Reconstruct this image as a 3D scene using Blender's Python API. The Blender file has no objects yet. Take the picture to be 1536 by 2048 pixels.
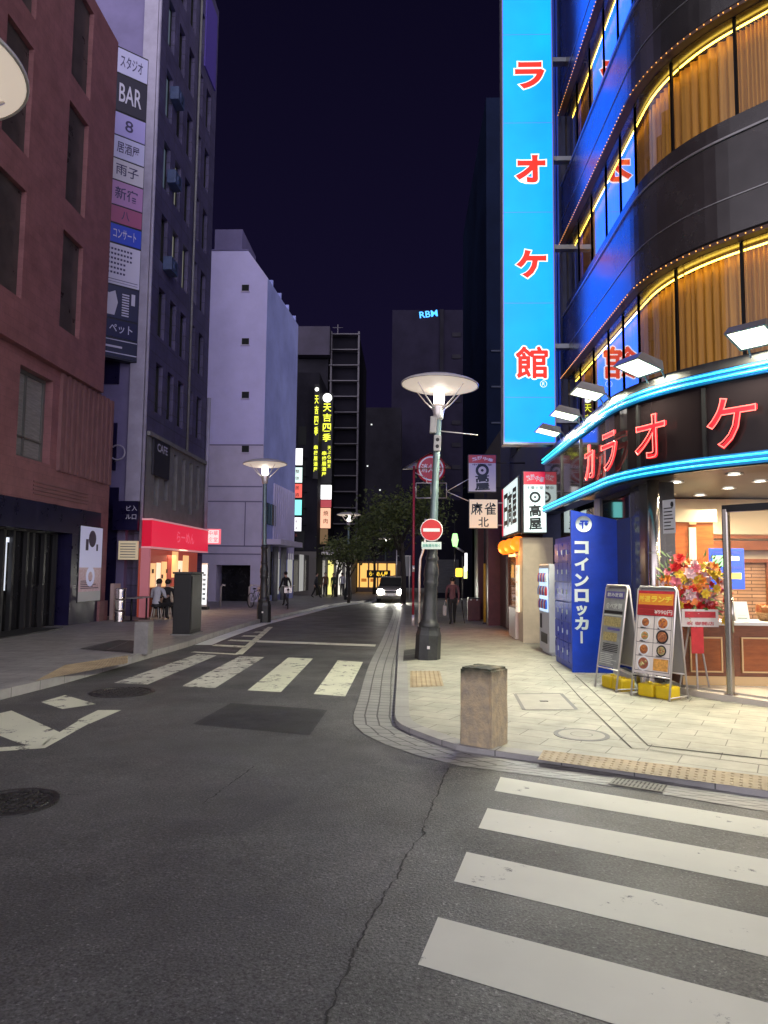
import bpy, bmesh, math, random
from mathutils import Vector, Matrix
rnd = random.Random(7)
SC = bpy.context.scene
COL = SC.collection
R_ = math.radians

# ------------------------------------------------------------------ camera
F_PX, PCX, PCY = 1420.0, 768.0, 1024.0          # focal length and centre in photo pixels
YAW, PITCH, ROLL = math.atan(47 / 1420), math.atan(116 / 1420), 0.010
EYE = Vector((0, 0, 1.6))
fw = Vector((-math.sin(YAW) * math.cos(PITCH), math.cos(YAW) * math.cos(PITCH), math.sin(PITCH)))
r0 = Vector((math.cos(YAW), math.sin(YAW), 0))
u0 = r0.cross(fw)
RT = math.cos(ROLL) * r0 + math.sin(ROLL) * u0
UP = -math.sin(ROLL) * r0 + math.cos(ROLL) * u0
cam = bpy.data.cameras.new("camera")
camo = bpy.data.objects.new("camera", cam)
COL.objects.link(camo)
camo.matrix_world = Matrix(((RT.x, UP.x, -fw.x, EYE.x), (RT.y, UP.y, -fw.y, EYE.y), (RT.z, UP.z, -fw.z, EYE.z), (0, 0, 0, 1)))
cam.sensor_fit = 'HORIZONTAL'
cam.sensor_width = 36
cam.lens = F_PX / 1536 * 36
cam.clip_end = 2000
SC.camera = camo

# ------------------------------------------------------------------ sky, exposure
SC.view_settings.view_transform = 'Standard'
SC.view_settings.look = 'None'
SC.view_settings.exposure = 0.0
SC.view_settings.gamma = 1.0
SC.cycles.use_denoising = True
SC.cycles.max_bounces = 7
SC.cycles.diffuse_bounces = 3
SC.cycles.glossy_bounces = 4
SC.cycles.transparent_max_bounces = 12
SC.cycles.sample_clamp_indirect = 4.0
SC.cycles.caustics_reflective = False
SC.cycles.caustics_refractive = False
wd = bpy.data.worlds.new("World")
SC.world = wd
wd.use_nodes = True
nt = wd.node_tree
bg = nt.nodes["Background"]
tc = nt.nodes.new("ShaderNodeTexCoord")
sp = nt.nodes.new("ShaderNodeSeparateXYZ")
nt.links.new(tc.outputs["Generated"], sp.inputs[0])
# night sky: nearly black navy over the street ahead, an added bright fill glow behind the viewer
mr = nt.nodes.new("ShaderNodeMapRange")
mr.inputs["From Min"].default_value = 0.05
mr.inputs["From Max"].default_value = -0.75
nt.links.new(sp.outputs["Y"], mr.inputs["Value"])
mz = nt.nodes.new("ShaderNodeMapRange")
mz.inputs["From Min"].default_value = 0.85
mz.inputs["From Max"].default_value = 0.1
nt.links.new(sp.outputs["Z"], mz.inputs["Value"])
mm = nt.nodes.new("ShaderNodeMath"); mm.operation = 'MULTIPLY'
nt.links.new(mr.outputs[0], mm.inputs[0]); nt.links.new(mz.outputs[0], mm.inputs[1])
mx = nt.nodes.new("ShaderNodeMix"); mx.data_type = 'RGBA'
mx.inputs[6].default_value = (0.0048, 0.0034, 0.0165, 1)
mx.inputs[7].default_value = (2.7, 2.5, 2.85, 1)
nt.links.new(mm.outputs[0], mx.inputs[0])
hz = nt.nodes.new("ShaderNodeMapRange")
hz.inputs["From Min"].default_value = 0.0
hz.inputs["From Max"].default_value = 0.75
nt.links.new(sp.outputs["Z"], hz.inputs["Value"])
sk = nt.nodes.new("ShaderNodeMix"); sk.data_type = 'RGBA'
sk.inputs[6].default_value = (0.0085, 0.0060, 0.0260, 1)
sk.inputs[7].default_value = (0.0030, 0.0023, 0.0105, 1)
nt.links.new(hz.outputs[0], sk.inputs[0]); nt.links.new(sk.outputs[2], mx.inputs[6])
nt.links.new(mx.outputs[2], bg.inputs["Color"])
bg.inputs["Strength"].default_value = 1.0

# ------------------------------------------------------------------ where a photo pixel lies in the street
GS = 0.0085                                       # the street falls away from the viewer
def zg(y): return -GS * y
def ray(px, py): return fw + RT * ((px - PCX) / F_PX) - UP * ((py - PCY) / F_PX)
def proj(p):
    d = Vector(p) - EYE
    k = F_PX / d.dot(fw)
    return PCX + d.dot(RT) * k, PCY - d.dot(UP) * k
def g(px, py, dz=0.0):
    d = ray(px, py)
    t = (dz - EYE.z) / (d.z + GS * d.y)
    return EYE + d * t
def ps(px, py, x):
    d = ray(px, py); return EYE + d * (x / d.x)
def pt(px, py, y):
    d = ray(px, py); return EYE + d * (y / d.y)
def V(*a): return Vector(a)

# ------------------------------------------------------------------ materials
def mat(name, col, rough=0.6, metal=0.0, var=None, bump=None, emit=None, spec=0.5, ior=1.45, col2=None, stretch=None):
    m = bpy.data.materials.new(name); m.use_nodes = True
    n = m.node_tree.nodes; L = m.node_tree.links
    b = n["Principled BSDF"]
    b.inputs["Base Color"].default_value = (*col, 1)
    b.inputs["Roughness"].default_value = rough
    b.inputs["Metallic"].default_value = metal
    b.inputs["Specular IOR Level"].default_value = spec
    b.inputs["IOR"].default_value = ior
    t = None
    if var or bump:
        t = n.new("ShaderNodeTexCoord")
        src = t.outputs["Object"]
        if stretch:
            mp = n.new("ShaderNodeMapping"); mp.inputs["Scale"].default_value = stretch
            L.new(src, mp.inputs[0]); src = mp.outputs[0]
    if var:
        sc, amt = var
        no = n.new("ShaderNodeTexNoise"); no.inputs["Scale"].default_value = sc
        no.inputs["Detail"].default_value = 8; no.inputs["Roughness"].default_value = 0.65
        L.new(src, no.inputs["Vector"])
        cr = n.new("ShaderNodeMapRange")
        cr.inputs["From Min"].default_value = 0.3; cr.inputs["From Max"].default_value = 0.7
        L.new(no.outputs["Fac"], cr.inputs["Value"])
        mixn = n.new("ShaderNodeMix"); mixn.data_type = 'RGBA'
        c2 = col2 if col2 else tuple(min(1, c * (1 + amt)) for c in col)
        c1 = tuple(c * (1 - amt) for c in col) if not col2 else col
        mixn.inputs[6].default_value = (*c1, 1); mixn.inputs[7].default_value = (*c2, 1)
        L.new(cr.outputs[0], mixn.inputs[0]); L.new(mixn.outputs[2], b.inputs["Base Color"])
        rr = n.new("ShaderNodeMapRange")
        rr.inputs["To Min"].default_value = max(0.02, rough - 0.12); rr.inputs["To Max"].default_value = min(1, rough + 0.12)
        L.new(no.outputs["Fac"], rr.inputs["Value"]); L.new(rr.outputs[0], b.inputs["Roughness"])
    if bump:
        sc, st = bump
        nb = n.new("ShaderNodeTexNoise"); nb.inputs["Scale"].default_value = sc; nb.inputs["Detail"].default_value = 4
        L.new(src, nb.inputs["Vector"])
        bp = n.new("ShaderNodeBump"); bp.inputs["Strength"].default_value = st; bp.inputs["Distance"].default_value = 0.02
        L.new(nb.outputs["Fac"], bp.inputs["Height"]); L.new(bp.outputs[0], b.inputs["Normal"])
    if emit:
        ec, es = emit
        b.inputs["Emission Color"].default_value = (*ec, 1); b.inputs["Emission Strength"].default_value = es
    return m
def emat(name, col, st):
    m = mat(name, tuple(0.6 * min(1, c) for c in col), 0.4, emit=(col, st))
    return m
def glassmat(name, tint=(1, 1, 1), ior=1.5, rough=0.0, boost=1.0, power=3.6):
    m = bpy.data.materials.new(name); m.use_nodes = True
    n = m.node_tree.nodes; L = m.node_tree.links
    for x in list(n): n.remove(x)
    o = n.new("ShaderNodeOutputMaterial")
    tr = n.new("ShaderNodeBsdfTransparent"); tr.inputs[0].default_value = (*tint, 1)
    gl = n.new("ShaderNodeBsdfGlossy"); gl.inputs["Roughness"].default_value = rough
    lw = n.new("ShaderNodeLayerWeight"); lw.inputs["Blend"].default_value = 0.5
    pw = n.new("ShaderNodeMath"); pw.operation = 'POWER'; pw.inputs[1].default_value = power
    r0v = ((ior - 1) / (ior + 1)) ** 2
    ma = n.new("ShaderNodeMath"); ma.operation = 'MULTIPLY_ADD'; ma.use_clamp = True; ma.inputs[1].default_value = boost; ma.inputs[2].default_value = r0v
    mi = n.new("ShaderNodeMixShader")
    L.new(lw.outputs["Facing"], pw.inputs[0]); L.new(pw.outputs[0], ma.inputs[0]); L.new(ma.outputs[0], mi.inputs[0])
    L.new(tr.outputs[0], mi.inputs[1]); L.new(gl.outputs[0], mi.inputs[2]); L.new(mi.outputs[0], o.inputs[0])
    return m
def brickmat(name, c1, c2, mortar, bw, bh, ms=0.006, rough=0.7, rot=0.0, uv=False, offset=0.5, bumpy=0.25, var=0.25, axes=None):
    m = bpy.data.materials.new(name); m.use_nodes = True
    n = m.node_tree.nodes; L = m.node_tree.links
    b = n["Principled BSDF"]; b.inputs["Roughness"].default_value = rough
    t = n.new("ShaderNodeTexCoord"); mp = n.new("ShaderNodeMapping")
    mp.inputs["Rotation"].default_value = (0, 0, rot)
    if axes:
        sx = n.new("ShaderNodeSeparateXYZ"); cx = n.new("ShaderNodeCombineXYZ"); L.new(t.outputs["Object"], sx.inputs[0])
        L.new(sx.outputs[axes[0]], cx.inputs[0]); L.new(sx.outputs[axes[1]], cx.inputs[1]); L.new(cx.outputs[0], mp.inputs[0])
    else: L.new(t.outputs["UV" if uv else "Object"], mp.inputs[0])
    br = n.new("ShaderNodeTexBrick"); br.offset = offset
    br.inputs["Color1"].default_value = (*c1, 1); br.inputs["Color2"].default_value = (*c2, 1)
    br.inputs["Mortar"].default_value = (*mortar, 1)
    br.inputs["Scale"].default_value = 1.0; br.inputs["Brick Width"].default_value = bw; br.inputs["Row Height"].default_value = bh
    br.inputs["Mortar Size"].default_value = ms; br.inputs["Mortar Smooth"].default_value = 0.2
    L.new(mp.outputs[0], br.inputs["Vector"])
    no = n.new("ShaderNodeTexNoise"); no.inputs["Scale"].default_value = 1.7; no.inputs["Detail"].default_value = 9; no.inputs["Roughness"].default_value = 0.7
    L.new(t.outputs["Object"], no.inputs["Vector"])
    mr_ = n.new("ShaderNodeMapRange"); mr_.inputs["From Min"].default_value = 0.3; mr_.inputs["From Max"].default_value = 0.7
    mr_.inputs["To Min"].default_value = 1 - var; mr_.inputs["To Max"].default_value = 1 + var * 0.6
    L.new(no.outputs["Fac"], mr_.inputs["Value"])
    mu = n.new("ShaderNodeMix"); mu.data_type = 'RGBA'; mu.blend_type = 'MULTIPLY'; mu.inputs[0].default_value = 1
    L.new(br.outputs["Color"], mu.inputs[6]); L.new(mr_.outputs[0], mu.inputs[7]); L.new(mu.outputs[2], b.inputs["Base Color"])
    bp = n.new("ShaderNodeBump"); bp.inputs["Strength"].default_value = bumpy; bp.inputs["Distance"].default_value = 0.01; bp.invert = True
    L.new(br.outputs["Fac"], bp.inputs["Height"]); L.new(bp.outputs[0], b.inputs["Normal"])
    return m

# ------------------------------------------------------------------ mesh builder
_txt = {}
def text_mesh(s, bold=0.0, outline=0.0):
    key = (s, bold, outline)
    if key in _txt: return _txt[key]
    c = bpy.data.curves.new('lettering', 'FONT'); c.body = s; c.size = 1; c.align_x = 'CENTER'; c.align_y = 'CENTER'
    c.offset = min(bold, .014) if any(ord(q) > 0x3400 for q in s) else bold; c.resolution_u = 3
    if outline: c.fill_mode = 'NONE'; c.bevel_depth = outline; c.bevel_resolution = 1
    o = bpy.data.objects.new('lettering', c); COL.objects.link(o)
    dg = bpy.context.evaluated_depsgraph_get()
    m = bpy.data.meshes.new_from_object(o.evaluated_get(dg))
    vs = [v.co.copy() for v in m.vertices]; fs = [tuple(p.vertices) for p in m.polygons]
    if vs:
        xs = [v.x for v in vs]; ys = [v.y for v in vs]
        cx, cy = (min(xs) + max(xs)) / 2, (min(ys) + max(ys)) / 2
        w, h = max(xs) - min(xs), max(ys) - min(ys)
        vs = [Vector((v.x - cx, v.y - cy, v.z)) for v in vs]
    else: w = h = 1
    bpy.data.objects.remove(o); bpy.data.curves.remove(c); bpy.data.meshes.remove(m)
    _txt[key] = (vs, fs, w, h)
    return _txt[key]

class B:
    def __init__(s): s.v = []; s.f = []; s.m = []; s.uv = {}; s.sm = set()
    def add(s, vs, fs, mi=0, smooth=False):
        o = len(s.v); s.v += [Vector(v) for v in vs]
        for f in fs:
            if smooth: s.sm.add(len(s.f))
            s.f.append(tuple(i + o for i in f)); s.m.append(mi)
        return s
    def quad(s, a, b, c, d, mi=0): return s.add([a, b, c, d], [(0, 1, 2, 3)], mi)
    def box(s, lo, hi, mi=0, M=None, bev=0.0):
        (x0, y0, z0), (x1, y1, z1) = lo, hi
        if bev:
            bm = bmesh.new(); bmesh.ops.create_cube(bm, size=1)
            for v in bm.verts: v.co = Vector(((x0 + x1) / 2 + v.co.x * (x1 - x0), (y0 + y1) / 2 + v.co.y * (y1 - y0), (z0 + z1) / 2 + v.co.z * (z1 - z0)))
            bmesh.ops.bevel(bm, geom=bm.edges[:], offset=bev, segments=2, affect='EDGES', profile=0.6)
            bm.verts.index_update()
            vs = [v.co.copy() for v in bm.verts]; fs = [[v.index for v in f.verts] for f in bm.faces]; bm.free()
        else:
            vs = [V(x, y, z) for z in (z0, z1) for y in (y0, y1) for x in (x0, x1)]
            fs = [(0, 2, 3, 1), (4, 5, 7, 6), (0, 1, 5, 4), (2, 6, 7, 3), (0, 4, 6, 2), (1, 3, 7, 5)]
        if M: vs = [M @ v for v in vs]
        return s.add(vs, fs, mi)
    def cb(s, c, size, mi=0, M=None, bev=0.0):
        c = Vector(c); h = Vector(size) / 2
        return s.box(c - h, c + h, mi, M, bev)
    def tube(s, path, r, n=8, mi=0, cap=True, closed=False):
        path = [Vector(p) for p in path]
        rs = r if isinstance(r, (list, tuple)) else [r] * len(path)
        vs = []; fs = []; prev = None; N = len(path)
        for i, p in enumerate(path):
            if closed: d = path[(i + 1) % N] - path[i - 1]
            else: d = path[min(i + 1, N - 1)] - path[max(i - 1, 0)]
            d = d.normalized() if d.length > 1e-9 else V(0, 0, 1)
            if prev is None: a = d.orthogonal().normalized()
            else:
                a = prev - d * prev.dot(d); a = a.normalized() if a.length > 1e-6 else d.orthogonal().normalized()
            prev = a; b = d.cross(a)
            for k in range(n):
                t = 2 * math.pi * k / n
                vs.append(p + (a * math.cos(t) + b * math.sin(t)) * rs[i])
        for i in range(N if closed else N - 1):
            j = (i + 1) % N
            for k in range(n):
                fs.append((i * n + k, i * n + (k + 1) % n, j * n + (k + 1) % n, j * n + k))
        if cap and not closed:
            fs.append(tuple(range(n))[::-1]); fs.append(tuple((N - 1) * n + k for k in range(n)))
        return s.add(vs, fs, mi, smooth=n > 4)
    def lathe(s, prof, o=(0, 0, 0), n=24, mi=0, M=None, smooth=True):
        o = Vector(o); vs = []; fs = []
        for r, z in prof:
            for k in range(n):
                t = 2 * math.pi * k / n
                vs.append(V(r * math.cos(t), r * math.sin(t), z))
        for i in range(len(prof) - 1):
            for k in range(n):
                fs.append((i * n + k, i * n + (k + 1) % n, (i + 1) * n + (k + 1) % n, (i + 1) * n + k))
        vs = [(M @ v if M else v) + o for v in vs]
        return s.add(vs, fs, mi, smooth)
    def ball(s, c, r, mi=0, n=10, m=7, M=None):
        r = (r, r, r) if not isinstance(r, (tuple, list)) else r
        c = Vector(c); vs = []; fs = []
        for i in range(m + 1):
            a = math.pi * i / m
            for k in range(n):
                t = 2 * math.pi * k / n
                v = V(r[0] * math.sin(a) * math.cos(t), r[1] * math.sin(a) * math.sin(t), r[2] * math.cos(a))
                vs.append((M @ v if M else v) + c)
        for i in range(m):
            for k in range(n):
                fs.append((i * n + k, (i + 1) * n + k, (i + 1) * n + (k + 1) % n, i * n + (k + 1) % n))
        return s.add(vs, fs, mi, True)
    def prism(s, poly, z0, z1, mi=0, zf=None):
        n = len(poly)
        zf = zf or (lambda x, y: 0.0)
        vs = [V(p[0], p[1], z0 + zf(p[0], p[1])) for p in poly] + [V(p[0], p[1], z1 + zf(p[0], p[1])) for p in poly]
        fs = [tuple(range(n))[::-1], tuple(range(n, 2 * n))] + [(i, (i + 1) % n, n + (i + 1) % n, n + i) for i in range(n)]
        return s.add(vs, fs, mi)
    def text(s, st, size, c, xd, nd, mi=0, bold=0.0, depth=0.0, outline=0.0, w=None, h=None, skew=None):
        vs, fs, tw, th = text_mesh(st, bold, outline)
        if not vs: return s
        xd = Vector(xd).normalized(); nd = Vector(nd).normalized(); yd = nd.cross(xd).normalized() if skew is None else Vector(skew).normalized()
        c = Vector(c); sx = (w / tw) if w else size; sy = (h / th) if h else size
        sz = min(sx, sy)
        out = [c + xd * (v.x * sx) + yd * (v.y * sy) + nd * (v.z * sz + depth) for v in vs]
        return s.add(out, fs, mi)
    def btext(s, st, c, xd, nd, mi, d, w, h):            # heavy brush characters: the glyph laid down several times round a small circle
        xd = Vector(xd).normalized(); nd = Vector(nd).normalized(); yd = nd.cross(xd)
        for k in range(8):
            t = k * math.pi / 4; s.text(st, .1, Vector(c) + xd * math.cos(t) * d + yd * math.sin(t) * d, xd, nd, mi, depth=.002 + .0002 * k, w=w, h=h)
        return s
    def vtext(s, st, size, top, xd, nd, step, mi=0, bold=0.0, depth=0.0, h=None, w=None):
        for i, ch in enumerate(st):
            s.text(ch, size, Vector(top) - V(0, 0, step * i), xd, nd, mi, bold, depth, w=w, h=h)
        return s
    def build(s, name, mats, parent=None, label=None, cat=None, group=None, kind=None, bevel=None):
        me = bpy.data.meshes.new(name)
        mats = mats if isinstance(mats, (list, tuple)) else [mats]
        if parent:
            off = V(0, 0, 0); p = parent
            while p: off = off + p.location; p = p.parent
            loc = V(0, 0, 0)
        elif kind == 'structure' or not s.v: off = loc = V(0, 0, 0)
        else:
            xs = [v.x for v in s.v]; ys = [v.y for v in s.v]; zs = [v.z for v in s.v]
            off = loc = V((min(xs) + max(xs)) / 2, (min(ys) + max(ys)) / 2, min(zs))
        me.from_pydata([v - off for v in s.v], [], s.f)
        for m in mats: me.materials.append(m)
        me.polygons.foreach_set("material_index", s.m)
        me.polygons.foreach_set("use_smooth", [i in s.sm for i in range(len(s.f))])
        if s.uv:
            ul = me.uv_layers.new(name="UVMap")
            for pi, p in enumerate(me.polygons):
                if pi in s.uv:
                    for k, li in enumerate(p.loop_indices): ul.data[li].uv = s.uv[pi][k]
        me.update()
        o = bpy.data.objects.new(name, me); COL.objects.link(o); o.location = loc
        if parent: o.parent = parent
        if label: o['label'] = label
        if cat: o['category'] = cat
        if group: o['group'] = group
        if kind: o['kind'] = kind
        return o

def thing(name, label, cat, loc, group=None):
    o = bpy.data.objects.new(name, None); COL.objects.link(o)
    o.location = loc; o.empty_display_size = 0.3
    o['label'] = label; o['category'] = cat
    if group: o['group'] = group
    return o
def copy_tree(o, loc=None, label=None, parent=None):
    c = o.copy(); COL.objects.link(c)
    if parent: c.parent = parent
    for ch in list(o.children): copy_tree(ch, parent=c)
    if loc is not None: c.location = loc
    if label: c['label'] = label
    return c
def lamp(name, kind, loc, power, col, parent=None, size=0.1, spot=None, blend=0.6, aim=None):
    l = bpy.data.lights.new(name, kind); l.energy = power; l.color = col
    if kind in ('POINT', 'SPOT'): l.shadow_soft_size = size
    if kind == 'AREA': l.size = size
    if kind == 'SPOT': l.spot_size = spot; l.spot_blend = blend
    o = bpy.data.objects.new(name, l); COL.objects.link(o)
    off = V(0, 0, 0); p = parent
    while p: off = off + p.location; p = p.parent
    o.location = Vector(loc) - off
    if aim is not None: o.rotation_euler = Vector(aim).to_track_quat('-Z', 'Y').to_euler()
    if parent: o.parent = parent
    return o
def smooth_line(P, step=0.25):
    out = []; n = len(P)
    for i in range(n - 1):
        p0, p1, p2, p3 = P[max(i - 1, 0)], P[i], P[i + 1], P[min(i + 2, n - 1)]
        k = max(2, int((p2 - p1).length / step)); k = min(k, 60)
        for j in range(k):
            t = j / k
            out.append(0.5 * ((2 * p1) + (p2 - p0) * t + (2 * p0 - 5 * p1 + 4 * p2 - p3) * t * t + (3 * p1 - p0 - 3 * p2 + p3) * t ** 3))
    out.append(P[-1]); return out
def offset_line(P, d):
    out = []
    for i, p in enumerate(P):
        t = (P[min(i + 1, len(P) - 1)] - P[max(i - 1, 0)]); t.z = 0; t.normalize()
        out.append(V(p.x + t.y * d, p.y - t.x * d, 0))
    return out
def ribbon(name, A, Bq, za, zb, m, kind='structure', skirt=None):
    """a strip between two polylines with the same number of points; u runs along it, v across it"""
    b = B(); u = 0
    for i in range(len(A) - 1):
        a0, a1, b0, b1 = A[i], A[i + 1], Bq[i], Bq[i + 1]
        du = (a1 - a0).length; wv = (a0 - b0).length
        b.uv[len(b.f)] = [(u, 0), (u + du, 0), (u + du, wv), (u, wv)]
        b.quad(V(a0.x, a0.y, zg(a0.y) + za), V(a1.x, a1.y, zg(a1.y) + za), V(b1.x, b1.y, zg(b1.y) + zb), V(b0.x, b0.y, zg(b0.y) + zb))
        if skirt is not None:
            b.uv[len(b.f)] = [(u, 0), (u + du, 0), (u + du, .1), (u, .1)]
            b.quad(V(a0.x, a0.y, zg(a0.y) + skirt), V(a1.x, a1.y, zg(a1.y) + skirt), V(a1.x, a1.y, zg(a1.y) + za), V(a0.x, a0.y, zg(a0.y) + za))
        u += du
    return b.build(name, m, kind=kind)

# ------------------------------------------------------------------ ground, road, pavements
SWR, SWL = 0.05, 0.12                              # height of the two pavements above the road
def asphaltmat(name, base, rough=0.55, spark=0.10):
    m = bpy.data.materials.new(name); m.use_nodes = True
    n = m.node_tree.nodes; L = m.node_tree.links; b = n["Principled BSDF"]
    t = n.new("ShaderNodeTexCoord")
    def noise(sc, det=6, ro=0.6):
        x = n.new("ShaderNodeTexNoise"); x.inputs["Scale"].default_value = sc; x.inputs["Detail"].default_value = det; x.inputs["Roughness"].default_value = ro
        L.new(t.outputs["Object"], x.inputs["Vector"]); return x.outputs["Fac"]
    def rng(s, a, c, lo, hi):
        x = n.new("ShaderNodeMapRange"); x.inputs["From Min"].default_value = a; x.inputs["From Max"].default_value = c
        x.inputs["To Min"].default_value = lo; x.inputs["To Max"].default_value = hi; L.new(s, x.inputs["Value"]); return x.outputs[0]
    def mul(a, c):
        x = n.new("ShaderNodeMath"); x.operation = 'MULTIPLY'; L.new(a, x.inputs[0]); L.new(c, x.inputs[1]); return x.outputs[0]
    big = rng(noise(0.45, 8), 0.3, 0.7, 0.60, 1.32)
    mid = rng(noise(4.0, 8, 0.7), 0.3, 0.7, 0.85, 1.15)
    fine = rng(noise(70, 3, 0.7), 0.32, 0.72, 0.35, 1.75)
    vo = n.new("ShaderNodeTexVoronoi"); vo.inputs["Scale"].default_value = 120; L.new(t.outputs["Object"], vo.inputs["Vector"])
    sep = n.new("ShaderNodeSeparateColor"); L.new(vo.outputs["Color"], sep.inputs[0])
    sp_ = rng(sep.outputs[0], 0.95, 0.98, 1.0, 1.0 + spark * 9)
    f = mul(mul(mul(big, mid), fine), sp_)
    cm = n.new("ShaderNodeMix"); cm.data_type = 'RGBA'; cm.blend_type = 'MULTIPLY'; cm.inputs[0].default_value = 1
    cm.inputs[6].default_value = (*base, 1); L.new(f, cm.inputs[7]); L.new(cm.outputs[2], b.inputs["Base Color"])
    L.new(rng(noise(1.3, 6), 0.3, 0.7, rough - 0.1, rough + 0.15), b.inputs["Roughness"])
    bp = n.new("ShaderNodeBump"); bp.inputs["Strength"].default_value = 0.8; bp.inputs["Distance"].default_value = 0.006
    L.new(noise(70, 3, 0.7), bp.inputs["Height"]); L.new(bp.outputs[0], b.inputs["Normal"])
    return m
def paintmat(name, col, wear=0.0):
    m = bpy.data.materials.new(name); m.use_nodes = True
    n = m.node_tree.nodes; L = m.node_tree.links; b = n["Principled BSDF"]; b.inputs["Roughness"].default_value = 0.6
    t = n.new("ShaderNodeTexCoord")
    a = n.new("ShaderNodeTexNoise"); a.inputs["Scale"].default_value = 5; a.inputs["Detail"].default_value = 10; a.inputs["Roughness"].default_value = 0.75
    L.new(t.outputs["Object"], a.inputs["Vector"])
    r = n.new("ShaderNodeMapRange"); r.inputs["From Min"].default_value = 0.52 + 0.12 * (1 - wear * 2) ; r.inputs["From Max"].default_value = r.inputs["From Min"].default_value + 0.06
    L.new(a.outputs["Fac"], r.inputs["Value"])
    d = n.new("ShaderNodeTexNoise"); d.inputs["Scale"].default_value = 1.2; d.inputs["Detail"].default_value = 9; L.new(t.outputs["Object"], d.inputs["Vector"])
    dr = n.new("ShaderNodeMapRange"); dr.inputs["From Min"].default_value = .3; dr.inputs["From Max"].default_value = .7; dr.inputs["To Min"].default_value = 0.82; dr.inputs["To Max"].default_value = 1.0
    L.new(d.outputs["Fac"], dr.inputs["Value"])
    c0 = n.new("ShaderNodeMix"); c0.data_type = 'RGBA'; c0.blend_type = 'MULTIPLY'; c0.inputs[0].default_value = 1; c0.inputs[6].default_value = (*col, 1)
    L.new(dr.outputs[0], c0.inputs[7])
    c = n.new("ShaderNodeMix"); c.data_type = 'RGBA'; c.inputs[7].default_value = (0.07, 0.07, 0.07, 1)
    L.new(r.outputs[0], c.inputs[0]); L.new(c0.outputs[2], c.inputs[6]); L.new(c.outputs[2], b.inputs["Base Color"])
    return m

m_asph = asphaltmat("asphalt", (0.095, 0.095, 0.095))
m_asph2 = asphaltmat("asphalt_smooth", (0.106, 0.106, 0.103), spark=0.12)
m_asph3 = asphaltmat("asphalt_dark", (0.034, 0.034, 0.035), spark=0.05)
m_paint = paintmat("road_paint", (0.78, 0.78, 0.69), 0.11)
m_paint2 = paintmat("scuffed_road_paint", (0.76, 0.77, 0.62), 0.34)
m_paintw = paintmat("worn_road_paint", (0.66, 0.66, 0.58), 0.48)
m_seam = mat("road_seam", (0.045, 0.045, 0.045), 0.9)
m_crack = mat("crack", (0.012, 0.012, 0.012), 0.9)
m_tile = brickmat("paving", (0.42, 0.41, 0.345), (0.37, 0.365, 0.305), (0.15, 0.14, 0.12), 0.6, 0.3, 0.005, 0.6, rot=R_(28), var=0.36)
m_tileL = brickmat("paving_far_side", (0.37, 0.36, 0.35), (0.32, 0.315, 0.31), (0.10, 0.10, 0.10), 0.6, 0.3, 0.006, 0.55, var=0.3)
m_gut = brickmat("gutter_tiles", (0.34, 0.34, 0.33), (0.29, 0.29, 0.285), (0.07, 0.07, 0.07), 0.20, 0.145, 0.010, 0.5, uv=True, offset=0.0)
m_kerb = brickmat("kerbstone", (0.36, 0.35, 0.34), (0.31, 0.31, 0.30), (0.10, 0.10, 0.10), 0.6, 0.9, 0.006, 0.6, uv=True, offset=0.0)
m_tact = mat("tactile_tile", (0.38, 0.30, 0.19), 0.6, var=(3, 0.3))
m_iron = mat("cast_iron", (0.055, 0.054, 0.052), 0.45, 0.5, var=(20, 0.5), bump=(60, 0.6))
m_ground = mat("ground_base", (0.05, 0.05, 0.05), 0.9, var=(0.5, 0.2))

b = B(); b.quad(V(-400, -60, zg(-60) - .03), V(400, -60, zg(-60) - .03), V(400, 900, zg(900) - .03), V(-400, 900, zg(900) - .03)); b.build("ground", m_ground, kind='structure')
b = B(); b.quad(V(-40, -15, zg(-15)), V(40, -15, zg(-15)), V(40, 130, zg(130)), V(-40, 130, zg(130))); b.build("road", m_asph, kind='structure')

def flat(P):
    return [V(p.x, p.y, 0) for p in P]
def resample(P, n):
    d = [0]
    for i in range(len(P) - 1): d.append(d[-1] + (P[i + 1] - P[i]).length)
    out = []
    for k in range(n):
        s = d[-1] * k / (n - 1); i = 0
        while i < len(d) - 2 and d[i + 1] < s: i += 1
        t = (s - d[i]) / max(1e-9, d[i + 1] - d[i]); out.append(P[i].lerp(P[i + 1], min(1, t)))
    return out
KR = flat([V(-0.25, 95, 0), V(-0.25, 45, 0), g(804, 1224), g(798, 1271), g(795, 1326), g(791, 1399), g(789, 1425), g(790, 1444), g(802, 1459), g(844, 1477), g(913, 1501), g(1008, 1516), g(1209, 1545), g(1536, 1597)])
KR.append(KR[-1] + (KR[-1] - KR[-2]) * 6)
KRs = smooth_line(KR, 0.2)
GR = flat([V(-1.0, 95, 0), V(-0.95, 45, 0), g(786, 1224), g(767, 1271), g(738, 1329), g(716, 1399), g(705, 1433), g(716, 1462), g(789, 1497), g(902, 1530), g(1000, 1543), g(1216, 1572), g(1536, 1625)])
GR.append(GR[-1] + (GR[-1] - GR[-2]) * 6)
GRs = smooth_line(GR, 0.2)
NN = 200
# pavement on the right with its kerb and tiled gutter
ribbon("gutter", resample(GRs, NN), resample(KRs, NN), 0.004, 0.006, m_gut)
KRi = offset_line(KRs, -0.17)
ribbon("kerb_right", KRs, KRi, SWR + .004, SWR + .006, m_kerb, skirt=-0.02)
b = B(); b.prism([(p.x, p.y) for p in KRi] + [(60, KRi[-1].y), (60, 95)], -0.2, SWR, 0, lambda x, y: zg(y)); b.build("pavement_right", m_tile, kind='structure')
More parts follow.
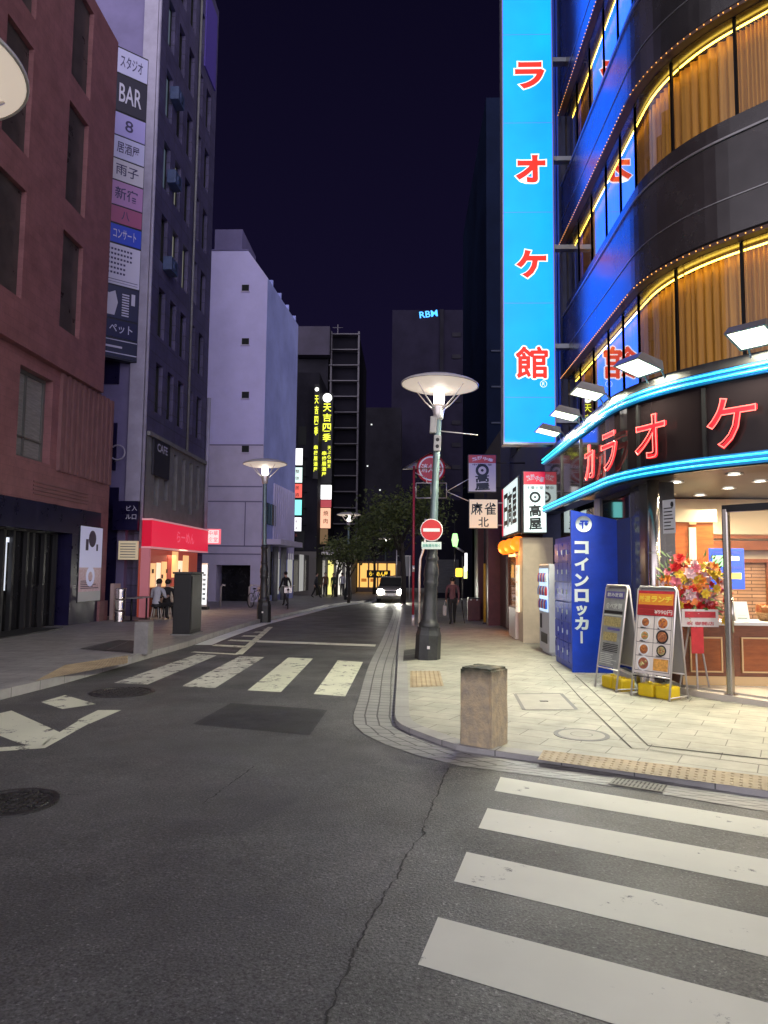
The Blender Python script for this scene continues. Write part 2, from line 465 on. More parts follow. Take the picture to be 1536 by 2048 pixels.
# pavement on the left
KL = flat([g(-420, 1510), g(-150, 1440), g(0, 1400), g(98, 1375), g(187, 1350), g(289, 1319), g(375, 1294), g(430, 1274), g(512, 1248), g(600, 1227), g(650, 1215), g(700, 1207.5), g(736, 1203.5)])
KL.append(V(-1.9, 62, 0)); KL.append(V(-1.6, 95, 0))
KLs = smooth_line(KL, 0.25)
KLi = offset_line(KLs, -0.17)
ribbon("kerb_left", KLs, KLi, SWL + .004, SWL + .006, m_kerb, skirt=-0.02)
b = B(); b.prism([(p.x, p.y) for p in KLi] + [(-60, 95), (-60, KLi[0].y)], -0.2, SWL, 0, lambda x, y: zg(y)); b.build("pavement_left", m_tileL, kind='structure')
i0 = min(range(len(KLs)), key=lambda i: abs(proj(V(KLs[i].x, KLs[i].y, zg(KLs[i].y)))[0] - 385))
i1 = min(range(len(KLs)), key=lambda i: abs(KLs[i].y - 60))
A_ = offset_line(KLs, 0.42)[i0:i1]; B_ = offset_line(KLs, 0.03)[i0:i1]
ribbon("kerb_light_strip", A_, B_, .005, .005, paintmat("kerb_light_white", (0.88, 0.92, 0.90), 0.05))  # light seen along the left kerb is put into this pale strip

# painted markings: thin sheets on the asphalt
def gp(px, py, dz): return g(px, py, dz)
def patch(name, polys, m, dz=0.004):
    b = B()
    for P in polys:
        vs = [g(x, y, dz) if not isinstance(x, Vector) else x for x, y in P]
        b.add(vs, [tuple(range(len(vs)))])
    return b.build(name, m, kind='structure')
def ext(P, k):                                       # lengthen a stripe beyond the frame
    a, bq, c, d = [g(x, y, .005) for x, y in P]
    return [a, a + (bq - a) * k, d + (c - d) * k, d]
b = B()
for P in ([(1001, 1553.7), (1536, 1641), (1536, 1675), (989, 1581.5)], [(975, 1616), (1536, 1718), (1536, 1773), (957, 1655.7)],
          [(933, 1703.6), (1536, 1835), (1536, 1913), (908, 1762.6)], [(876, 1834), (1536, 2005.5), (1536, 2141), (836, 1929)]):
    b.quad(*ext(P, 2.2))
b.build("crosswalk_marking", m_paint, kind='structure')
patch("far_crosswalk_marking", [
    [(675.5, 1320.8), (726, 1324), (690.5, 1392.6), (627.6, 1388)], [(576.7, 1314.8), (626, 1317), (561.7, 1384), (495, 1380.6)]], m_paint2)
patch("worn_crosswalk_marking", [
    [(479, 1312.7), (528.8, 1314), (430, 1376), (363, 1372.6)], [(395, 1308), (433.6, 1311), (295, 1368.8), (228, 1365.6)]], m_paintw)
patch("stop_line", [[(514, 1280.5), (752, 1289), (750, 1293), (514, 1284.5)]], m_paint)
ap, br_, bl_ = g(541, 1254, .004), g(477, 1309, .004), g(385, 1304, .004)
b = B()
def strip2(p, q, w):
    d = (q - p); d.z = 0; d.normalize(); n_ = V(-d.y, d.x, 0) * w / 2
    b.quad(p - n_, q - n_, q + n_, p + n_)
strip2(ap, br_, 0.16); strip2(br_ , bl_, 0.16)
for k in (0.2, 0.38, 0.56, 0.74, 0.9):
    e0 = bl_.lerp(ap, k * 0.96); e1 = br_.lerp(ap, k)
    b.quad(e0 + V(0, -.12, 0), e1 + V(0, -.2, 0), e1 + V(0, .18, 0), e0 + V(0, .22, 0))
for v in b.v: v.z = zg(v.y) + .007
b.build("hatched_marking", m_paint2, kind='structure')
patch("zigzag_marking", [
    [(-60, 1440), (23, 1421), (119, 1464), (85, 1493), (40, 1487), (-60, 1448)],
    [(-60, 1499), (85, 1488.5), (90, 1496), (-60, 1507)],
    [(119, 1464), (158, 1441), (178, 1447), (90, 1496), (85, 1488)],
    [(155, 1440), (196, 1420), (243, 1420), (180, 1447)],
    [(82, 1404), (130, 1390), (192, 1408), (125, 1418)]], m_paint2)
patch("asphalt_patch", [[(462, 1406), (655, 1419.6), (619, 1470.5), (385, 1448)]], m_asph3, .003)
crk = [(897, 1536), (885, 1566), (868, 1600), (862, 1620), (846, 1652), (848, 1668), (826, 1692), (806, 1728), (796, 1752), (768, 1790), (757, 1815), (738, 1846), (722, 1880), (704, 1910), (700, 1930), (676, 1980), (655, 2030), (640, 2080)]
cg = [g(x, y, .003) for x, y in crk]
b = B(); rv = [g(1800, 2400, .003), g(2300, 1760, .003), g(1536, 1632, .003), g(1216, 1578, .003), g(1000, 1549, .003)]
b.add(cg + [g(640, 2400, .003)] + rv, [tuple(range(len(cg) + 1 + len(rv)))]); b.build("asphalt_repair", m_asph2, kind='structure')
def crack(pts, w):
    fine = []
    for i in range(len(pts) - 1):
        for k in range(6):
            p = pts[i].lerp(pts[i + 1], k / 6); fine.append(p + V(rnd.uniform(-.010, .010), rnd.uniform(-.010, .010), 0))
    for i in range(len(fine) - 1):
        ww = w * rnd.uniform(.3, 1.2); a_, c_ = fine[i], fine[i + 1]; h = V(ww, ww * .4, 0)
        b.quad(a_ - h, c_ - h, c_ + h, a_ + h)
b = B(); crack([p + V(0, 0, .004) for p in cg], .0055)
crack([g(x, y, .005) for x, y in [(506, 1532), (478, 1556), (452, 1572), (430, 1590), (395, 1612)]], .006)
crack([g(x, y, .005) for x, y in [(108, 1588), (140, 1589), (165, 1590)]], .006)

b.build("road_cracks", m_seam, kind='structure')

# covers, grates and tactile paving let into the surfaces
def cover(c, r, name, label, cat, m, dz, ring=True):
    b = B(); z = V(0, 0, .004)
    prof = [(0, .003), (r * .80, .003), (r * .82, -.006), (r * .87, -.006), (r * .885, .010), (r, .010), (r, -.02)]
    b.lathe(prof, c + z, 40, 0, smooth=False)
    for k in range(-4, 5):
        for j in range(-4, 5):
            if math.hypot(k, j) * r * .18 < r * .76: b.cb(c + z + V(k * r * .18, j * r * .18, .008), (r * .11, r * .11, .012))
    o = b.build(name, m); o['label'] = label; o['category'] = cat
    return o
cover(g(22, 1607), .31, "manhole_cover", "dark round iron manhole cover in the near asphalt", "manhole cover", m_iron, 0)
cover(g(245, 1385), .42, "manhole_cover", "dark round iron cover in the road beside the first worn crosswalk stripe", "manhole cover", m_iron, 0)
m_cov = mat("tiled_cover", (0.36, 0.345, 0.30), 0.6, var=(4, 0.15)); m_rim = mat("steel_rim", (0.16, 0.16, 0.155), 0.5, 0.4); m_slot = mat("grate_slot", (0.045, 0.045, 0.045), 0.8)
b = B(); c = g(1163, 1470, SWR)
b.lathe([(0, .004), (.225, .004)], c, 40, 0, smooth=False); b.lathe([(.225, .006), (.27, .006), (.27, -.01)], c, 40, 1, smooth=False); b.lathe([(.1, .007), (.11, .007)], c, 24, 1)
o = b.build("manhole_cover", [m_cov, m_rim]); o['label'] = "round pavement cover with a dark steel ring, filled with paving"; o['category'] = "manhole cover"
b = B(); q = [g(1030, 1388, SWR + .004), g(1122, 1387, SWR + .004), g(1153, 1419, SWR + .004), g(1048, 1420, SWR + .004)]
b.quad(q[3], q[2], q[1], q[0], 0)
for i in range(4):
    p0, p1 = q[i], q[(i + 1) % 4]; d = (p1 - p0).normalized(); n_ = V(-d.y, d.x, 0) * .022
    b.quad(p0 - n_, p1 - n_, p1 + n_ + V(0, 0, .002), p0 + n_ + V(0, 0, .002), 1)
b.cb((q[0] + q[2]) / 2 + V(0, 0, .004), (.1, .05, .008), 1)
o = b.build("access_cover", [m_cov, m_rim]); o['label'] = "square pavement cover with a dark rim beside the stone bollard"; o['category'] = "access cover"
def grate(P, dz, label):
    q = [g(x, y, dz) for x, y in P]; b = B()
    b.quad(*[v - V(0, 0, .004) for v in q], 1)
    for k in range(13):
        t0, t1 = k / 13 + .01, k / 13 + .055
        b.quad(q[0].lerp(q[1], t0), q[0].lerp(q[1], t1), q[3].lerp(q[2], t1), q[3].lerp(q[2], t0), 0)
    for t0, t1 in ((0, .1), (.47, .53), (.9, 1)):
        b.quad(q[0].lerp(q[3], t0), q[1].lerp(q[2], t0), q[1].lerp(q[2], t1), q[0].lerp(q[3], t1), 0)
    o = b.build("drain_grate", [m_rim, m_slot]); o['label'] = label; o['category'] = "drain grate"
grate([(1230, 1553.5), (1335, 1569), (1324.5, 1584), (1216, 1567)], .014, "slotted steel drain grate in the tiled gutter by the near crosswalk")
grate([(160, 1297), (236, 1279), (287, 1282), (268, 1305)], SWL + .012, "slotted drain grate in the pavement beside the grey stone bollard")
grate([(808, 1300), (836, 1296), (836, 1318), (806, 1322)], SWR + .012, "drain grate in the pavement at the foot of the nearest street lamp")
def tactile(P, dz, label, k=1.0):
    a, bq, c, d = [g(x, y, dz) for x, y in P]
    b = B(); bq2, c2 = a + (bq - a) * k, d + (c - d) * k
    b.quad(d, c2, bq2, a)
    L_ = (bq2 - a).length; W_ = (d - a).length; nu, nv = int(L_ / .065), max(2, int(W_ / .065))
    for i in range(nu):
        for j in range(nv):
            p = a.lerp(bq2, (i + .5) / nu).lerp(d.lerp(c2, (i + .5) / nu), (j + .5) / nv)
            b.lathe([(.017, 0), (.012, .006), (0, .006)], p, 6, 0)
    b.build("tactile_paving", m_tact, kind='structure')
tactile([(1087, 1500), (1536, 1553), (1536, 1581), (1075, 1519)], SWR + .006, "", 1.5)
tactile([(820, 1342), (880, 1342), (888, 1372), (820, 1375)], SWR + .006, "")
tactile([(130, 1330), (256, 1311), (256, 1326), (70, 1362)], SWL + .006, "")
b = B()
def joint(P, w, dz=SWR + .005):
    for i in range(len(P) - 1):
        p, q_ = g(*P[i], dz), g(*P[i + 1], dz); d = (q_ - p).normalized(); n_ = V(-d.y, d.x, 0) * w
        b.quad(p - n_, q_ - n_, q_ + n_, p + n_)
joint([(1100, 1328), (1160, 1395), (1263, 1496), (1290, 1498)], .006)
joint([(1150, 1350), (1210, 1405), (1296, 1491)], .006)
joint([(1296, 1491), (1536, 1518), (1900, 1560)], .013)
joint([(1300, 1500), (1536, 1531)], .005)
b.build("paving_joint", m_seam, kind='structure')

# ------------------------------------------------------------------ scraps of litter

# ================================================================== the karaoke building on the corner
CX, CY, TH = 6.45, 11.3, R_(42)
def kp(r, u, z=0.0):
    if u <= 0: return V(CX - r, CY - u, z)
    t = min(u, TH); p = V(CX - r * math.cos(t), CY - r * math.sin(t), z)
    if u > TH: p += V(math.sin(TH), -math.cos(TH), 0) * (u - TH)
    return p
def kn(u):
    t = min(max(u, 0), TH); return V(-math.cos(t), -math.sin(t), 0)
def kt(u):
    t = min(max(u, 0), TH); return V(math.sin(t), -math.cos(t), 0)
def u_px(px, r, z=3.0):
    best = None
    for i in range(-500, 420):
        u = i / 100; p = kp(r, u, z)
        if (p - EYE).dot(fw) < 1: continue
        d = abs(proj(p)[0] - px)
        if best is None or d < best[0]: best = (d, u)
    return best[1]
def us(a, c, step=0.06):
    out = [a]; k = max(1, int(round((c - a) / step)))
    if c <= 0: k = max(1, int(round((c - a) / 0.8)))
    return [a + (c - a) * i / k for i in range(k + 1)]
def usx(a, c):                                      # split at the changes between straight, curve and straight
    cuts = sorted(set([a, c] + [x for x in (0.0, TH) if a < x < c])); out = []
    for i in range(len(cuts) - 1):
        n = us(cuts[i], cuts[i + 1]); out += n if not out else n[1:]
    return out
def sweep(b, ul, prof, mi=0, closed=True, caps=True, smooth=False):
    n = len(prof); vs = [kp(r, u, z) for u in ul for r, z in prof]; fs = []
    for i in range(len(ul) - 1):
        for k in range(n if closed else n - 1):
            fs.append((i * n + k, i * n + (k + 1) % n, (i + 1) * n + (k + 1) % n, (i + 1) * n + k))
    if closed and caps:
        fs.append(tuple(range(n))[::-1]); e = (len(ul) - 1) * n; fs.append(tuple(e + k for k in range(n)))
    b.add(vs, fs, mi, smooth)
def rect(r0_, r1_, z0, z1): return [(r0_, z0), (r1_, z0), (r1_, z1), (r0_, z1)]

U0, U1 = -5.0, TH + 7.0
RU, RG, RF = 2.75, 2.95, 3.30                       # radius of upper front, ground-floor front, canopy
ALL = usx(U0, U1)
m_dark = mat("dark_panel", (0.028, 0.026, 0.026), 0.35, 0.0, var=(2, 0.3))
m_band = mat("grey_band", (0.11, 0.105, 0.105), 0.26, 0.75, var=(1.5, 0.2))
m_ledge = mat("ledge_metal", (0.42, 0.42, 0.42), 0.35, 0.8)
m_brn = mat("brown_soffit", (0.10, 0.055, 0.04), 0.5)
m_mull = mat("mullion", (0.018, 0.018, 0.02), 0.35, 0.5)
m_upg = glassmat("window_glass", (0.93, 0.93, 0.93), 1.55, 0.0, 1.0, 1.9)
m_shopg = glassmat("shop_glass", (0.96, 0.97, 0.96), 1.35)
m_curt = mat("gold_curtain", (0.62, 0.30, 0.032), 0.5, 0.15, var=(2.2, 0.25), stretch=(9, 9, 0.4))
m_led = emat("yellow_strip_light", (1.0, 0.66, 0.08), 12.0)
m_bulb = emat("amber_bulb", (1.0, 0.42, 0.08), 2.6)
m_dglass = mat("dark_glass", (0.014, 0.016, 0.018), 0.03, 0.0, spec=0.9, ior=1.7)
m_cyan = emat("cyan_neon", (0.06, 0.95, 0.95), 1.7)
m_chan = mat("blue_channel", (0.01, 0.10, 0.35), 0.3, emit=((0.0, 0.28, 0.58), 0.40))
m_redp = mat("red_plate", (0.45, 0.01, 0.02), 0.3, emit=((1.0, 0.005, 0.02), 0.42))
m_redn = emat("red_neon", (1.0, 0.13, 0.11), 2.8)
m_steel = mat("stainless", (0.62, 0.58, 0.54), 0.25, 1.0, bump=(3, 0.03))
m_chrome = mat("door_steel", (0.55, 0.52, 0.45), 0.22, 1.0)
m_greyw = mat("grey_cladding", (0.055, 0.055, 0.058), 0.15, 0.2, var=(3, 0.15))
m_soff = mat("dark_soffit", (0.03, 0.029, 0.031), 0.35)
m_warmlight = emat("downlight_glow", (1.0, 0.93, 0.80), 14.0)

kb = thing("karaoke_building", "curved corner building with golden curtained windows and cyan neon round its canopy", "building", kp(RG, 0.5, zg(10)))
FL = [(4.35, 6.05), (7.85, 9.27), (11.05, 12.47)]   # sills and heads of the window rows
UB = [U0, -3.9, -2.8, -1.75, -0.85, -0.02, u_px(1341, RU, 9), u_px(1468, RU, 9), u_px(1612, RU, 9), u_px(1612, RU, 9) + 1.2]
Uend = UB[-1]
b = B()
for z0, z1 in ((6.05, 7.85), (9.27, 11.05), (12.47, 17.5)):
    sweep(b, ALL, [(RU - .4, z0), (RU + .02, z0), (RU + .02, z0 + .06), (RU + .10, z0 + .12), (RU + .10, z1 - .30), (RU + .02, z1 - .26), (RU + .02, z1), (RU - .4, z1)], 0)
b.build("floor_band", m_band, kb)
b = B()
for z0, z1 in ((6.05, 7.85), (9.27, 11.05), (12.47, 17.5)):
    sweep(b, ALL, rect(RU + .102, RU + .125, z1 - .33, z1 - .30), 0)
    sweep(b, ALL, rect(RU + .102, RU + .112, z0 + .62, z0 + .635), 0)
b.build("band_trim", m_ledge, kb)
b = B()
for z0 in (6.05, 9.27, 12.47): sweep(b, ALL, rect(RU + .022, RU + .16, z0 + .005, z0 + .055), 0)
b.build("brown_soffit", m_brn, kb)
for z0 in (6.05, 9.27, 12.47):
    b = B(); u = U0
    while u < Uend:
        p = kp(RU + .165, u, z0 + .03); b.ball(p, .009, 0, 5, 4)
        u += .1 if (u < 0 or u > TH) else .1 / RU
    b.build("light_string", m_bulb, kb)
sweep_core = B()
sweep(sweep_core, ALL, rect(RU - .75, RU - .70, 2.96, 17.4)); sweep_core.build("inner_wall", m_dark, kb)
# windows with pleated curtains and a strip light at the head
for z0, z1 in FL:
    for i in range(len(UB) - 1):
        a, c = UB[i], UB[i + 1]
        gap = .025 if (a < 0 or a > TH) else .025 / RU
        w = B(); sweep(w, usx(a + gap, c - gap), [(RU - .02, z0), (RU - .02, z1)], 0, closed=False)
        for uu in (a, c):
            t = kt(uu); n_ = kn(uu); M = Matrix(((t.x, n_.x, 0, 0), (t.y, n_.y, 0, 0), (0, 0, 1, 0), (0, 0, 0, 1)))
            w.cb((0, 0, 0), (.04, .035, z1 - z0 - .01), 1, Matrix.Translation(kp(RU - .02, uu, (z0 + z1) / 2)) @ M)
        wo = w.build("window", [m_upg, m_mull], kb)
        sc = 1.0 if (a < 0 or c > TH) else RU
        n = max(8, int((c - a) * sc / .009)); vs = []; fs = []
        ph = rnd.uniform(0, 6)
        for k in range(n + 1):
            u = a + (c - a) * k / n
            s_ = k * .009 * 2 * math.pi / .056
            dr = .030 * math.sin(s_ + ph + 1.2 * math.sin(s_ * .13 + ph))
            vs += [kp(RU - .30 + dr * .8, u, z0 - .02), kp(RU - .30 + dr, u, z1 - .01)]
        for k in range(n): fs.append((2 * k, 2 * k + 2, 2 * k + 3, 2 * k + 1))
        cu = B(); cu.add(vs, fs, 0, True); cu.build("curtain", m_curt, wo)
        ld = B(); sweep(ld, usx(a + gap * .4, c - gap * .4), rect(RU - .185, RU - .165, z1 - .055, z1 - .035)); ld.build("strip_light", m_led, wo)
# sill that closes the foot of the lowest windows behind the canopy, roof slab
b = B(); sweep(b, ALL, rect(RU - .7, RF - .01, 4.22, 4.34)); b.build("canopy_roof", m_dark, kb)
# ground floor: dark glass front along the street, grey cladding, clear shop glass
uc = u_px(1318, RG, 1.5); up = u_px(1455, RG, 1.5)
b = B(); sweep(b, usx(U0, 0.02), rect(RG - .06, RG, -.2, 2.93)); b.build("dark_glass_front", m_dglass, kb)
b = B(); sweep(b, usx(0.021, uc), rect(RG - .3, RG - .005, -.2, 2.93))
sweep(b, usx(0.021, uc), rect(RG - .004, RG + .003, 1.9, 1.915)); b.build("grey_cladding", m_greyw, kb)
b = B(); b.tube([kp(RG + .06, uc, -.1), kp(RG + .06, uc, 2.94)], .085, 20)
b.tube([kp(RG + .06, uc, 1.88), kp(RG + .06, uc, 1.90)], .089, 20); b.build("round_column", m_steel, kb)
gl = B(); sweep(gl, usx(uc + .04, up), [(RG, .05), (RG, 2.93)], 0, closed=False); gl.build("glass_panel", m_shopg, kb)
Udr = u_px(1680, RG, 1.5)
dr = B(); sweep(dr, usx(up + .02, Udr), [(RG, .05), (RG, 2.40)], 0, closed=False); dro = dr.build("glass_door", m_shopg, kb)
b = B(); sweep(b, usx(up - .01, Udr + .1), rect(RG - .05, RG + .05, 2.40, 2.49)); b.build("door_header", m_mull, dro)
b = B(); sweep(b, usx(up + .02, Udr), [(RG, 2.49), (RG, 2.93)], 0, closed=False); b.build("transom_glass", m_shopg, kb)
post = B()
for uu in (up, Udr):
    t = kt(uu); n_ = kn(uu); M = Matrix(((t.x, n_.x, 0, 0), (t.y, n_.y, 0, 0), (0, 0, 1, 0), (0, 0, 0, 1)))
    post.cb((0, 0, 0), (.075, .09, 2.5), 0, Matrix.Translation(kp(RG + .005, uu, 1.2)) @ M, bev=.015)
    post.cb((0, 0, 0), (.13, .14, .06), 0, Matrix.Translation(kp(RG + .005, uu, .03)) @ M, bev=.01)
    post.tube([kp(RG + .09, uu + .03, .85), kp(RG + .09, uu + .03, 1.3)], .016, 8)
post.build("door_post", m_chrome, kb)
m_stepm = mat("pale_step", (0.55, 0.50, 0.42), 0.5, var=(3, 0.12))
b = B(); sweep(b, usx(U0, U1), rect(RG - .3, RG + .10, -.3, .045)); b.build("step", m_stepm, kb)
# shop interior
m_ifl = mat("interior_floor", (0.62, 0.58, 0.50), 0.35, var=(2, 0.1))
m_icl = mat("cream_wall", (0.72, 0.62, 0.45), 0.7)
m_wood = mat("red_brown_wood", (0.22, 0.075, 0.03), 0.35, var=(4, 0.3), stretch=(1, 1, 6))
m_wood2 = mat("orange_wood_panel", (0.36, 0.10, 0.022), 0.35, var=(4, 0.25), stretch=(1, 1, 5))
m_gold = mat("gold_trim", (0.75, 0.52, 0.25), 0.35, 0.6)
m_brick = brickmat("ledgestone", (0.42, 0.25, 0.15), (0.30, 0.17, 0.10), (0.10, 0.06, 0.04), 0.5, 0.06, 0.008, 0.8)
m_brick.node_tree.nodes["Mapping"].inputs["Rotation"].default_value = (R_(90), 0, 0)
arc = [kp(RG - .07, u) for u in usx(0.03, TH + 4.0)]
room = [(p.x, p.y) for p in arc] + [(12.0, 9.0), (12.0, 13.4), (CX - RG + .07, 13.4)]
b = B(); b.prism(room, .04, .07); b.build("shop_floor", m_ifl, kb)
arc2 = [kp(RF - .06, u) for u in usx(0.0, TH + 4.0)]
b = B(); b.prism([(p.x, p.y) for p in arc2] + [(12.0, 9.0), (12.0, 13.4), (CX - RF + .06, 13.4)], 2.95, 3.02); b.build("soffit", m_soff, kb)
b = B(); b.box((3.45, 13.0, .07), (12, 13.2, 2.94)); b.box((11.9, 8.5, .07), (12.05, 13.0, 2.94)); b.box((3.57, 11.6, .07), (3.66, 13.0, 2.94)); b.build("shop_wall", m_icl, kb)
b = B()
b.box((3.56, 12.9, 2.3), (11.9, 12.99, 2.93)); b.build("bulkhead", m_icl, kb)
q0, q1 = pt(1455, 1070, 12.85), pt(1480, 1070, 12.85)
b = B(); b.box((q0.x - .4, 12.80, 2.02), (11.8, 12.89, 2.18), 0); b.box((q0.x - .4, 12.78, 1.80), (11.8, 12.89, 1.86), 0); b.box((q0.x - .4, 12.79, 2.22), (11.8, 12.89, 2.28), 0)
b.box((pt(1530, 1100, 12.85).x, 12.8, .07), (pt(1530, 1100, 12.85).x + .35, 12.89, 1.8), 0); b.box((q0.x - .5, 12.8, .07), (q0.x - .25, 12.89, 2.0), 0)
b.build("wood_cornice", m_wood, kb)
b = B(); b.box((q0.x - .25, 12.86, .07), (11.8, 12.895, 1.8)); b.build("stone_wall", m_brick, kb)
x0, x1 = pt(1350, 1080, 11.6).x, pt(1427, 1080, 11.6).x
b = B(); b.box((x0, 11.6, .07), (x1, 12.0, 2.42), 0); b.box((x0 - .05, 11.57, 2.421), (x1 + .05, 12.02, 2.62), 1)
b.box((pt(1377, 1080, 11.6).x, 11.57, pt(1380, 1120, 11.6).z), (pt(1391, 1080, 11.6).x, 11.598, pt(1380, 1055, 11.6).z), 2)
b.cb(pt(1385, 1042, 11.585), (.11, .02, .11), 3)
b.build("wood_pillar", [m_wood2, m_icl, mat("frosted_strip", (.45, .55, .45), .3), m_gold], kb)
# counter with panelled front
ct = B(); cxl = pt(1362, 1240, 10.05).x; zt = pt(1450, 1243, 10.05).z; zb = .07
ct.box((cxl, 10.05, zb), (9.5, 10.6, zt - .05), 0)
for pl, pr in ((1383, 1442), (1486, 1570), (1610, 1700)):
    xl, xr = pt(pl, 1300, 10.03).x, pt(pr, 1300, 10.03).x; z0, z1 = pt(1440, 1342, 10.03).z, pt(1440, 1277, 10.03).z
    ct.box((xl, 10.03, z0), (xr, 10.049, z1), 1)
    for lo, hi in (((xl - .02, z0 - .02), (xr + .02, z0)), ((xl - .02, z1), (xr + .02, z1 + .02)), ((xl - .02, z0), (xl, z1)), ((xr, z0), (xr + .02, z1))):
        ct.box((lo[0], 10.02, lo[1]), (hi[0], 10.049, hi[1]), 2)
ct.box((cxl + .001, 10.035, zb), (9.5, 10.049, zb + .12), 2)
counter = thing("shop_counter", "red-brown panelled shop counter with a white top behind the shop glass", "counter", (6, 10.3, .07))
ct.build("cabinet", [m_wood, m_wood2, m_gold], counter)
b = B(); b.box((cxl - .06, 9.98, zt - .05), (9.5, 10.65, zt), 0, bev=.008); b.build("worktop", mat("white_worktop", (.8, .8, .76), .25), counter)
m_white = mat("white_enamel", (0.78, 0.78, 0.76), 0.4, var=(3, 0.06))
m_paper = mat("paper", (0.75, 0.76, 0.78), 0.7)
m_ink = mat("black_ink", (0.012, 0.012, 0.014), 0.5)
m_scr = mat("poster_screen", (.03, .06, .3), .2, emit=((0.06, 0.16, 0.95), .8))
m_scr2 = mat("poster_green", (.2, .6, .3), .2, emit=((0.35, 0.75, 0.30), 1.0)); m_scr3 = mat("poster_yellow", (.7, .6, .1), .2, emit=((.85, .75, .15), 1.0))
b = B(); P0, P1 = pt(1421, 1178, 11.3), pt(1488, 1097, 11.3)
b.box((P0.x, 11.3, P0.z), (P1.x, 11.34, P1.z), 0, bev=.006); dx, dz = P1.x - P0.x, P1.z - P0.z
def sub(b_, a, c, z0, z1, mi): b_.box((P0.x + dx * a, 11.292, P0.z + dz * z0), (P0.x + dx * c, 11.2985, P0.z + dz * z1), mi)
sub(b, .08, .4, .55, .82, 1); sub(b, .5, .9, .25, .4, 2); sub(b, .12, .42, .14, .3, 3); sub(b, .5, .92, .5, .56, 3); sub(b, .1, .9, .87, .93, 3); sub(b, .55, .85, .7, .8, 4)
o = b.build("screen", [m_scr, m_scr2, m_scr3, mat("screen_ink", (.05, .08, .3), .3, emit=((.03, .06, .5), .8)), mat("screen_pale", (.5, .6, .9), .3, emit=((.5, .65, 1), .9))], label="bright blue advertising screen hanging behind the shop glass above the counter", cat="screen")
# notice on the glass, leaflet stand and small goods on the counter
b = B(); un = u_px(1339, RG, 1.9); t = kt(un); n_ = kn(un); c0 = kp(RG - .015, un, pt(1339, 1033, kp(RG, un).y).z)
for a_, h_, mi, dd in ((.125, .24, 0, 0), ):
    b.quad(c0 - t * a_ - V(0, 0, h_), c0 + t * a_ - V(0, 0, h_), c0 + t * a_ + V(0, 0, h_), c0 - t * a_ + V(0, 0, h_), 0)
for k in range(7):
    z = .12 - k * .05; w_ = rnd.uniform(.05, .1); cc = c0 + n_ * .003 + V(0, 0, z)
    b.quad(cc - t * .1 - V(0, 0, .008), cc - t * .1 + t * 2 * w_ - V(0, 0, .008), cc - t * .1 + t * 2 * w_ + V(0, 0, .008), cc - t * .1 + V(0, 0, .008), 1)
b.ball(c0 + n_ * .004 + t * .07 + V(0, 0, .17), (.025, .025, .04), 1)
b.build("notice", [m_paper, m_ink], label="white notice sheet taped to the shop glass beside the round steel column", cat="notice")
b = B(); c0 = pt(1482, 1240, 10.2); c0.z = zt
b.quad(c0 + V(-.10, -.06, 0), c0 + V(.10, -.06, 0), c0 + V(.10, .03, .27), c0 + V(-.10, .03, .27), 0); b.quad(c0 + V(-.10, .1, 0), c0 + V(.10, .1, 0), c0 + V(.10, .032, .27), c0 + V(-.10, .032, .27), 0)
for k in range(6): b.cb(c0 + V(0, -.0585 + .015 * k + .012, .04 + .037 * k), (.13 - .02 * (k % 3), .003, .012), 1)
b.build("leaflet_stand", [m_white, mat("green_ink", (.1, .3, .2), .6)], label="white tent card with green print standing on the white counter", cat="tent card")
m_wick = mat("wicker", (.35, .2, .09), .7, var=(40, .6), bump=(60, .8)); m_pack = mat("snack_packet", (.6, .35, .1), .4, var=(25, .8), col2=(.5, .08, .05))
b = B(); c0 = pt(1545, 1240, 10.3); c0.z = zt; b.lathe([(.16, 0), (.22, .12), (.20, .12), (.15, .02), (0, .02)], c0, 20, 0)
for k in range(16): b.cb((0, 0, 0), (.1, .03, .13), 1, Matrix.Translation(c0 + V(rnd.uniform(-.14, .14), rnd.uniform(-.12, .12), .12 + rnd.uniform(0, .05))) @ Matrix.Rotation(rnd.uniform(-1, 1), 4, 'Z') @ Matrix.Rotation(rnd.uniform(-.5, .5), 4, 'X'))
b.build("basket", [m_wick, m_pack], label="wicker basket of packets on the counter at the edge of the picture", cat="basket")
# recessed ceiling lights
def on_z(px, py, z):
    d = ray(px, py); return EYE + d * ((z - EYE.z) / d.z)
for i, (px, py) in enumerate([(1352, 964), (1468, 948), (1457, 976), (1338, 988), (1520, 962), (1400, 990)]):
    c0 = on_z(px, py, 2.945); d_ = thing("ceiling_light", ["recessed round downlight in the dark soffit, nearest the round steel column", "recessed round downlight in the dark soffit just under the neon below the オ and ケ letters", "recessed round downlight in the dark soffit straight above the steel door post",
          "small recessed downlight in the dark soffit behind the round steel column", "recessed round downlight in the dark soffit above the door at the picture edge", "recessed round downlight in the dark soffit above the wooden pillar"][i], "ceiling light", c0, "downlights in the shop soffit")
    b = B(); b.lathe([(.115, 0), (.115, -.012), (.085, -.012), (.08, 0)], c0, 24); b.build("trim_ring", m_white, d_)
    b = B(); b.lathe([(.08, -.002), (0, -.002)], c0, 20); b.build("diffuser", m_warmlight, d_)
    lamp("downlight_lamp", 'SPOT', c0 - V(0, 0, .03), 190, (1.0, 0.82, 0.58), d_, .06, R_(150), .8, (0, 0, -1))
for px, py in ((1420, 1040), (1500, 1035)):
    pass
lamp("shop_light", 'AREA', (6.2, 10.9, 2.9), 150, (1.0, .78, .52), kb, 2.2, aim=(0, 0, -1))

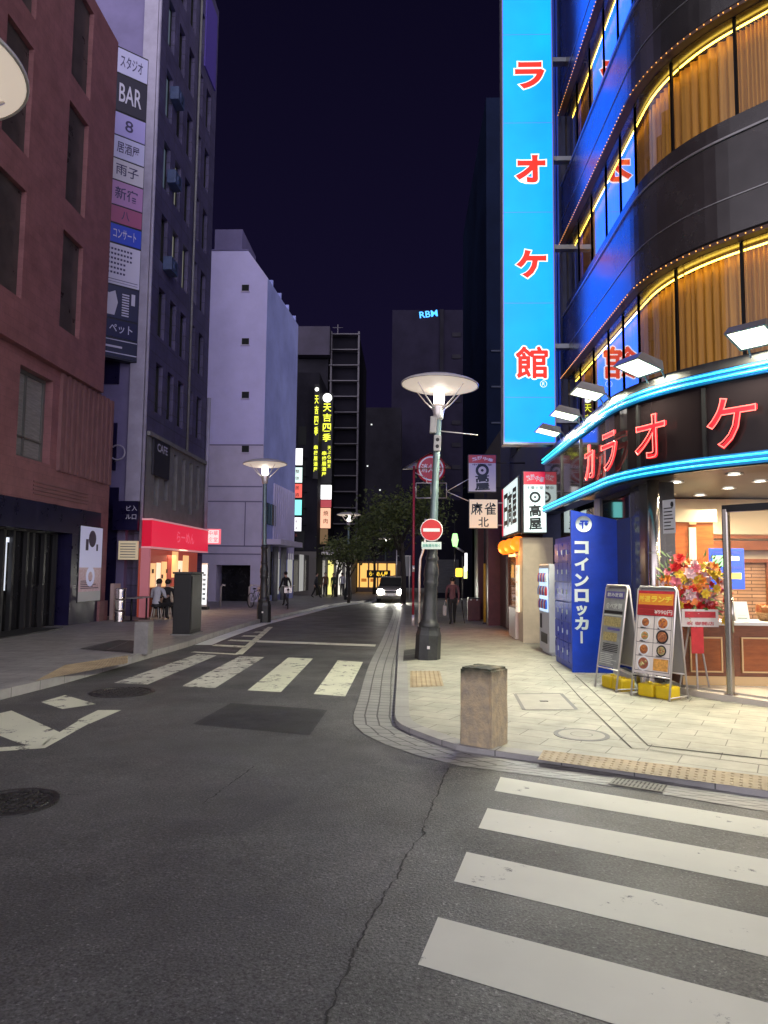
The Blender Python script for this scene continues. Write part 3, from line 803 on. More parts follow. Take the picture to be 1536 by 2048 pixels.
# canopy with neon
b = B(); sweep(b, ALL, [(RF - .05, 2.93), (RF, 2.93), (RF, 4.22), (RF - .05, 4.22)])
cano = b.build("canopy", mat("canopy_glass", (0.010, 0.007, 0.008), 0.05, 0, spec=.25, ior=1.4), kb)
for z0 in (2.95, 4.05):
    b = B(); sweep(b, ALL, rect(RF + .002, RF + .05, z0, z0 + .145)); b.build("neon_channel", m_chan, cano)
    for dz in (.038, .107):
        b = B(); b.tube([kp(RF + .068, u, z0 + dz) for u in usx(U0, U1)], .011, 6); b.build("neon_tube", m_cyan, cano)
b = B()
for uu in (u_px(1278, RF, 3.6), u_px(1412, RF, 3.6), u_px(1640, RF, 3.6), -1.6, -3.2):
    t = kt(uu); n_ = kn(uu); M = Matrix(((t.x, n_.x, 0, 0), (t.y, n_.y, 0, 0), (0, 0, 1, 0), (0, 0, 0, 1)))
    b.cb((0, 0, 0), (.05, .03, .9), 0, Matrix.Translation(kp(RF + .012, uu, 3.56)) @ M)
b.build("glazing_bar", m_mull, cano)
for ch, px, py, s_ in (("カ", 1180, 925, .60), ("ラ", 1218, 900, .60), ("オ", 1302, 868, .62), ("ケ", 1462, 836, .66), ("館", 1690, 790, .66)):
    uu = u_px(px, RF + .08, 3.6); p = kp(RF + .05, uu); d = (p - EYE).dot(fw); 
    z = EYE.z + (1147 - py) / F_PX * d if px < 1536 else 3.55
    t, n_ = kt(uu), kn(uu); p.z = min(max(z, 3.45), 3.66)
    b = B(); b.text(ch, s_, p, t, n_, 0, bold=.0, depth=.02, w=s_ * .95, h=s_)
    b.text(ch, s_, p, t, n_, 1, bold=.008, depth=.05, outline=.009, w=s_ * .93, h=s_ * .98)
    b.build("neon_letter", [m_redp, m_redn], cano)

# floodlights on arms above the canopy
m_hous = mat("floodlight_housing", (.20, .19, .18), .45, .4); m_tube = emat("floodlight_glow", (.92, 1.0, .74), 3.2)
for i, px in enumerate((1096, 1130, 1174, 1278, 1505)):
    ro = RF + .30; uu = u_px(px, ro, 4.5); c0 = kp(ro, uu, 4.47); t, n_ = kt(uu), kn(uu)
    fl = thing("floodlight", ["floodlight on an arm above the cyan neon, farthest along the canopy beside the blue signboard", "floodlight on an arm above the canopy, second from the far end", "floodlight on an arm above the canopy, middle one of the five",
         "floodlight on an arm above the canopy below the first gold-curtained window of the curve", "largest floodlight on the canopy, in front of the wide gold curtain"][i], "floodlight", kp(RF, uu, 4.22), "floodlights along the canopy")
    tilt = R_(14); M = Matrix.Translation(c0) @ Matrix(((t.x, n_.x, 0, 0), (t.y, n_.y, 0, 0), (0, 0, 1, 0), (0, 0, 0, 1))) @ Matrix.Rotation(tilt, 4, 'X')
    b = B(); b.add([M @ V(*v) for v in ((-.24, -.24, -.05), (.24, -.24, -.05), (.24, .24, -.05), (-.24, .24, -.05), (-.24, -.19, .07), (.24, -.19, .07), (.22, .17, .07), (-.22, .17, .07))],
        [(4, 5, 6, 7), (0, 1, 5, 4), (1, 2, 6, 5), (2, 3, 7, 6), (3, 0, 4, 7)]); b.add([M @ V(*v) for v in ((-.24, -.24, -.05), (.24, -.24, -.05), (.24, .24, -.05), (-.24, .24, -.05), (-.215, -.21, -.05), (.215, -.21, -.05), (.215, .21, -.05), (-.215, .21, -.05))], [(0, 1, 5, 4), (1, 2, 6, 5), (2, 3, 7, 6), (3, 0, 4, 7)])
    b.build("housing", m_hous, fl)
    b = B(); b.add([M @ V(*v) for v in ((-.215, -.21, -.045), (.215, -.21, -.045), (.215, .21, -.045), (-.215, .21, -.045))], [(0, 1, 2, 3)]); b.build("glass_face", m_tube, fl)
    b = B()
    for k in (-.16, .16): b.tube([kp(RF - .05, uu, 4.23) + t * k, kp(RF + .05, uu, 4.40) + t * k, M @ V(k, -.1, .02)], .014, 6)
    b.build("arm", m_hous, fl)
    lamp("floodlight_lamp", 'AREA', M @ V(0, 0, -.07), 115, (1.0, .97, .72), fl, .4, aim=(M.to_3x3() @ V(0, 0, -1)))

# ------------------------------------------------------------------ tall blue karaoke sign
YS = 15.6
xl, xr, zb = pt(1005, 500, YS).x, pt(1109, 500, YS).x, pt(1055, 887, YS).z
m_blue = emat("blue_sign_face", (0.0, 0.41, 4.2), 1.0)
nb = m_blue.node_tree; nzb = nb.nodes.new("ShaderNodeTexNoise"); nzb.inputs["Scale"].default_value = 0.9; tcb = nb.nodes.new("ShaderNodeTexCoord"); nb.links.new(tcb.outputs["Object"], nzb.inputs["Vector"])
mrb = nb.nodes.new("ShaderNodeMapRange"); mrb.inputs["From Min"].default_value = .3; mrb.inputs["From Max"].default_value = .7; mrb.inputs["To Min"].default_value = .88; mrb.inputs["To Max"].default_value = 1.18
nb.links.new(nzb.outputs["Fac"], mrb.inputs["Value"]); nb.links.new(mrb.outputs[0], nb.nodes["Principled BSDF"].inputs["Emission Strength"]); m_red = mat("red_letter", (.7, .03, .02), .4, emit=((1.0, 0.03, 0.015), .85)); m_wh = mat("white_outline", (.8, .8, .8), .4, emit=((1, 1, 1), 1.0))
m_frame = mat("sign_frame", (.30, .33, .38), .4, .5)
sg = thing("blue_signboard", "tall glowing blue signboard with white-edged red katakana カラオケ館", "signboard", ((xl + xr) / 2, YS + .15, zb))
b = B(); b.box((xl + .03, YS, zb + .03), (xr - .03, YS + .012, 22)); b.box((xl + .03, YS + .34, zb + .03), (xr - .03, YS + .352, 22)); b.build("lit_face", m_blue, sg)
b = B(); b.box((xl, YS - .005, zb - .02), (xl + .03, YS + .357, 22)); b.box((xr - .03, YS - .005, zb - .02), (xr, YS + .357, 22)); b.box((xl + .031, YS - .005, zb - .02), (xr - .031, YS + .357, zb + .03)); 
for zs_ in (5.45, 7.6, 9.72, 11.85, 14.0): b.box((xl + .031, YS - .0015, zs_), (xr - .031, YS - .0005, zs_ + .008))
b.build("frame", m_frame, sg)
b = B(); xm = pt(1062, 500, YS).x; ss = 62 / F_PX * (YS / math.cos(YAW))
for ch, py in (("カ", -42), ("ラ", 151), ("オ", 338), ("ケ", 528), ("館", 725)):
    p = pt(1062, py, YS); p.x = xm
    if ch == "館":
        for k in range(12): t_ = k * math.pi / 6; b.text(ch, ss, p + V(math.cos(t_), 0, math.sin(t_)) * .050, (1, 0, 0), (0, -1, 0), 1, depth=.004 + .0002 * k, w=ss, h=ss * 1.02)
        for k in range(8): t_ = k * math.pi / 4; b.text(ch, ss, p + V(math.cos(t_), 0, math.sin(t_)) * .019, (1, 0, 0), (0, -1, 0), 0, depth=.010 + .0002 * k, w=ss, h=ss * 1.02)
        continue
    b.text(ch, ss, p, (1, 0, 0), (0, -1, 0), 1, bold=.075, depth=.006, w=ss * 1.10, h=ss * 1.06 if ch != "館" else ss * 1.12)
    b.text(ch, ss, p, (1, 0, 0), (0, -1, 0), 0, bold=.045, depth=.012, w=ss, h=ss * .96 if ch != "館" else ss * 1.02)
p = pt(1087, 768, YS); b.text("R", .13, p, (1, 0, 0), (0, -1, 0), 1, depth=.008, h=.075, w=.06)
b.lathe([(.066, 0), (.078, 0)], p + V(0, -.008, 0), 20, 1, Matrix.Rotation(R_(90), 4, 'X'))
b.build("lettering", [m_red, m_wh], sg)
for z in (4.9, 6.6, 8.9, 11.0, 13.4, 16):
    b = B(); b.box((xr + .001, YS + .08, z), (CX - RU + .05, YS + .26, z + .10)); b.build("bracket", m_frame, sg)
# boxes, pipes between sign and front
for z, h_ in ((5.6, .55), (8.3, .7), (10.6, .5), (12.6, .6)): b = B(); b.box((xr + .08, YS + .9, z), (CX - RU - .12, YS + 1.5, z + h_), 0, bev=.02); b.build("vent_box", mat("dark_box", (.05, .055, .07), .5), kb)
for dx_ in (.10, .19, .26): b = B(); b.tube([V(xr + dx_, YS + .75, 3.2), V(xr + dx_, YS + .75, 17)], .03, 8); b.build("drain_pipe", mat("pipe", (.10, .12, .18), .5), kb)

# ------------------------------------------------------------------ coin lockers
m_bl = mat("locker_blue", (0.010, 0.05, 0.46), 0.32, var=(2.5, 0.25), bump=(5, .04)); m_bl2 = mat("locker_door_blue", (0.010, 0.055, 0.55), 0.3, var=(6, .2))
m_lw = mat("locker_white", (.72, .82, .78), .4)
c0 = g(1145, 1345, SWR); YL = c0.y; XL = c0.x; ZL = c0.z
xr2 = pt(1264, 1200, YL).x; ztl, ztr = pt(1145, 1020, YL).z, pt(1265, 1046, YL).z
lk = thing("coin_locker", "blue coin locker bank with white vertical katakana コインロッカー on its end panel", "coin locker", ((XL + xr2) / 2, YL + .7, ZL))
b = B(); P = [(XL, ZL), (xr2, ZL), (xr2, ztr), (XL, ztl)]
b.add([V(x, YL, z) for x, z in P] + [V(x, YL + .05, z) for x, z in P], [(0, 1, 2, 3), (7, 6, 5, 4), (0, 4, 5, 1), (1, 5, 6, 2), (2, 6, 7, 3), (3, 7, 4, 0)]); b.build("end_panel", m_bl, lk)
y2 = YL + 1.55; z2 = pt(1112, 1093, y2 - .1).z
b = B(); b.box((XL + .06, YL + .051, ZL), (xr2 - .05, y2, ztl - .42)); b.build("body", m_bl, lk)
for i in range(4):
    for j in range(6):
        h_ = (ztl - .50 - ZL - .12) / 6; w_ = (y2 - YL - .1) / 4; ya = YL + .08 + i * w_; za = ZL + .10 + j * h_
        b = B(); b.box((XL + .035, ya + .008, za + .008), (XL + .059, ya + w_ - .008, za + h_ - .008), bev=.006)
        d_ = b.build("door", m_bl2, lk); b = B(); b.cb((XL + .028, ya + .05, za + h_ * .5), (.014, .03, .08)); b.build("handle", m_lw, d_)
b = B(); p = pt(1167, 1048, YL); b.lathe([(0, 0), (.135, 0), (.135, .012)], p + V(0, -.001, 0), 28, 0, Matrix.Rotation(R_(90), 4, 'X'))
b.box((p.x - .03, YL - .016, p.z - .085), (p.x - .005, YL - .013, p.z + .06), 1); b.box((p.x - .06, YL - .016, p.z + .03), (p.x + .075, YL - .013, p.z + .06), 1); b.ball(p + V(.04, -.013, .005), (.03, .003, .03), 1, 8, 5); b.box((p.x - .075, YL - .0165, p.z - .01), (p.x - .03, YL - .0135, p.z + .015), 1)
for ch, py in (("コ", 1095), ("イ", 1128), ("ン", 1160), ("ロ", 1191), ("ッ", 1221), ("カ", 1247)):
    b.text(ch, .25, pt(1163, py, YL), (1, 0, 0), (0, -1, 0), 0, bold=.05, depth=.008, h=.215 if ch != "ッ" else .17, w=.235 if ch != "ッ" else .18)
p = pt(1163, 1273, YL); b.box((p.x - .018, YL - .009, p.z - .11), (p.x + .018, YL - .003, p.z + .085), 0)
b.build("lettering", [m_lw, m_bl], lk)
# vending machine
c0 = g(1101, 1312, SWR); yv0 = c0.y; xv = c0.x - .02; zv = zg(yv0 + .5) + SWR
vm = thing("vending_machine", "white drinks vending machine with a lit display window next to the coin lockers", "vending machine", (xv + .35, yv0 + .55, zv))
b = B(); b.box((xv, yv0, zv + .06), (xv + .70, yv0 + 1.05, zv + 1.83), bev=.02); b.box((xv + .05, yv0 + .03, zv), (xv + .66, yv0 + 1.0, zv + .058)); b.build("cabinet", mat("vending_white", (.62, .64, .66), .35), vm)
b = B(); b.box((xv - .012, yv0 + .08, zv + .86), (xv - .001, yv0 + .97, zv + 1.74)); b.build("display_window", emat("vending_glow", (.55, .75, 1.0), 1.1), vm)
b = B()
for j in range(3):
    for k in range(9): b.lathe([(.028, 0), (.03, .05), (.03, .13), (.014, .17), (.014, .19)], V(xv - .030, yv0 + .14 + k * .097, zv + .92 + j * .27), 8, (j + k) % 3)
b.build("drinks", [mat("can_blue", (.05, .15, .6), .3), mat("can_red", (.5, .04, .04), .3), mat("can_pale", (.6, .6, .55), .3)], vm)
b = B(); b.box((xv - .008, yv0 + .2, zv + .22), (xv - .001, yv0 + .85, zv + .42)); b.box((xv - .008, yv0 + .75, zv + .5), (xv - .001, yv0 + .95, zv + .8)); b.build("delivery_flap", m_ink, vm)

# ------------------------------------------------------------------ A-frame menu boards
m_al = mat("aluminium", (.80, .76, .72), .35, .6); m_bgrey = mat("board_back", (.36, .35, .33), .6)
def aframe(fl, fr, hgt, depth, wid, name, label, face):
    A = g(*fl, SWR) ; D = g(*fr, SWR); xd = (D - A); xd.z = 0; xd.normalize(); A0 = A; Dn = V(xd.y, -xd.x, 0)          # outward normal of the front
    z0 = zg(A.y) + SWR; mid = (A + D) / 2; A = mid - xd * wid / 2; D = mid + xd * wid / 2; A.z = D.z = z0
    root = thing(name, label, "menu board", (mid - Dn * depth / 2).to_tuple())
    root.location.z = z0
    Bk = -Dn * depth; top = -Dn * depth * .5 + V(0, 0, hgt)
    f_ = B(); r = .013
    for s0, s1 in ((A, D),):
        for off in (V(0, 0, 0), Bk):
            tp = top if off.length == 0 else top - Dn * .03
            f_.tube([A + off, A + tp - V(0, 0, .04) + xd * 0, A + tp + xd * .03, D + tp - xd * .03, D + tp - V(0, 0, .04), D + off], r, 8)
            lo = .20 if off.length == 0 else .22
            f_.tube([A + off + (tp - off) * lo, D + off + (tp - off) * lo], r * .8, 6)
    for e in (A, D): f_.tube([e + V(0, 0, .04), e + Bk + V(0, 0, .04)], r * .7, 6)
    f_.build("frame", m_al, root)
    e0, e1 = .215, .965
    up_ = top
    def fp(u, v, d=0.0):                            # point on the front panel, u across and v up (0..1)
        nrm = xd.cross(up_).normalized()
        if nrm.dot(Dn) < 0: nrm = -nrm
        return A + xd * (.012 + u * (wid - .024)) + up_ * (e0 + (e1 - e0) * v) + nrm * (d + .004), nrm
    b = B()
    b.quad(fp(0, 0)[0], fp(1, 0)[0], fp(1, 1)[0], fp(0, 1)[0], 0); bb = Bk
    p = [A + bb + (top - bb) * .22 - Dn * .01, D + bb + (top - bb) * .22 - Dn * .01, D + top - Dn * .035, A + top - Dn * .035]
    b.quad(*p, 1); b.build("panel", [face, m_bgrey], root)
    return root, fp, xd, up_, A, D, Bk, wid, hgt
m_mred = mat("menu_red", (.48, .03, .04), .45, var=(9, .2)); m_mor = mat("menu_orange", (.75, .28, .03), .45); m_myel = mat("menu_yellow", (.85, .62, .06), .45); m_mwh = mat("menu_white", (.72, .66, .60), .45)
m_yel = mat("yellow_plastic", (.78, .56, .015), .35, var=(5, .1)); m_dishm = [mat("dish_a", (.33, .12, .05), .5, var=(40, .5)), mat("dish_b", (.5, .17, .04), .5, var=(40, .5)), mat("dish_c", (.36, .30, .13), .5, var=(40, .5)), mat("dish_d", (.28, .09, .05), .5, var=(40, .5))]
def weights(A, D, Bk, xd, label, n):
    z0 = A.z; c0 = (A + D) / 2 + Bk * .48
    b = B(); M = Matrix(((xd.x, Bk.normalized().x, 0, c0.x), (xd.y, Bk.normalized().y, 0, c0.y), (0, 0, 1, z0), (0, 0, 0, 1)))
    for k in range(n): b.cb((-.13 + k * .26, 0, .085), (.235, .22, .17), 0, M, bev=.03); b.tube([M @ V(-.13 + k * .26, 0, .165), M @ V(-.13 + k * .26, 0, .19)], .03, 10)
    b.build("weight", m_yel, label=label, cat="weight")
rt, fp, xd, up_, A, D, Bk, wid, hgt = aframe((1261, 1391), (1340, 1404), 1.44, .42, .56, "menu_board", "white A-frame board with a red header and eight pictured dishes", m_mwh)
b = B()
def fq(b_, u0_, v0, u1, v1, d, mi): b_.quad(fp(u0_, v0, d)[0], fp(u1, v0, d)[0], fp(u1, v1, d)[0], fp(u0_, v1, d)[0], mi)
fq(b, .0, .70, 1, 1, .003, 0); fq(b, .02, .83, .98, .965, .005, 1); fq(b, .02, .78, .98, .82, .005, 2); fq(b, .03, .715, .5, .77, .005, 2)
nn = fp(0, 0)[1]
b.text("厳選", .1, fp(.19, .9, .008)[0], xd, nn, 3, .05, w=.17, h=.085, skew=up_); b.text("ランチ", .1, fp(.66, .9, .008)[0], xd, nn, 3, .05, w=.30, h=.085, skew=up_)
b.text("¥990円", .1, fp(.73, .745, .008)[0], xd, nn, 4, .04, w=.26, h=.062, skew=up_)
b.build("header", [m_mred, m_mor, mat("menu_darkred", (.30, .02, .02), .5), m_myel, m_mwh], rt)
b = B()
for v in (.695, .535, .37, .205, .03): fq(b, .03, v, .97, v + .006, .003, 0)
fq(b, .494, .205, .504, .70, .0031, 0); fq(b, .03, .03, .04, .70, .0032, 0); fq(b, .962, .03, .972, .70, .0033, 0); fq(b, .0, -.045, 1, -.035, .003, 0)
b.build("grid_lines", m_ink, rt)
for k, (u, v, mi, sq) in enumerate([(.26, .615, 0, .8), (.74, .615, 1, 1), (.26, .452, 2, .8), (.74, .452, 0, 1), (.26, .288, 0, .9), (.74, .288, 2, .8), (.27, .12, 3, 1.1)]):
    b = B(); c0 = fp(u, v, .006)[0]; uh = up_.normalized()
    M = Matrix(((xd.x, uh.x, nn.x, 0), (xd.y, uh.y, nn.y, 0), (xd.z, uh.z, nn.z, 0), (0, 0, 0, 1)))
    r = .072 * sq; b.lathe([(0, 0), (r * 1.25, 0)], c0, 20, 0, M); b.lathe([(0, .002), (r * .95, .002)], c0, 18, 1, M)
    for q in range(7): b.ball(c0 + xd * rnd.uniform(-.6, .6) * r + uh * rnd.uniform(-.6, .6) * r + nn * .003, (r * .25, r * .2, .004), 2, 6, 4, M)
    fqv = [fp(u - .14, v - .072, .004)[0], fp(u + .02, v - .072, .004)[0], fp(u + .02, v - .06, .004)[0], fp(u - .14, v - .06, .004)[0]]; b.quad(*fqv, 3)
    b.build("dish_picture", [[m_white, m_ink][k % 2 if k > 2 else 0], m_dishm[mi], m_dishm[(mi + 1 + k) % 4], m_ink], rt)
b = B(); fq(b, .54, .05, .94, .19, .004, 0); b.build("dish_picture", mat("dish_fried", (.60, .30, .07), .5, var=(30, .4)), rt)
weights(A, D, Bk, xd, "yellow water weights inside the foot of the board with the red header", 2)
rt, fp, xd, up_, A, D, Bk, wid, hgt = aframe((1193, 1374), (1229, 1384), 1.45, .42, .52, "menu_board", "white A-frame board with a grey menu sheet, turned away beside the blue lockers", mat("menu_grey", (.28, .29, .28), .5, var=(9, .2)))
nn = fp(0, 0)[1]; b = B()
fq(b, .05, .88, .95, .97, .004, 1); fq(b, .05, .68, .95, .72, .004, 0); fq(b, .05, .655, .95, .668, .004, 2); fq(b, .08, .52, .92, .64, .004, 3); fq(b, .3, .47, .9, .5, .004, 1); fq(b, .12, .33, .8, .44, .004, 3)
for k in range(5): fq(b, .15 + .03 * (k % 2), .285 - k * .022, .9, .296 - k * .022, .004, 0)
for k in range(6): fq(b, .08, .16 - k * .024, .6 + .3 * rnd.random(), .168 - k * .024, .004, 2)
b.text("食べ放題", .1, fp(.5, .78, .006)[0], xd, nn, 2, .03, w=.40, h=.085, skew=up_); b.text("飲み放題", .1, fp(.5, .925, .006)[0], xd, nn, 2, .02, w=.38, h=.06, skew=up_)
b.build("menu_print", [m_ink, mat("menu_indigo", (.10, .09, .28), .5), mat("menu_pale", (.62, .65, .58), .5), m_dishm[2]], rt)
weights(A, D, Bk, xd, "yellow water weights inside the foot of the board with the grey menu", 2)
# steel bin by the grey cladding
ub = u_px(1288, RG + .3, .9); p = kp(RG + .28, ub); p.z = .045
b = B(); b.lathe([(.15, 0), (.15, .85), (.13, .9), (0, .9)], p, 20); b.box((p.x - .09, p.y - .152, .72), (p.x + .05, p.y - .145, .8), 1)
b.build("litter_bin", [m_steel, m_ink], label="brushed steel cylinder bin half hidden behind the two menu boards", cat="bin")
# congratulation flowers behind the glass
fc = pt(1388, 1185, 9.75); base = V(fc.x, 9.78, .07)
fs_ = thing("flower_stand", "big arrangement of red, pink and yellow flowers on a stand behind the shop glass", "flowers", base)
b = B()
for k in range(3):
    a = k * 2.1 + .4; b.tube([base + V(math.cos(a) * .22, math.sin(a) * .14, 0), base + V(math.cos(a) * .06, math.sin(a) * .05, .85)], .012, 6)
b.lathe([(.0, .82), (.14, .84), (.17, 1.0), (.15, 1.0)], base, 16); b.build("stand", mat("stand_white", (.6, .55, .5), .5), fs_)
pal = [mat("petal_red", (.62, .02, .02), .5), mat("petal_pink", (.75, .20, .25), .5), mat("petal_orange", (.80, .25, .03), .5), mat("petal_yellow", (.85, .60, .06), .5), mat("petal_pale", (.80, .55, .55), .5), mat("leaf_green", (.06, .14, .03), .6), mat("leaf_pale", (.25, .33, .12), .6)]
hx = 62 / F_PX * 9.8
for mi in range(7):
    b = B()
    for k in range(24 if mi < 5 else 70):
        while True:
            q = V(rnd.uniform(-1, 1), rnd.uniform(-1, .5), rnd.uniform(-1, 1))
            if q.length < 1 and (mi < 5) == (q.length > .45) or rnd.random() < .25: break
        c = V(fc.x + q.x * hx * 1.02, 9.80 + q.y * .17, fc.z + q.z * .42 + .06)
        if mi < 5:
            r = rnd.uniform(.06, .10); nrm = (q + V(0, -.6, .2)).normalized(); a1 = nrm.orthogonal().normalized(); a2 = nrm.cross(a1)
            for ring, np_, tilt in ((1, 7, .25), (.6, 5, .8)):
                for j in range(np_):
                    t = 2 * math.pi * j / np_ + ring; d = a1 * math.cos(t) + a2 * math.sin(t); e = nrm.cross(d)
                    tip = c + d * r * ring + nrm * r * tilt; w_ = r * .38 * ring
                    b.add([c, c + d * r * .5 * ring + e * w_ + nrm * r * tilt * .5, tip, c + d * r * .5 * ring - e * w_ + nrm * r * tilt * .5], [(0, 1, 2, 3)])
        else:
            d = (q + V(rnd.uniform(-.5, .5), rnd.uniform(-.8, .1), rnd.uniform(-.3, .8))).normalized(); e = d.orthogonal().normalized(); l = rnd.uniform(.08, .17)
            b.add([c, c + d * l * .5 + e * .025, c + d * l, c + d * l * .5 - e * .025], [(0, 1, 2, 3)])
    b.build("blossom" if mi < 5 else "leaves", pal[mi], fs_)
b = B(); pz = pt(1402, 1238, 9.66).z; b.box((fc.x - .22, 9.62, pz - .1), (fc.x + .26, 9.635, pz + .13), 0); b.box((fc.x - .18, 9.612, pz + .02), (fc.x + .22, 9.618, pz + .10), 1)
b.text("祝 御開店", .08, V(fc.x + .02, 9.618, pz - .045), (1, 0, 0), (0, -1, 0), 1, .03, .002, w=.36, h=.07)
b.box((fc.x - .10, 9.622, pz - .45), (fc.x + .06, 9.632, pz - .105), 2); b.build("name_board", [mat("board_white", (.75, .68, .62), .5), m_mred, mat("red_ribbon", (.60, .03, .03), .4, var=(3, .3))], fs_)

# ================================================================== noodle shop and the row beyond it
m_beige = mat("beige_render", (.55, .46, .34), .7, var=(3, .12)); m_navyw = mat("navy_tile_wall", (.045, .055, .12), .5, var=(2, .3))
m_blk = mat("black_frame", (.015, .016, .018), .4); m_signw = emat("sign_white", (.80, .97, .95), .95); m_signr = mat("sign_red", (.6, .02, .05), .4, emit=((.85, .02, .06), .55))
m_sink = mat("sign_ink", (.01, .015, .02), .5)
XR = 2.72; YR = 17.2
rs = thing("noodle_shop", "noodle shop building with a beige corner pier beyond the vending machine", "building", (6, YR, zg(YR)))
b = B(); b.box((XR + .6, YR + .3, -.4), (9, 23.0, 26)); b.box((XR + .601, 16.5, 3.0), (CX - RU - .05, YR + .299, 24)); b.build("wall", m_navyw, rs)
zp = zg(YR) + SWR
b = B(); b.box((pt(1046, 1200, YR).x, YR, zp), (CX - RG, YR + .7, pt(1060, 1075, YR).z)); b.build("corner_pier", m_beige, rs)
b = B(); b.box((XR + .1, YR + .705, 2.35), (XR + .6, 22.8, 2.5)); b.box((XR + .25, 21.0, zp), (XR + .6, 22.8, 2.35)); b.build("front", mat("shop_brown", (.10, .04, .025), .5), rs)
b = B()
for z in (5.2, 8.4, 11.6, 14.8): b.box((XR + .56, YR + .8, z), (XR + .62, 22.5, z + 1.5), 0)
b.build("window", m_dglass, rs)
b = B(); b.box((XR + .30, YR + .72, zp), (XR + .42, 20.9, 2.34)); b.build("lit_interior", emat("orange_interior", (1.0, .34, .08), .55), rs)
# food display case, menu strip
b = B(); b.box((XR + .02, YR + .95, zp), (XR + .42, YR + 2.1, zp + .75), 0); b.box((XR + .02, YR + .95, 1.98), (XR + .42, YR + 2.1, 2.05), 0); b.box((XR + .03, YR + .97, zp + .75), (XR + .05, YR + 2.08, 1.98), 1); b.box((XR + .36, YR + .97, zp + .75), (XR + .40, YR + 2.08, 1.98), 2)
for k in range(3):
    b.box((XR + .06, YR + .97, .85 + k * .36), (XR + .36, YR + 2.08, .865 + k * .36), 3)
    for j in range(5): b.lathe([(0, 0), (.05, 0), (.09, .06), (.0, .06)], V(XR + .2, YR + 1.1 + j * .21, .866 + k * .36), 10, 4)
b.build("display_case", [m_al, m_shopg, emat("case_glow", (1, .92, .75), 1.6), m_al, m_dishm[1]], label="glass food display case under the orange lanterns at the noodle shop", cat="display case")
b = B(); b.box((pt(1040, 1200, YR + .1).x - .04, YR + .12, pt(1040, 1225, YR).z), (pt(1040, 1200, YR + .1).x, YR + .5, pt(1040, 1130, YR).z), 0)
b.vtext("ラーメン", .2, V(pt(1040, 1200, YR + .1).x - .042, YR + .31, pt(1040, 1142, YR).z), (0, -1, 0), (-1, 0, 0), .27, 1, .02, .003)
b.build("menu_strip", [emat("strip_cream", (1, .85, .62), .8), mat("strip_red", (.4, .05, .03), .5)], label="narrow cream menu strip beside the beige pier of the noodle shop", cat="sign")
# box sign facing the viewer and long fascia sign along the street
def boxsign(x0, x1, y, z0, z1, label, head=True, dim=1.0, name="box_sign", th=.30):
    mw = m_signw if dim == 1 else mat("sign_dim", (.52, .48, .50), .5); mr = m_signr if dim == 1 else mat("sign_dimred", (.50, .07, .06), .5)
    s = thing(name, label, "sign", ((x0 + x1) / 2, y + th / 2, z0)); w, h = x1 - x0, z1 - z0
    b = B(); b.box((x0, y, z0), (x1, y + th, z1), bev=.01); b.build("casing", m_blk, s)
    b = B(); b.box((x0 + .02, y - .006, z0 + .03), (x1 - .02, y - .001, z1 - .03 - .2 * h)); b.build("lit_face", mw, s)
    b = B(); b.box((x0 + .02, y - .006, z1 - .03 - .198 * h), (x1 - .02, y - .001, z1 - .02)); b.build("red_header", mr, s)
    b = B(); xc = (x0 + x1) / 2; zc = z1 - .12 * h
    b.text("熱烈", .1, V(xc - w * .18, y - .007, zc + h * .015), (1, .0, .25), (0, -1, 0), 1, .02, .002, w=w * .36, h=h * .09); b.text("中華", .1, V(xc + w * .2, y - .007, zc - h * .01), (1, 0, -.25), (0, -1, 0), 1, .02, .002, w=w * .36, h=h * .09)
    b.text("中華食堂", .1, V(xc, y - .007, z1 - .27 * h), (1, 0, 0), (0, -1, 0), 0, .01, .002, w=w * .68, h=h * .055)
    # round emblem over two large characters
    M = Matrix.Rotation(R_(90), 4, 'X'); b.lathe([(w * .14, 0), (w * .235, 0)], V(xc, y - .009, z1 - .42 * h), 24, 0, M); b.lathe([(0, 0), (w * .05, 0)], V(xc, y - .009, z1 - .42 * h), 12, 0, M)
    b.btext("高", V(xc, y - .007, z1 - .635 * h), (1, 0, .06), (0, -1, 0), 0, .011, w * .46, h * .175); b.btext("屋", V(xc, y - .007, z1 - .845 * h), (1, 0, .06), (0, -1, 0), 0, .011, w * .5, h * .175)
    b.build("lettering", [m_sink, m_white], s)
    return s
x0, x1 = pt(1046, 1000, 16.9).x, pt(1094, 1000, 16.9).x
boxsign(x0, x1, 16.9, pt(1070, 1067, 16.9).z, pt(1070, 942, 16.9).z, "lit white box sign with red header hung at the corner over the beige pier")
xs_ = XR - .02; ya, yb = ps(1036, 1020, xs_).y, ps(1004, 1020, xs_).y; z0, z1 = pt(1036, 1066, ya).z, pt(1036, 950, ya).z
fs2 = thing("fascia_sign", "long white lit fascia sign along the noodle shop front above the lanterns", "sign", (xs_, (ya + yb) / 2, z0))
b = B(); b.box((xs_, ya, z0), (xs_ + .35, yb, z1), bev=.01); b.build("casing", m_blk, fs2)
b = B(); b.box((xs_ - .006, ya + .05, z0 + .05), (xs_ - .001, yb - .35, z1 - .05)); b.build("lit_face", m_signw, fs2)
b = B(); b.box((xs_ - .006, yb - .34, z0 + .05), (xs_ - .001, yb - .03, z1 - .05)); b.build("red_end", m_signr, fs2)
b = B(); yc = (ya + yb) / 2 - .15
for i, ch in enumerate("日高屋"): b.btext(ch, V(xs_ - .008, yb - .85 - i * (yb - ya - .6) / 3, (z0 + z1) / 2), (0, -1, 0), (-1, 0, 0), 0, .025, (yb - ya) * .24, (z1 - z0) * .62)
b.build("lettering", m_sink, fs2)
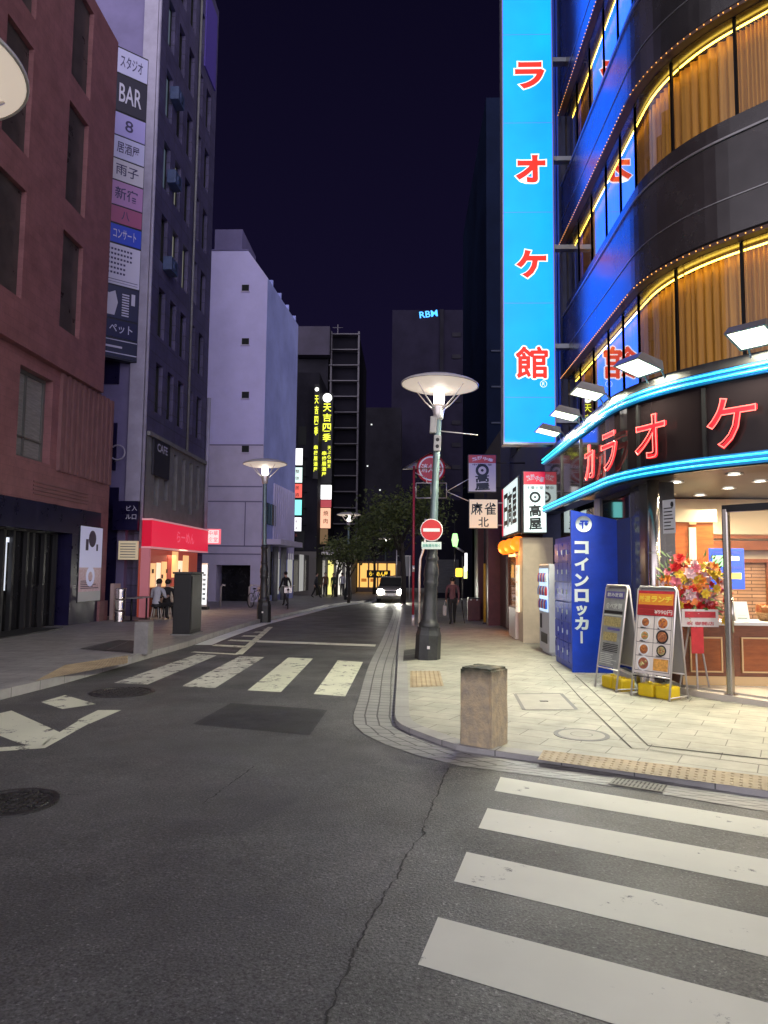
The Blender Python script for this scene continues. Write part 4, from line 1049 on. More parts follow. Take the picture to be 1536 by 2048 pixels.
# orange paper lanterns
m_lant = emat("lantern_orange", (1.0, .20, .012), 1.7)
for i, (px, py, yy) in enumerate(((1036, 1088, 17.9), (1022, 1092, 18.7), (1010, 1095, 19.7))):
    p = pt(px, py, yy); l = thing("paper_lantern", ["brightest orange paper lantern, next to the beige pier under the fascia sign", "orange paper lantern hanging in the middle of the row of three", "orange paper lantern at the far end of the row of three"][i], "lantern", p - V(0, 0, .2), "orange lanterns at the noodle shop")
    b = B(); prof = []
    for k in range(13):
        a = math.pi * (.1 + .8 * k / 12); prof.append((.19 * math.sin(a) * (1 + .03 * (k % 2)), -.2 * math.cos(a)))
    b.lathe(prof, p, 16); b.build("shade", m_lant, l); b = B(); b.lathe([(0, .19), (.07, .19), (.07, .22), (0, .22)], p, 12); b.lathe([(0, -.22), (.07, -.22), (.07, -.19), (0, -.19)], p, 12); b.tube([p + V(0, 0, .2), p + V(0, 0, .45)], .006, 5); b.build("cap", m_blk, l)
    lamp("lantern_lamp", 'POINT', p - V(.28, 0, .2), 14, (1, .45, .12), l, .12)

# dark shopfront beyond with maroon pier and yellow pole
m_maroon = mat("maroon_tile", (.11, .03, .035), .45, var=(3, .3)); m_dk = mat("dark_concrete", (.035, .034, .038), .7, var=(1.2, .4)); m_dk2 = mat("dark_wall", (.022, .021, .026), .7, var=(1.2, .4))
XD = 2.72
ds = thing("dark_shop", "dark shuttered building with a maroon pier past the noodle shop", "building", (6, 28, zg(28)))
b = B(); b.box((XD + .3, 23.05, -.6), (10, 32, 6.2)); b.build("wall", m_dk, ds)
b = B(); b.box((XD - .1, 23.1, zg(24)), (XD + .29, 24.0, 3.6)); b.box((XD - .05, 23.05, 3.601), (XD + .29, 31, 3.9)); b.box((XD - .1, 26.4, zg(26)), (XD + .29, 27.2, 3.6)); b.build("pier", m_maroon, ds)
for j in range(4):
    for k in range(0):
        b = B(); b.box((XD + .27, 24.2 + k * 2.6, 5 + j * 3.3), (XD + .31, 26.2 + k * 2.6, 6.8 + j * 3.3)); b.build("window", m_dglass, ds)
p = g(971, 1248, SWR); b = B(); b.tube([p, p + V(0, 0, 2.0)], .07, 10, 0); b.tube([p + V(0, 0, 2.0), p + V(0, 0, 4.5)], .055, 10, 1); b.lathe([(.10, 0), (.10, .05), (.07, .06)], p, 12, 1)
b.build("pole_guard", [mat("yellow_guard", (.62, .36, .04), .5, var=(6, .2)), m_dk], label="yellow sleeved pole standing against the dark maroon shopfront", cat="pole")
b = B(); p = g(945, 1243, SWR); b.cb(p + V(.1, .6, .38), (.45, .4, .76), 0, bev=.02); b.cb(p + V(.1, .6, .78), (.42, .36, .05), 1); b.cb(p + V(-.02, .38, .74), (.06, .03, .05), 2); b.cb(p + V(.2, .38, .74), (.06, .03, .05), 2)
b.build("maroon_bin", [m_maroon, m_blk, m_white], label="maroon waste bin standing by the dark shopfront", cat="bin")
# small hanging signs on arms
ys = 20.0; x0, x1 = pt(936, 950, ys).x, pt(993, 950, ys).x
s1 = boxsign(x0, x1, ys, pt(960, 985, ys).z, pt(960, 909, ys).z, "dim box sign with red header hung on arms above the 麻雀 sign", dim=.5, th=.16)
b = B()
for z in (pt(960, 925, ys).z, pt(960, 975, ys).z): b.tube([V(x1 - .02, ys + .08, z), V(XR + .65, ys + .08, z)], .02, 6)
b.build("arm", m_blk, s1)
x0, x1 = pt(938, 1030, ys).x, pt(996, 1030, ys).x; z0, z1 = pt(960, 1057, ys).z, pt(960, 998, ys).z
s2 = thing("box_sign", "cream box sign reading 麻雀 北 in black characters", "sign", ((x0 + x1) / 2, ys + .09, z0))
m_cream = mat("sign_cream", (.62, .50, .36), .5, emit=((1, .78, .52), .32))
b = B(); b.box((x0, ys, z0), (x1, ys + .16, z1), bev=.008); b.build("casing", m_blk, s2)
b = B(); b.box((x0 + .015, ys - .005, z0 + .015), (x1 - .015, ys - .001, z1 - .015)); b.build("face", m_cream, s2)
b = B(); xc = (x0 + x1) / 2; w = x1 - x0; h = z1 - z0
b.text("麻", .3, V(xc - w * .23, ys - .006, z0 + h * .67), (1, 0, 0), (0, -1, 0), 0, .03, .002, w=w * .40, h=h * .42); b.text("雀", .3, V(xc + w * .23, ys - .006, z0 + h * .67), (1, 0, 0), (0, -1, 0), 0, .03, .002, w=w * .40, h=h * .42)
b.text("北", .3, V(xc, ys - .006, z0 + h * .22), (1, 0, 0), (0, -1, 0), 0, .03, .002, w=w * .36, h=h * .33); b.build("lettering", m_sink, s2)
b = B(); b.tube([V(x1 - .02, ys + .08, z1 - .1), V(XR + .65, ys + .08, z1 - .1)], .02, 6); b.tube([V(x1 - .02, ys + .08, z0 + .1), V(XR + .65, ys + .08, z0 + .1)], .02, 6)
pa = pt(893, 983, ys); b.tube([pa, pt(937, 958, ys)], .012, 5); b.tube([pa, pt(937, 1002, ys)], .012, 5); b.build("arm", m_al, s2)
# small lit shop signs far along the right pavement
b = B(); b.cb(pt(932, 1124, 30), (.10, .10, .75), 0); b.cb(pt(918, 1145, 30), (.28, .2, .36), 1, bev=.05); b.cb(pt(931, 1145, 30.2), (.14, .1, .5), 2)
b.cb(pt(925, 1165, 30.2), (.05, .05, 2.2), 3); b.build("shop_sign", [emat("far_white", (1, 1, 1), 2), emat("far_yellow", (1, .62, .05), 2.2), emat("far_lime", (.85, .95, .4), 1.6), m_blk], label="small glowing white and yellow lamps on a post down the right pavement", cat="sign")
b = B(); p = pt(910, 1080, 33)
b.lathe([(.10, -.3), (.16, 0), (.10, .3)], p, 10, 0); b.tube([p + V(0, 0, .9), p + V(0, 0, -1.2)], .04, 6, 1); b.tube([p + V(0, 0, -.3), p + V(.4, 0, -.55)], .05, 6, 2); b.cb((p.x, p.y, (p.z + zg(33)) / 2 - .4), (.07, .07, p.z - zg(33) - .5), 1)
b.build("green_neon_sign", [emat("green_neon", (.45, 1, .35), 1.8), m_blk, m_al], label="small green neon sign glowing behind the no entry sign", cat="sign")

# ================================================================== street lamps
m_pole = mat("lamp_pole_green", (.16, .22, .22), .4, .5, var=(4, .2)); m_base = mat("lamp_base_dark", (.045, .046, .048), .4, .4, var=(5, .3)); m_disc = mat("lit_lamp_disc", (.80, .70, .60), .5, emit=((1.0, .84, .70), .45)); m_discb = mat("lamp_disc_back", (.5, .48, .47), .45)  # lamp light on the disc underside is given as glow of the disc
m_glow = emat("lamp_glow", (1.0, .95, .88), 8.0)
def make_lamp(loc, label, group):
    o = thing("street_lamp", label, "street lamp", loc, group); L = Vector(loc)
    b = B(); b.lathe([(.24, -.1), (.24, .42), (.215, .50), (.215, .55)], L, 8, 0, smooth=False); b.cb(L + V(0, -.235, .22), (.05, .03, .05), 1); b.build("plinth", [m_base, m_al], o)
    b = B(); b.lathe([(.19, .55), (.205, .60), (.20, .64), (.175, .70), (.155, 1.05), (.145, 1.25), (.165, 1.29), (.165, 1.34), (.15, 1.38), (.175, 1.46), (.165, 1.56), (.135, 1.66), (.125, 1.70), (.145, 1.73), (.145, 1.77), (.12, 1.80), (.115, 2.15), (.145, 2.2), (.145, 2.24), (.09, 2.30)], L, 24); b.v = [V(L.x + (v.x - L.x) * (.84 if v.z - L.z > .62 else 1), L.y + (v.y - L.y) * (.84 if v.z - L.z > .62 else 1), v.z) for v in b.v]; b.build("column", m_base, o)
    b = B(); b.lathe([(.078, 2.28), (.068, 3.2), (.064, 4.3)], L, 20); b.build("pole", m_pole, o)
    b = B(); b.lathe([(.064, 4.22), (.10, 4.25), (.10, 4.33), (.13, 4.43), (.13, 4.49), (.0, 4.49)], L, 20); b.build("cup", m_al, o)
    b = B(); b.lathe([(.095, 4.495), (.105, 4.60), (.10, 4.735), (0, 4.75)], L, 20); b.build("lamp_glass", m_glow, o)
    b = B(); b.lathe([(0, 4.745), (.30, 4.76), (.60, 4.80), (.735, 4.845)], L, 48, 0); b.lathe([(.735, 4.84), (.755, 4.84), (.755, 4.865), (.70, 4.90), (.5, 4.965), (.25, 5.0), (0, 5.01)], L, 48, 1); b.build("disc_shade", [m_disc, m_discb], o)
    b = B()
    for k in range(4):
        a = math.pi / 4 + k * math.pi / 2; d = V(math.cos(a), math.sin(a), 0)
        b.tube([L + d * .11 + V(0, 0, 4.40), L + d * .36 + V(0, 0, 4.58), L + d * .60 + V(0, 0, 4.80)], .013, 6)
    b.build("strut", m_al, o)
    lamp("street_lamp_light", 'SPOT', L + V(0, 0, 4.60), 3600, (1.0, .93, .80), o, .10, R_(165), .7, (0, 0, -1))
    lamp("street_lamp_uplight", 'SPOT', L + V(0, 0, 4.38), 190, (1.0, .86, .72), o, .08, R_(160), .5, (0, 0, 1))
    return o
p1 = g(855, 1318, SWR); GRP = "disc-headed street lamps along the street"
L1 = make_lamp(p1, "nearest disc-headed street lamp on the right pavement, carrying grey boxes on its pole", GRP)
L1.rotation_euler = (0, R_(2.3), 0); L1.scale = (1, 1, 1.085)
p2 = g(528, 1229, SWL + .16); p2 = pt(528, 1224, 24.0); p2.z = zg(24.0) + SWL
L2 = copy_tree(L1, p2, "disc-headed street lamp on the left pavement in front of the lavender building"); L2.rotation_euler = (0, R_(-.9), 0)
p3 = pt(695, 1205, 44); p3.z = zg(44) + SWL
L3 = copy_tree(L1, p3, "far disc-headed street lamp above the small tree"); L3.rotation_euler = (0, 0, 0)
p4 = pt(770, 1190, 70); p4.z = zg(70)
L4 = copy_tree(L1, p4, "farthest street lamp, glowing above the car"); L4.rotation_euler = (0, 0, 0)
pa = None
for k in range(60):                                 # the lamp whose disc centre shows just outside the left edge
    q = pt(-170, 137, 3.5 + k * .05)
    if pa is None or abs(q.z - 5.25) < abs(pa.z - 5.25): pa = q
pa.z = zg(pa.y) + SWL
L5 = copy_tree(L1, pa, "street lamp whose bright disc is cut off by the left edge overhead"); L5.rotation_euler = (0, 0, 0)
# boxes and loudspeaker strapped to the nearest pole (children of that lamp only)
b = B(); L = p1
b.cb(L + V(-.09, -.02, 4.12), (.13, .14, .30), 0, bev=.02); b.cb(L + V(.0, -.10, 3.78), (.14, .10, .28), 0, bev=.015); b.lathe([(0, 0), (.035, 0)], L + V(0, -.152, 3.84), 12, 1, Matrix.Rotation(R_(90), 4, 'X')); b.lathe([(0, 0), (.035, 0)], L + V(0, -.152, 3.72), 12, 1, Matrix.Rotation(R_(90), 4, 'X'))
b.build("control_box", [mat("grey_box", (.36, .35, .35), .5), m_ink], L1)
b = B(); b.tube([L + V(.05, 0, 4.02), L + V(.78, 0, 3.98)], .010, 6); b.build("banner_arm", m_al, L1)

# fire hydrant pole with its round sign, small roof lamp and empty frame
m_redpole = mat("red_pole", (.34, .03, .05), .4, var=(5, .2)); m_signred = mat("sign_red_paint", (.50, .02, .04), .4)
pf = g(826, 1252, SWR) ; YF = pf.y
hy = thing("hydrant_sign", "red fire hydrant post with a round 消火栓 sign, small pointed roof and empty frame", "sign post", pf)
top = pt(829, 932, YF).z
b = B(); b.tube([pf, V(pf.x, YF, top)], .038, 12); b.tube([V(pf.x, YF, 1.55), V(pf.x, YF, 1.75)], .041, 12, 1); b.tube([pf, pf + V(0, 0, .35)], .05, 12, 2); b.build("post", [m_redpole, m_al, m_al], hy)
c = pt(862, 937, YF); M = Matrix.Rotation(R_(90), 4, 'X'); rr = 29 / F_PX * YF
b = B(); b.lathe([(0, 0), (rr * .76, 0)], c, 32, 0, M); b.lathe([(rr * .76, .004), (rr * .86, .004)], c, 32, 1, M); b.lathe([(rr * .86, .002), (rr, .002), (rr, -.05), (0, -.05)], c, 32, 0, M)
b.text("消火栓", .2, c + V(0, -.008, .01), (1, 0, 0), (0, -1, 0), 1, .03, .004, w=rr * 1.35, h=rr * .6); b.build("round_sign", [m_signred, m_white], hy)
b = B(); e0, e1, tp = pt(805, 938, YF), pt(902, 936, YF), pt(862, 905, YF)
b.add([e0 + V(0, -.1, 0), e1 + V(0, -.1, 0), tp + V(0, -.1, 0), e0 + V(0, .16, 0), e1 + V(0, .16, 0), tp + V(0, .16, 0)], [(0, 1, 4, 3), (3, 5, 2, 0), (1, 2, 5, 4), (3, 4, 5)]); b.build("pointed_roof", mat("roof_grey", (.38, .35, .33), .5), hy)
b = B(); fr = [pt(832, 966, YF), pt(893, 966, YF), pt(893, 996, YF), pt(832, 996, YF)]
for i in range(4): b.tube([fr[i], fr[(i + 1) % 4]], .014, 6)
b.tube([pt(862, 966, YF), pt(862, 996, YF)], .012, 6); b.tube([pt(829, 945, YF), pt(850, 955, YF)], .015, 6); b.tube([pt(829, 975, YF), pt(832, 975, YF)], .015, 6); b.tube([pt(853, 955, YF), pt(853, 966, YF)], .015, 6); b.build("empty_frame", m_al, hy)
# no entry sign
pn = g(838, 1268, SWR); YN = pn.y
ne = thing("no_entry_sign", "red no entry disc with a white bar clamped to the nearest lamp pole", "traffic sign", pn)
YS_ = p1.y - .26; c = pt(863, 1060, YS_); rr = 22.5 / F_PX * YS_; ne.location = (c.x, c.y, c.z - rr)
b = B(); cq = pt(857, 1060, YN); b.tube([pn, V(pn.x, YN, 1.4), V(pn.x + .02, YN, 1.9), V(cq.x - .10, YN, 2.3), V(cq.x - .08, YN, cq.z + .30)], .032, 10)
b.build("bent_post", m_al, label="thin bent grey post standing just behind the nearest street lamp", cat="post")
b = B()
for dz in (-.12, .12): b.tube([V(p1.x + .085 + .1 * math.cos(t_), p1.y + .1 * math.sin(t_), c.z + dz) for t_ in [k * math.pi / 8 for k in range(16)]], .014, 6, closed=True)
b.cb(V(c.x, (c.y + p1.y) / 2 - .03, c.z), (.06, abs(p1.y - c.y) - .09, .2)); b.build("clamp", m_al, ne)
b = B(); b.lathe([(0, 0), (rr * .93, 0)], c, 36, 0, M); b.lathe([(rr * .93, .001), (rr, .001), (rr, -.02), (0, -.02)], c, 36, 1, M); b.box((c.x - rr * .74, c.y - .006, c.z - rr * .15), (c.x + rr * .74, c.y - .002, c.z + rr * .15), 1); b.build("disc", [mat("noentry_red", (.55, .02, .02), .35), m_white], ne)
c2 = pt(863, 1091, YS_); b = B(); b.box((c2.x - .185, c2.y, c2.z - .068), (c2.x + .185, c2.y + .012, c2.z + .068), 0)
b.text("自転車を除く", .1, c2 + V(0, -.001, 0), (1, 0, 0), (0, -1, 0), 1, .01, .003, w=.32, h=.06); b.build("plate", [mat("plate_pale", (.62, .72, .66), .4), mat("plate_green", (.05, .35, .25), .4)], ne)
# stone bollard at the corner
pb = g(968, 1487, SWR); wv = .0
m_stone = mat("bollard_stone", (.58, .46, .27), .75, var=(11, .35), bump=(55, .5), col2=(.33, .29, .22)); m_moss = mat("bollard_top", (.07, .075, .05), .85, var=(10, .4))
bm = bmesh.new(); bmesh.ops.create_cube(bm, size=1)
for v in bm.verts: v.co = Vector((v.co.x * .335, v.co.y * .335, v.co.z * .73 + .365 - .02))
bmesh.ops.bevel(bm, geom=bm.edges[:], offset=.02, segments=2, affect='EDGES'); bmesh.ops.subdivide_edges(bm, edges=[e for e in bm.edges if e.calc_length() > .2], cuts=7, use_grid_fill=True)
for v in bm.verts: v.co += Vector((rnd.gauss(0, .0016), rnd.gauss(0, .0016), rnd.gauss(0, .0016)))
bm.verts.index_update(); RM = Matrix.Translation(pb) @ Matrix.Rotation(R_(54), 4, 'Z')
b = B(); b.add([RM @ v.co for v in bm.verts], [[v.index for v in f.verts] for f in bm.faces], 0)
for i, f in enumerate(bm.faces):
    if f.calc_center_median().z > .52 + .06 * math.sin(f.calc_center_median().x * 20): pass
bm.free()
m_st = m_stone.node_tree; nn_ = m_st.nodes; tcx = nn_.new("ShaderNodeTexCoord"); spx = nn_.new("ShaderNodeSeparateXYZ"); m_st.links.new(tcx.outputs["Object"], spx.inputs[0])
nz = nn_.new("ShaderNodeTexNoise"); nz.inputs["Scale"].default_value = 6; m_st.links.new(tcx.outputs["Object"], nz.inputs["Vector"])
ad = nn_.new("ShaderNodeMath"); ad.operation = 'MULTIPLY_ADD'; ad.inputs[1].default_value = .25; m_st.links.new(nz.outputs["Fac"], ad.inputs[0]); m_st.links.new(spx.outputs["Z"], ad.inputs[2])
rg = nn_.new("ShaderNodeMapRange"); rg.inputs["From Min"].default_value = .74; rg.inputs["From Max"].default_value = .86; m_st.links.new(ad.outputs[0], rg.inputs["Value"])
mxs = nn_.new("ShaderNodeMix"); mxs.data_type = 'RGBA'; mxs.inputs[7].default_value = (.05, .055, .035, 1); m_st.links.new(rg.outputs[0], mxs.inputs[0])
bs_ = nn_["Principled BSDF"]; old = bs_.inputs["Base Color"].links[0].from_socket; m_st.links.new(old, mxs.inputs[6]); m_st.links.new(mxs.outputs[2], bs_.inputs["Base Color"])
b.build("stone_bollard", m_stone, label="square stone bollard with a mossy dark top at the pavement corner", cat="bollard")

# ================================================================== left side of the street
def openwall(b, O, U, w, z0, z1, ops, N, depth=.2, mi=0, rmi=None):
    """front face from O along U (unit) between z0 and z1 with recessed openings (u0, za, u1, zb); N points out of the wall"""
    us_ = sorted(set([0, w] + [x for o in ops for x in (o[0], o[2])])); zs = sorted(set([z0, z1] + [x for o in ops for x in (o[1], o[3])]))
    O = Vector(O); U = Vector(U); N = Vector(N); rmi = mi if rmi is None else rmi
    P = lambda u, z, d=0: V(O.x, O.y, 0) + U * u + V(0, 0, z) - N * d
    for i in range(len(us_) - 1):
        for j in range(len(zs) - 1):
            uc_, zc = (us_[i] + us_[i + 1]) / 2, (zs[j] + zs[j + 1]) / 2
            if any(o[0] < uc_ < o[2] and o[1] < zc < o[3] for o in ops): continue
            b.quad(P(us_[i], zs[j]), P(us_[i + 1], zs[j]), P(us_[i + 1], zs[j + 1]), P(us_[i], zs[j + 1]), mi)
    for u0_, za, u1, zb_ in ops:
        b.quad(P(u0_, za), P(u0_, zb_), P(u0_, zb_, depth), P(u0_, za, depth), rmi); b.quad(P(u1, za), P(u1, zb_), P(u1, zb_, depth), P(u1, za, depth), rmi)
        b.quad(P(u0_, zb_), P(u1, zb_), P(u1, zb_, depth), P(u0_, zb_, depth), rmi); b.quad(P(u0_, za), P(u1, za), P(u1, za, depth), P(u0_, za, depth), rmi)
def wquad(name, O, U, N, o, depth, m, parent, frame=None, bars=(), fw_=.05):
    O = Vector(O); U = Vector(U); N = Vector(N)
    P = lambda u, z, d: V(O.x, O.y, 0) + U * u + V(0, 0, z) - N * d
    b = B(); b.quad(P(o[0], o[1], depth), P(o[2], o[1], depth), P(o[2], o[3], depth), P(o[0], o[3], depth))
    w = b.build(name, m, parent)
    if frame:
        f = B(); M = Matrix(((U.x, N.x, 0, 0), (U.y, N.y, 0, 0), (0, 0, 1, 0), (0, 0, 0, 1)))
        def bar(u0_, u1, za, zb_):
            c = P((u0_ + u1) / 2, (za + zb_) / 2, depth - .03); f.cb((0, 0, 0), (u1 - u0_, .05, zb_ - za), 0, Matrix.Translation(c) @ M)
        bar(o[0], o[0] + fw_, o[1], o[3]); bar(o[2] - fw_, o[2], o[1], o[3]); bar(o[0] + fw_, o[2] - fw_, o[3] - fw_, o[3]); bar(o[0] + fw_, o[2] - fw_, o[1], o[1] + fw_)
        for k in bars:
            if k[0] == 'h': z = o[1] + (o[3] - o[1]) * k[1]; bar(o[0] + fw_, o[2] - fw_, z - .02, z + .02)
            else: u = o[0] + (o[2] - o[0]) * k[1]; bar(u - .02, u + .02, o[1] + fw_, o[3] - fw_)
        f.build("frame", frame, w)
    return w
m_pink = brickmat("pink_tile_wall", (.30, .135, .145), (.28, .125, .135), (.24, .105, .115), .46, .23, .008, .55, axes=(1, 2), bumpy=.3, var=.3); m_pinkd = mat("pink_ribs", (.24, .12, .125), .55, var=(2, .15))
m_wing = mat("dark_window", (.035, .037, .036), .12, spec=.6); m_wframe = mat("window_frame_grey", (.17, .17, .165), .4, .4); m_blind = mat("window_blind", (.25, .245, .24), .5, var=(3, .3), stretch=(1, 1, 9))
m_navy = mat("navy_shopfront", (.010, .008, .040), .3, var=(2, .3))
EX = V(0, 1, 0); NX = V(1, 0, 0)
x1 = g(189, 1243, SWL).x
YA, YE, YL_ = 6.0, ps(204, 560, x1).y, ps(222, 900, x1).y
b1 = thing("pink_building", "dusky pink tiled building with dark slot windows and a navy shopfront", "building", (x1 - 4, (YA + YE) / 2, zg(15)))
ztop = ps(217, 72, x1).z; zm = ps(189, 783, x1).z; zc = ps(120, 1010, x1).z
u = lambda px, py: ps(px, py, x1).y - YA
slots = []; m_slot1 = mat('slot_glass', (.075, .06, .06), .3, spec=.3, var=(1.5, .4))
ua, ub_ = u(108, 560), u(150, 560)
zz = [(ps(128, 668, x1).z, ps(128, 472, x1).z), (ps(138, 420, x1).z, ps(138, 216, x1).z), (ps(150, 178, x1).z, ps(150, -15, x1).z)]
for k in range(4):
    for za, zb_ in zz:
        if zb_ < ztop - .3: slots.append((ua - 3.05 * k, za, ub_ - 3.05 * k, zb_))
b = B(); b.box((x1 - 14, YA, -.5), (x1 - .45, YE, ztop))
b.quad(V(x1 - .45, YE, zm), V(x1 + .20, YE, zm), V(x1 + .20, YE, ztop), V(x1 - .45, YE, ztop)); b.quad(V(x1 - .45, YA, zm), V(x1 + .2, YA, zm), V(x1 + .2, YE, zm), V(x1 - .45, YE, zm)); b.quad(V(x1 - .45, YA, ztop), V(x1 + .2, YA, ztop), V(x1 + .2, YE, ztop), V(x1 - .45, YE, ztop))
openwall(b, (x1 + .20, YA, 0), EX, YE - YA, zm, ztop, slots, NX, .14)
lw = (u(32, 900), ps(60, 918, x1).z, u(100, 900), ps(60, 738, x1).z); w2 = (lw[0] - 3.4, lw[1], lw[2] - 3.4, lw[3]); w3 = (lw[0] - 6.8, lw[1], lw[2] - 6.8, lw[3])
openwall(b, (x1, YA, 0), EX, YL_ - YA, zc, zm, [lw, w2, w3], NX, .3)
shop = (0, zg(14), u(150, 1130), ps(100, 1065, x1).z)
b.quad(V(x1 - .45, YL_, -.4), V(x1, YL_, -.4), V(x1, YL_, zm), V(x1 - .45, YL_, zm)); b.quad(V(x1 - .45, YE, zm), V(x1, YE, zm), V(x1, YL_, zm), V(x1 - .45, YL_, zm)); b.quad(V(x1 - .45, YE, -.4), V(x1 - .45, YL_, -.4), V(x1 - .45, YL_, zm), V(x1 - .45, YE, zm))
openwall(b, (x1 - .001, YA, 0), EX, YL_ - YA, -.5, zc - .001, [(0, -.5, u(196, 1130), zc - .3)], NX, .4)
b.box((x1 + .001, u(196, 1130) + YA - .0, -.4), (x1 + .10, YL_, .55))
b.build("wall", m_pink, b1)
for o in slots: wquad("window", (x1 + .20, YA, 0), EX, NX, o, .13, m_slot1, b1)
for o in (lw, w2, w3): wquad("window", (x1, YA, 0), EX, NX, o, .26, m_blind, b1, m_wframe, [('v', .42), ('h', .25)], .09)
b = B(); ya_, yb_ = ps(112, 870, x1).y, YL_ - .05; za, zb_ = ps(150, 952, x1).z, zm - .02; n = 11
for k in range(n): yy = ya_ + (yb_ - ya_) * (k + .5) / n; b.box((x1 + .002, yy - .085, za), (x1 + .10, yy + .085, zb_), 0)
b.build("ribbed_panel", m_pinkd, b1)
b = B()
for k in range(4): b.box((x1 + .002, ps(65, 990, x1).y, zc + .16 + k * .10), (x1 + .03, ps(175, 990, x1).y, zc + .20 + k * .10))
b.build("vent_louvre", m_pinkd, b1)
yS = u(196, 1130) + YA
b = B(); b.box((x1 - .42, YA, zc - .75), (x1 + .04, yS - .01, zc - .02)); b.box((x1 - .42, ps(140, 1130, x1).y, -.4), (x1 + .03, yS - .012, zc - .751)); b.build("shop_fascia", m_navy, b1)
m_ent = mat("entrance_dark", (.012, .012, .014), .25, var=(2, .3))
b = B(); b.box((x1 - .449, YA, -.4), (x1 - .40, yS, zc - .76)); b.build("entrance_back", m_ent, b1)
b = B()
for px in (3, 22, 50, 62, 85, 108, 128): yy = ps(px, 1150, x1 - .3).y; b.box((x1 - .36, yy - .05, -.4), (x1 - .26, yy + .05, 2.6))
b.box((x1 - .36, YA, 2.5), (x1 - .26, ps(128, 1150, x1).y, 2.62)); b.build("door_frame", mat("door_frame_dark", (.045, .045, .048), .3, .4), b1)
yy = ps(14, 1150, x1 - .38).y; b = B(); b.box((x1 - .39, yy - .12, 1.0), (x1 - .375, yy - .07, 2.3)); b.box((x1 - .39, yy - .2, 2.2), (x1 - .375, yy + .12, 2.32)); b.box((x1 - .39, yy - .28, .9), (x1 - .375, yy - .2, 1.8)); b.build("lit_slot", emat("entrance_light", (.8, .85, .95), .9), b1)
b = B(); b.box((x1 - .35, YA, zg(14) + SWL - .1), (x1 + .55, ps(85, 1250, x1).y, zg(17) + SWL + .03)); b.build("doorstep", mat("doorstep", (.06, .06, .06), .35, var=(3, .3)), b1)
# poster on the pink pier
ya_, yb_ = ps(159, 1130, x1 + .06).y, ps(203, 1130, x1 + .06).y; za, zb_ = ps(165, 1203, x1).z, ps(165, 1052, x1).z
po = thing("poster_panel", "tall pale poster panel with a dark-haired portrait sketch on the pink pier", "poster", (x1 + .06, (ya_ + yb_) / 2, za))
b = B(); b.box((x1 + .021, ya_ - .03, za - .03), (x1 + .05, yb_ + .03, zb_ + .03)); b.build("frame", m_blk, po)
m_post = mat("poster_lilac", (.55, .55, .72), .4, emit=((.6, .62, .9), .28)); m_post2 = mat("poster_rose", (.45, .28, .30), .4, var=(14, .7), col2=(.62, .55, .62), emit=((.5, .3, .33), .16)); m_post3 = mat("poster_grey", (.42, .42, .42), .5, emit=((.5, .5, .5), .14))
b = B(); H = zb_ - za; b.box((x1 + .051, ya_, za + .45 * H), (x1 + .056, yb_, zb_), 0); b.box((x1 + .051, ya_, za + .13 * H), (x1 + .056, yb_, za + .4499 * H), 1); b.box((x1 + .051, ya_, za), (x1 + .056, yb_, za + .1299 * H), 2)
ym = (ya_ + yb_) / 2; W = yb_ - ya_
b.lathe([(0, 0), (.17 * W, 0)], (x1 + .058, ym + .03 * W, za + .84 * H), 16, 3, Matrix.Rotation(R_(90), 4, 'Y')); b.box((x1 + .0565, ym - .26 * W, za + .68 * H), (x1 + .0575, ym - .14 * W, za + .83 * H), 3); b.box((x1 + .0565, ym + .22 * W, za + .68 * H), (x1 + .0575, ym + .3 * W, za + .77 * H), 3)
b.lathe([(.10 * W, 0), (.2 * W, 0)], (x1 + .058, ym, za + .33 * H), 16, 0, Matrix.Rotation(R_(90), 4, 'Y'))
for k in range(5): b.box((x1 + .0565, ya_ + .08 * W, za + (.17 + .024 * k) * H), (x1 + .0575, yb_ - .1 * W - .3 * W * rnd.random(), za + (.18 + .024 * k) * H), 3)
b.build("print", [m_post, m_post2, m_post3, mat("poster_ink", (.06, .05, .10), .5)], po)

# ------------------------------------------------------------------ dark office building with the sign stack
x2 = g(279, 1233, SWL).x; Y2 = g(279, 1233, SWL).y; Y2E = ps(408, 1000, x2).y
m_slate = brickmat("slate_facade", (.12, .105, .20), (.10, .09, .175), (.055, .05, .08), 1.2, .6, .015, .45, axes=(1, 2), bumpy=.3, var=.35, offset=0); m_lilac = mat("lilac_wall", (.17, .15, .30), .65, var=(.7, .2)); m_pil = mat("pale_pilaster", (.36, .34, .45), .5, var=(2, .15)); m_greyp = mat("grey_panel", (.22, .22, .22), .5, var=(2, .25))
b2 = thing("office_building", "tall dark slate building with lit upper windows and a pale corner pilaster", "building", (x2 - 4, Y2 + 3, zg(26)))
ZT2 = ps(438, 24, x2).z; Z2 = ps(300, 868, x2).z; ZA = ps(304, 1040, x2).z
ops = []; W2 = Y2E - Y2
for f in range(7):
    for k in range(5): ops.append((.7 + k * (W2 - 1.0) / 5, Z2 + .9 + f * 2.85, .7 + k * (W2 - 1.0) / 5 + (W2 - 1) / 5 - .55, Z2 + 2.75 + f * 2.85))
b = B(); b.box((x2 - 12, Y2 + .3, -.5), (x2 - .3, Y2E - .01, ZT2)); openwall(b, (x2, Y2, 0), EX, W2, Z2, ZT2, ops, NX, .22)
b.quad(V(x2 - .3, Y2, -.5), V(x2, Y2, -.5), V(x2, Y2, ZT2), V(x2 - .3, Y2, ZT2)); b.quad(V(x2 - .3, Y2E, -.5), V(x2, Y2E, -.5), V(x2, Y2E, ZT2), V(x2 - .3, Y2E, ZT2)); b.quad(V(x2 - .3, Y2, ZT2), V(x2, Y2, ZT2), V(x2, Y2E, ZT2), V(x2 - .3, Y2E, ZT2)); b.build("facade", m_slate, b2)
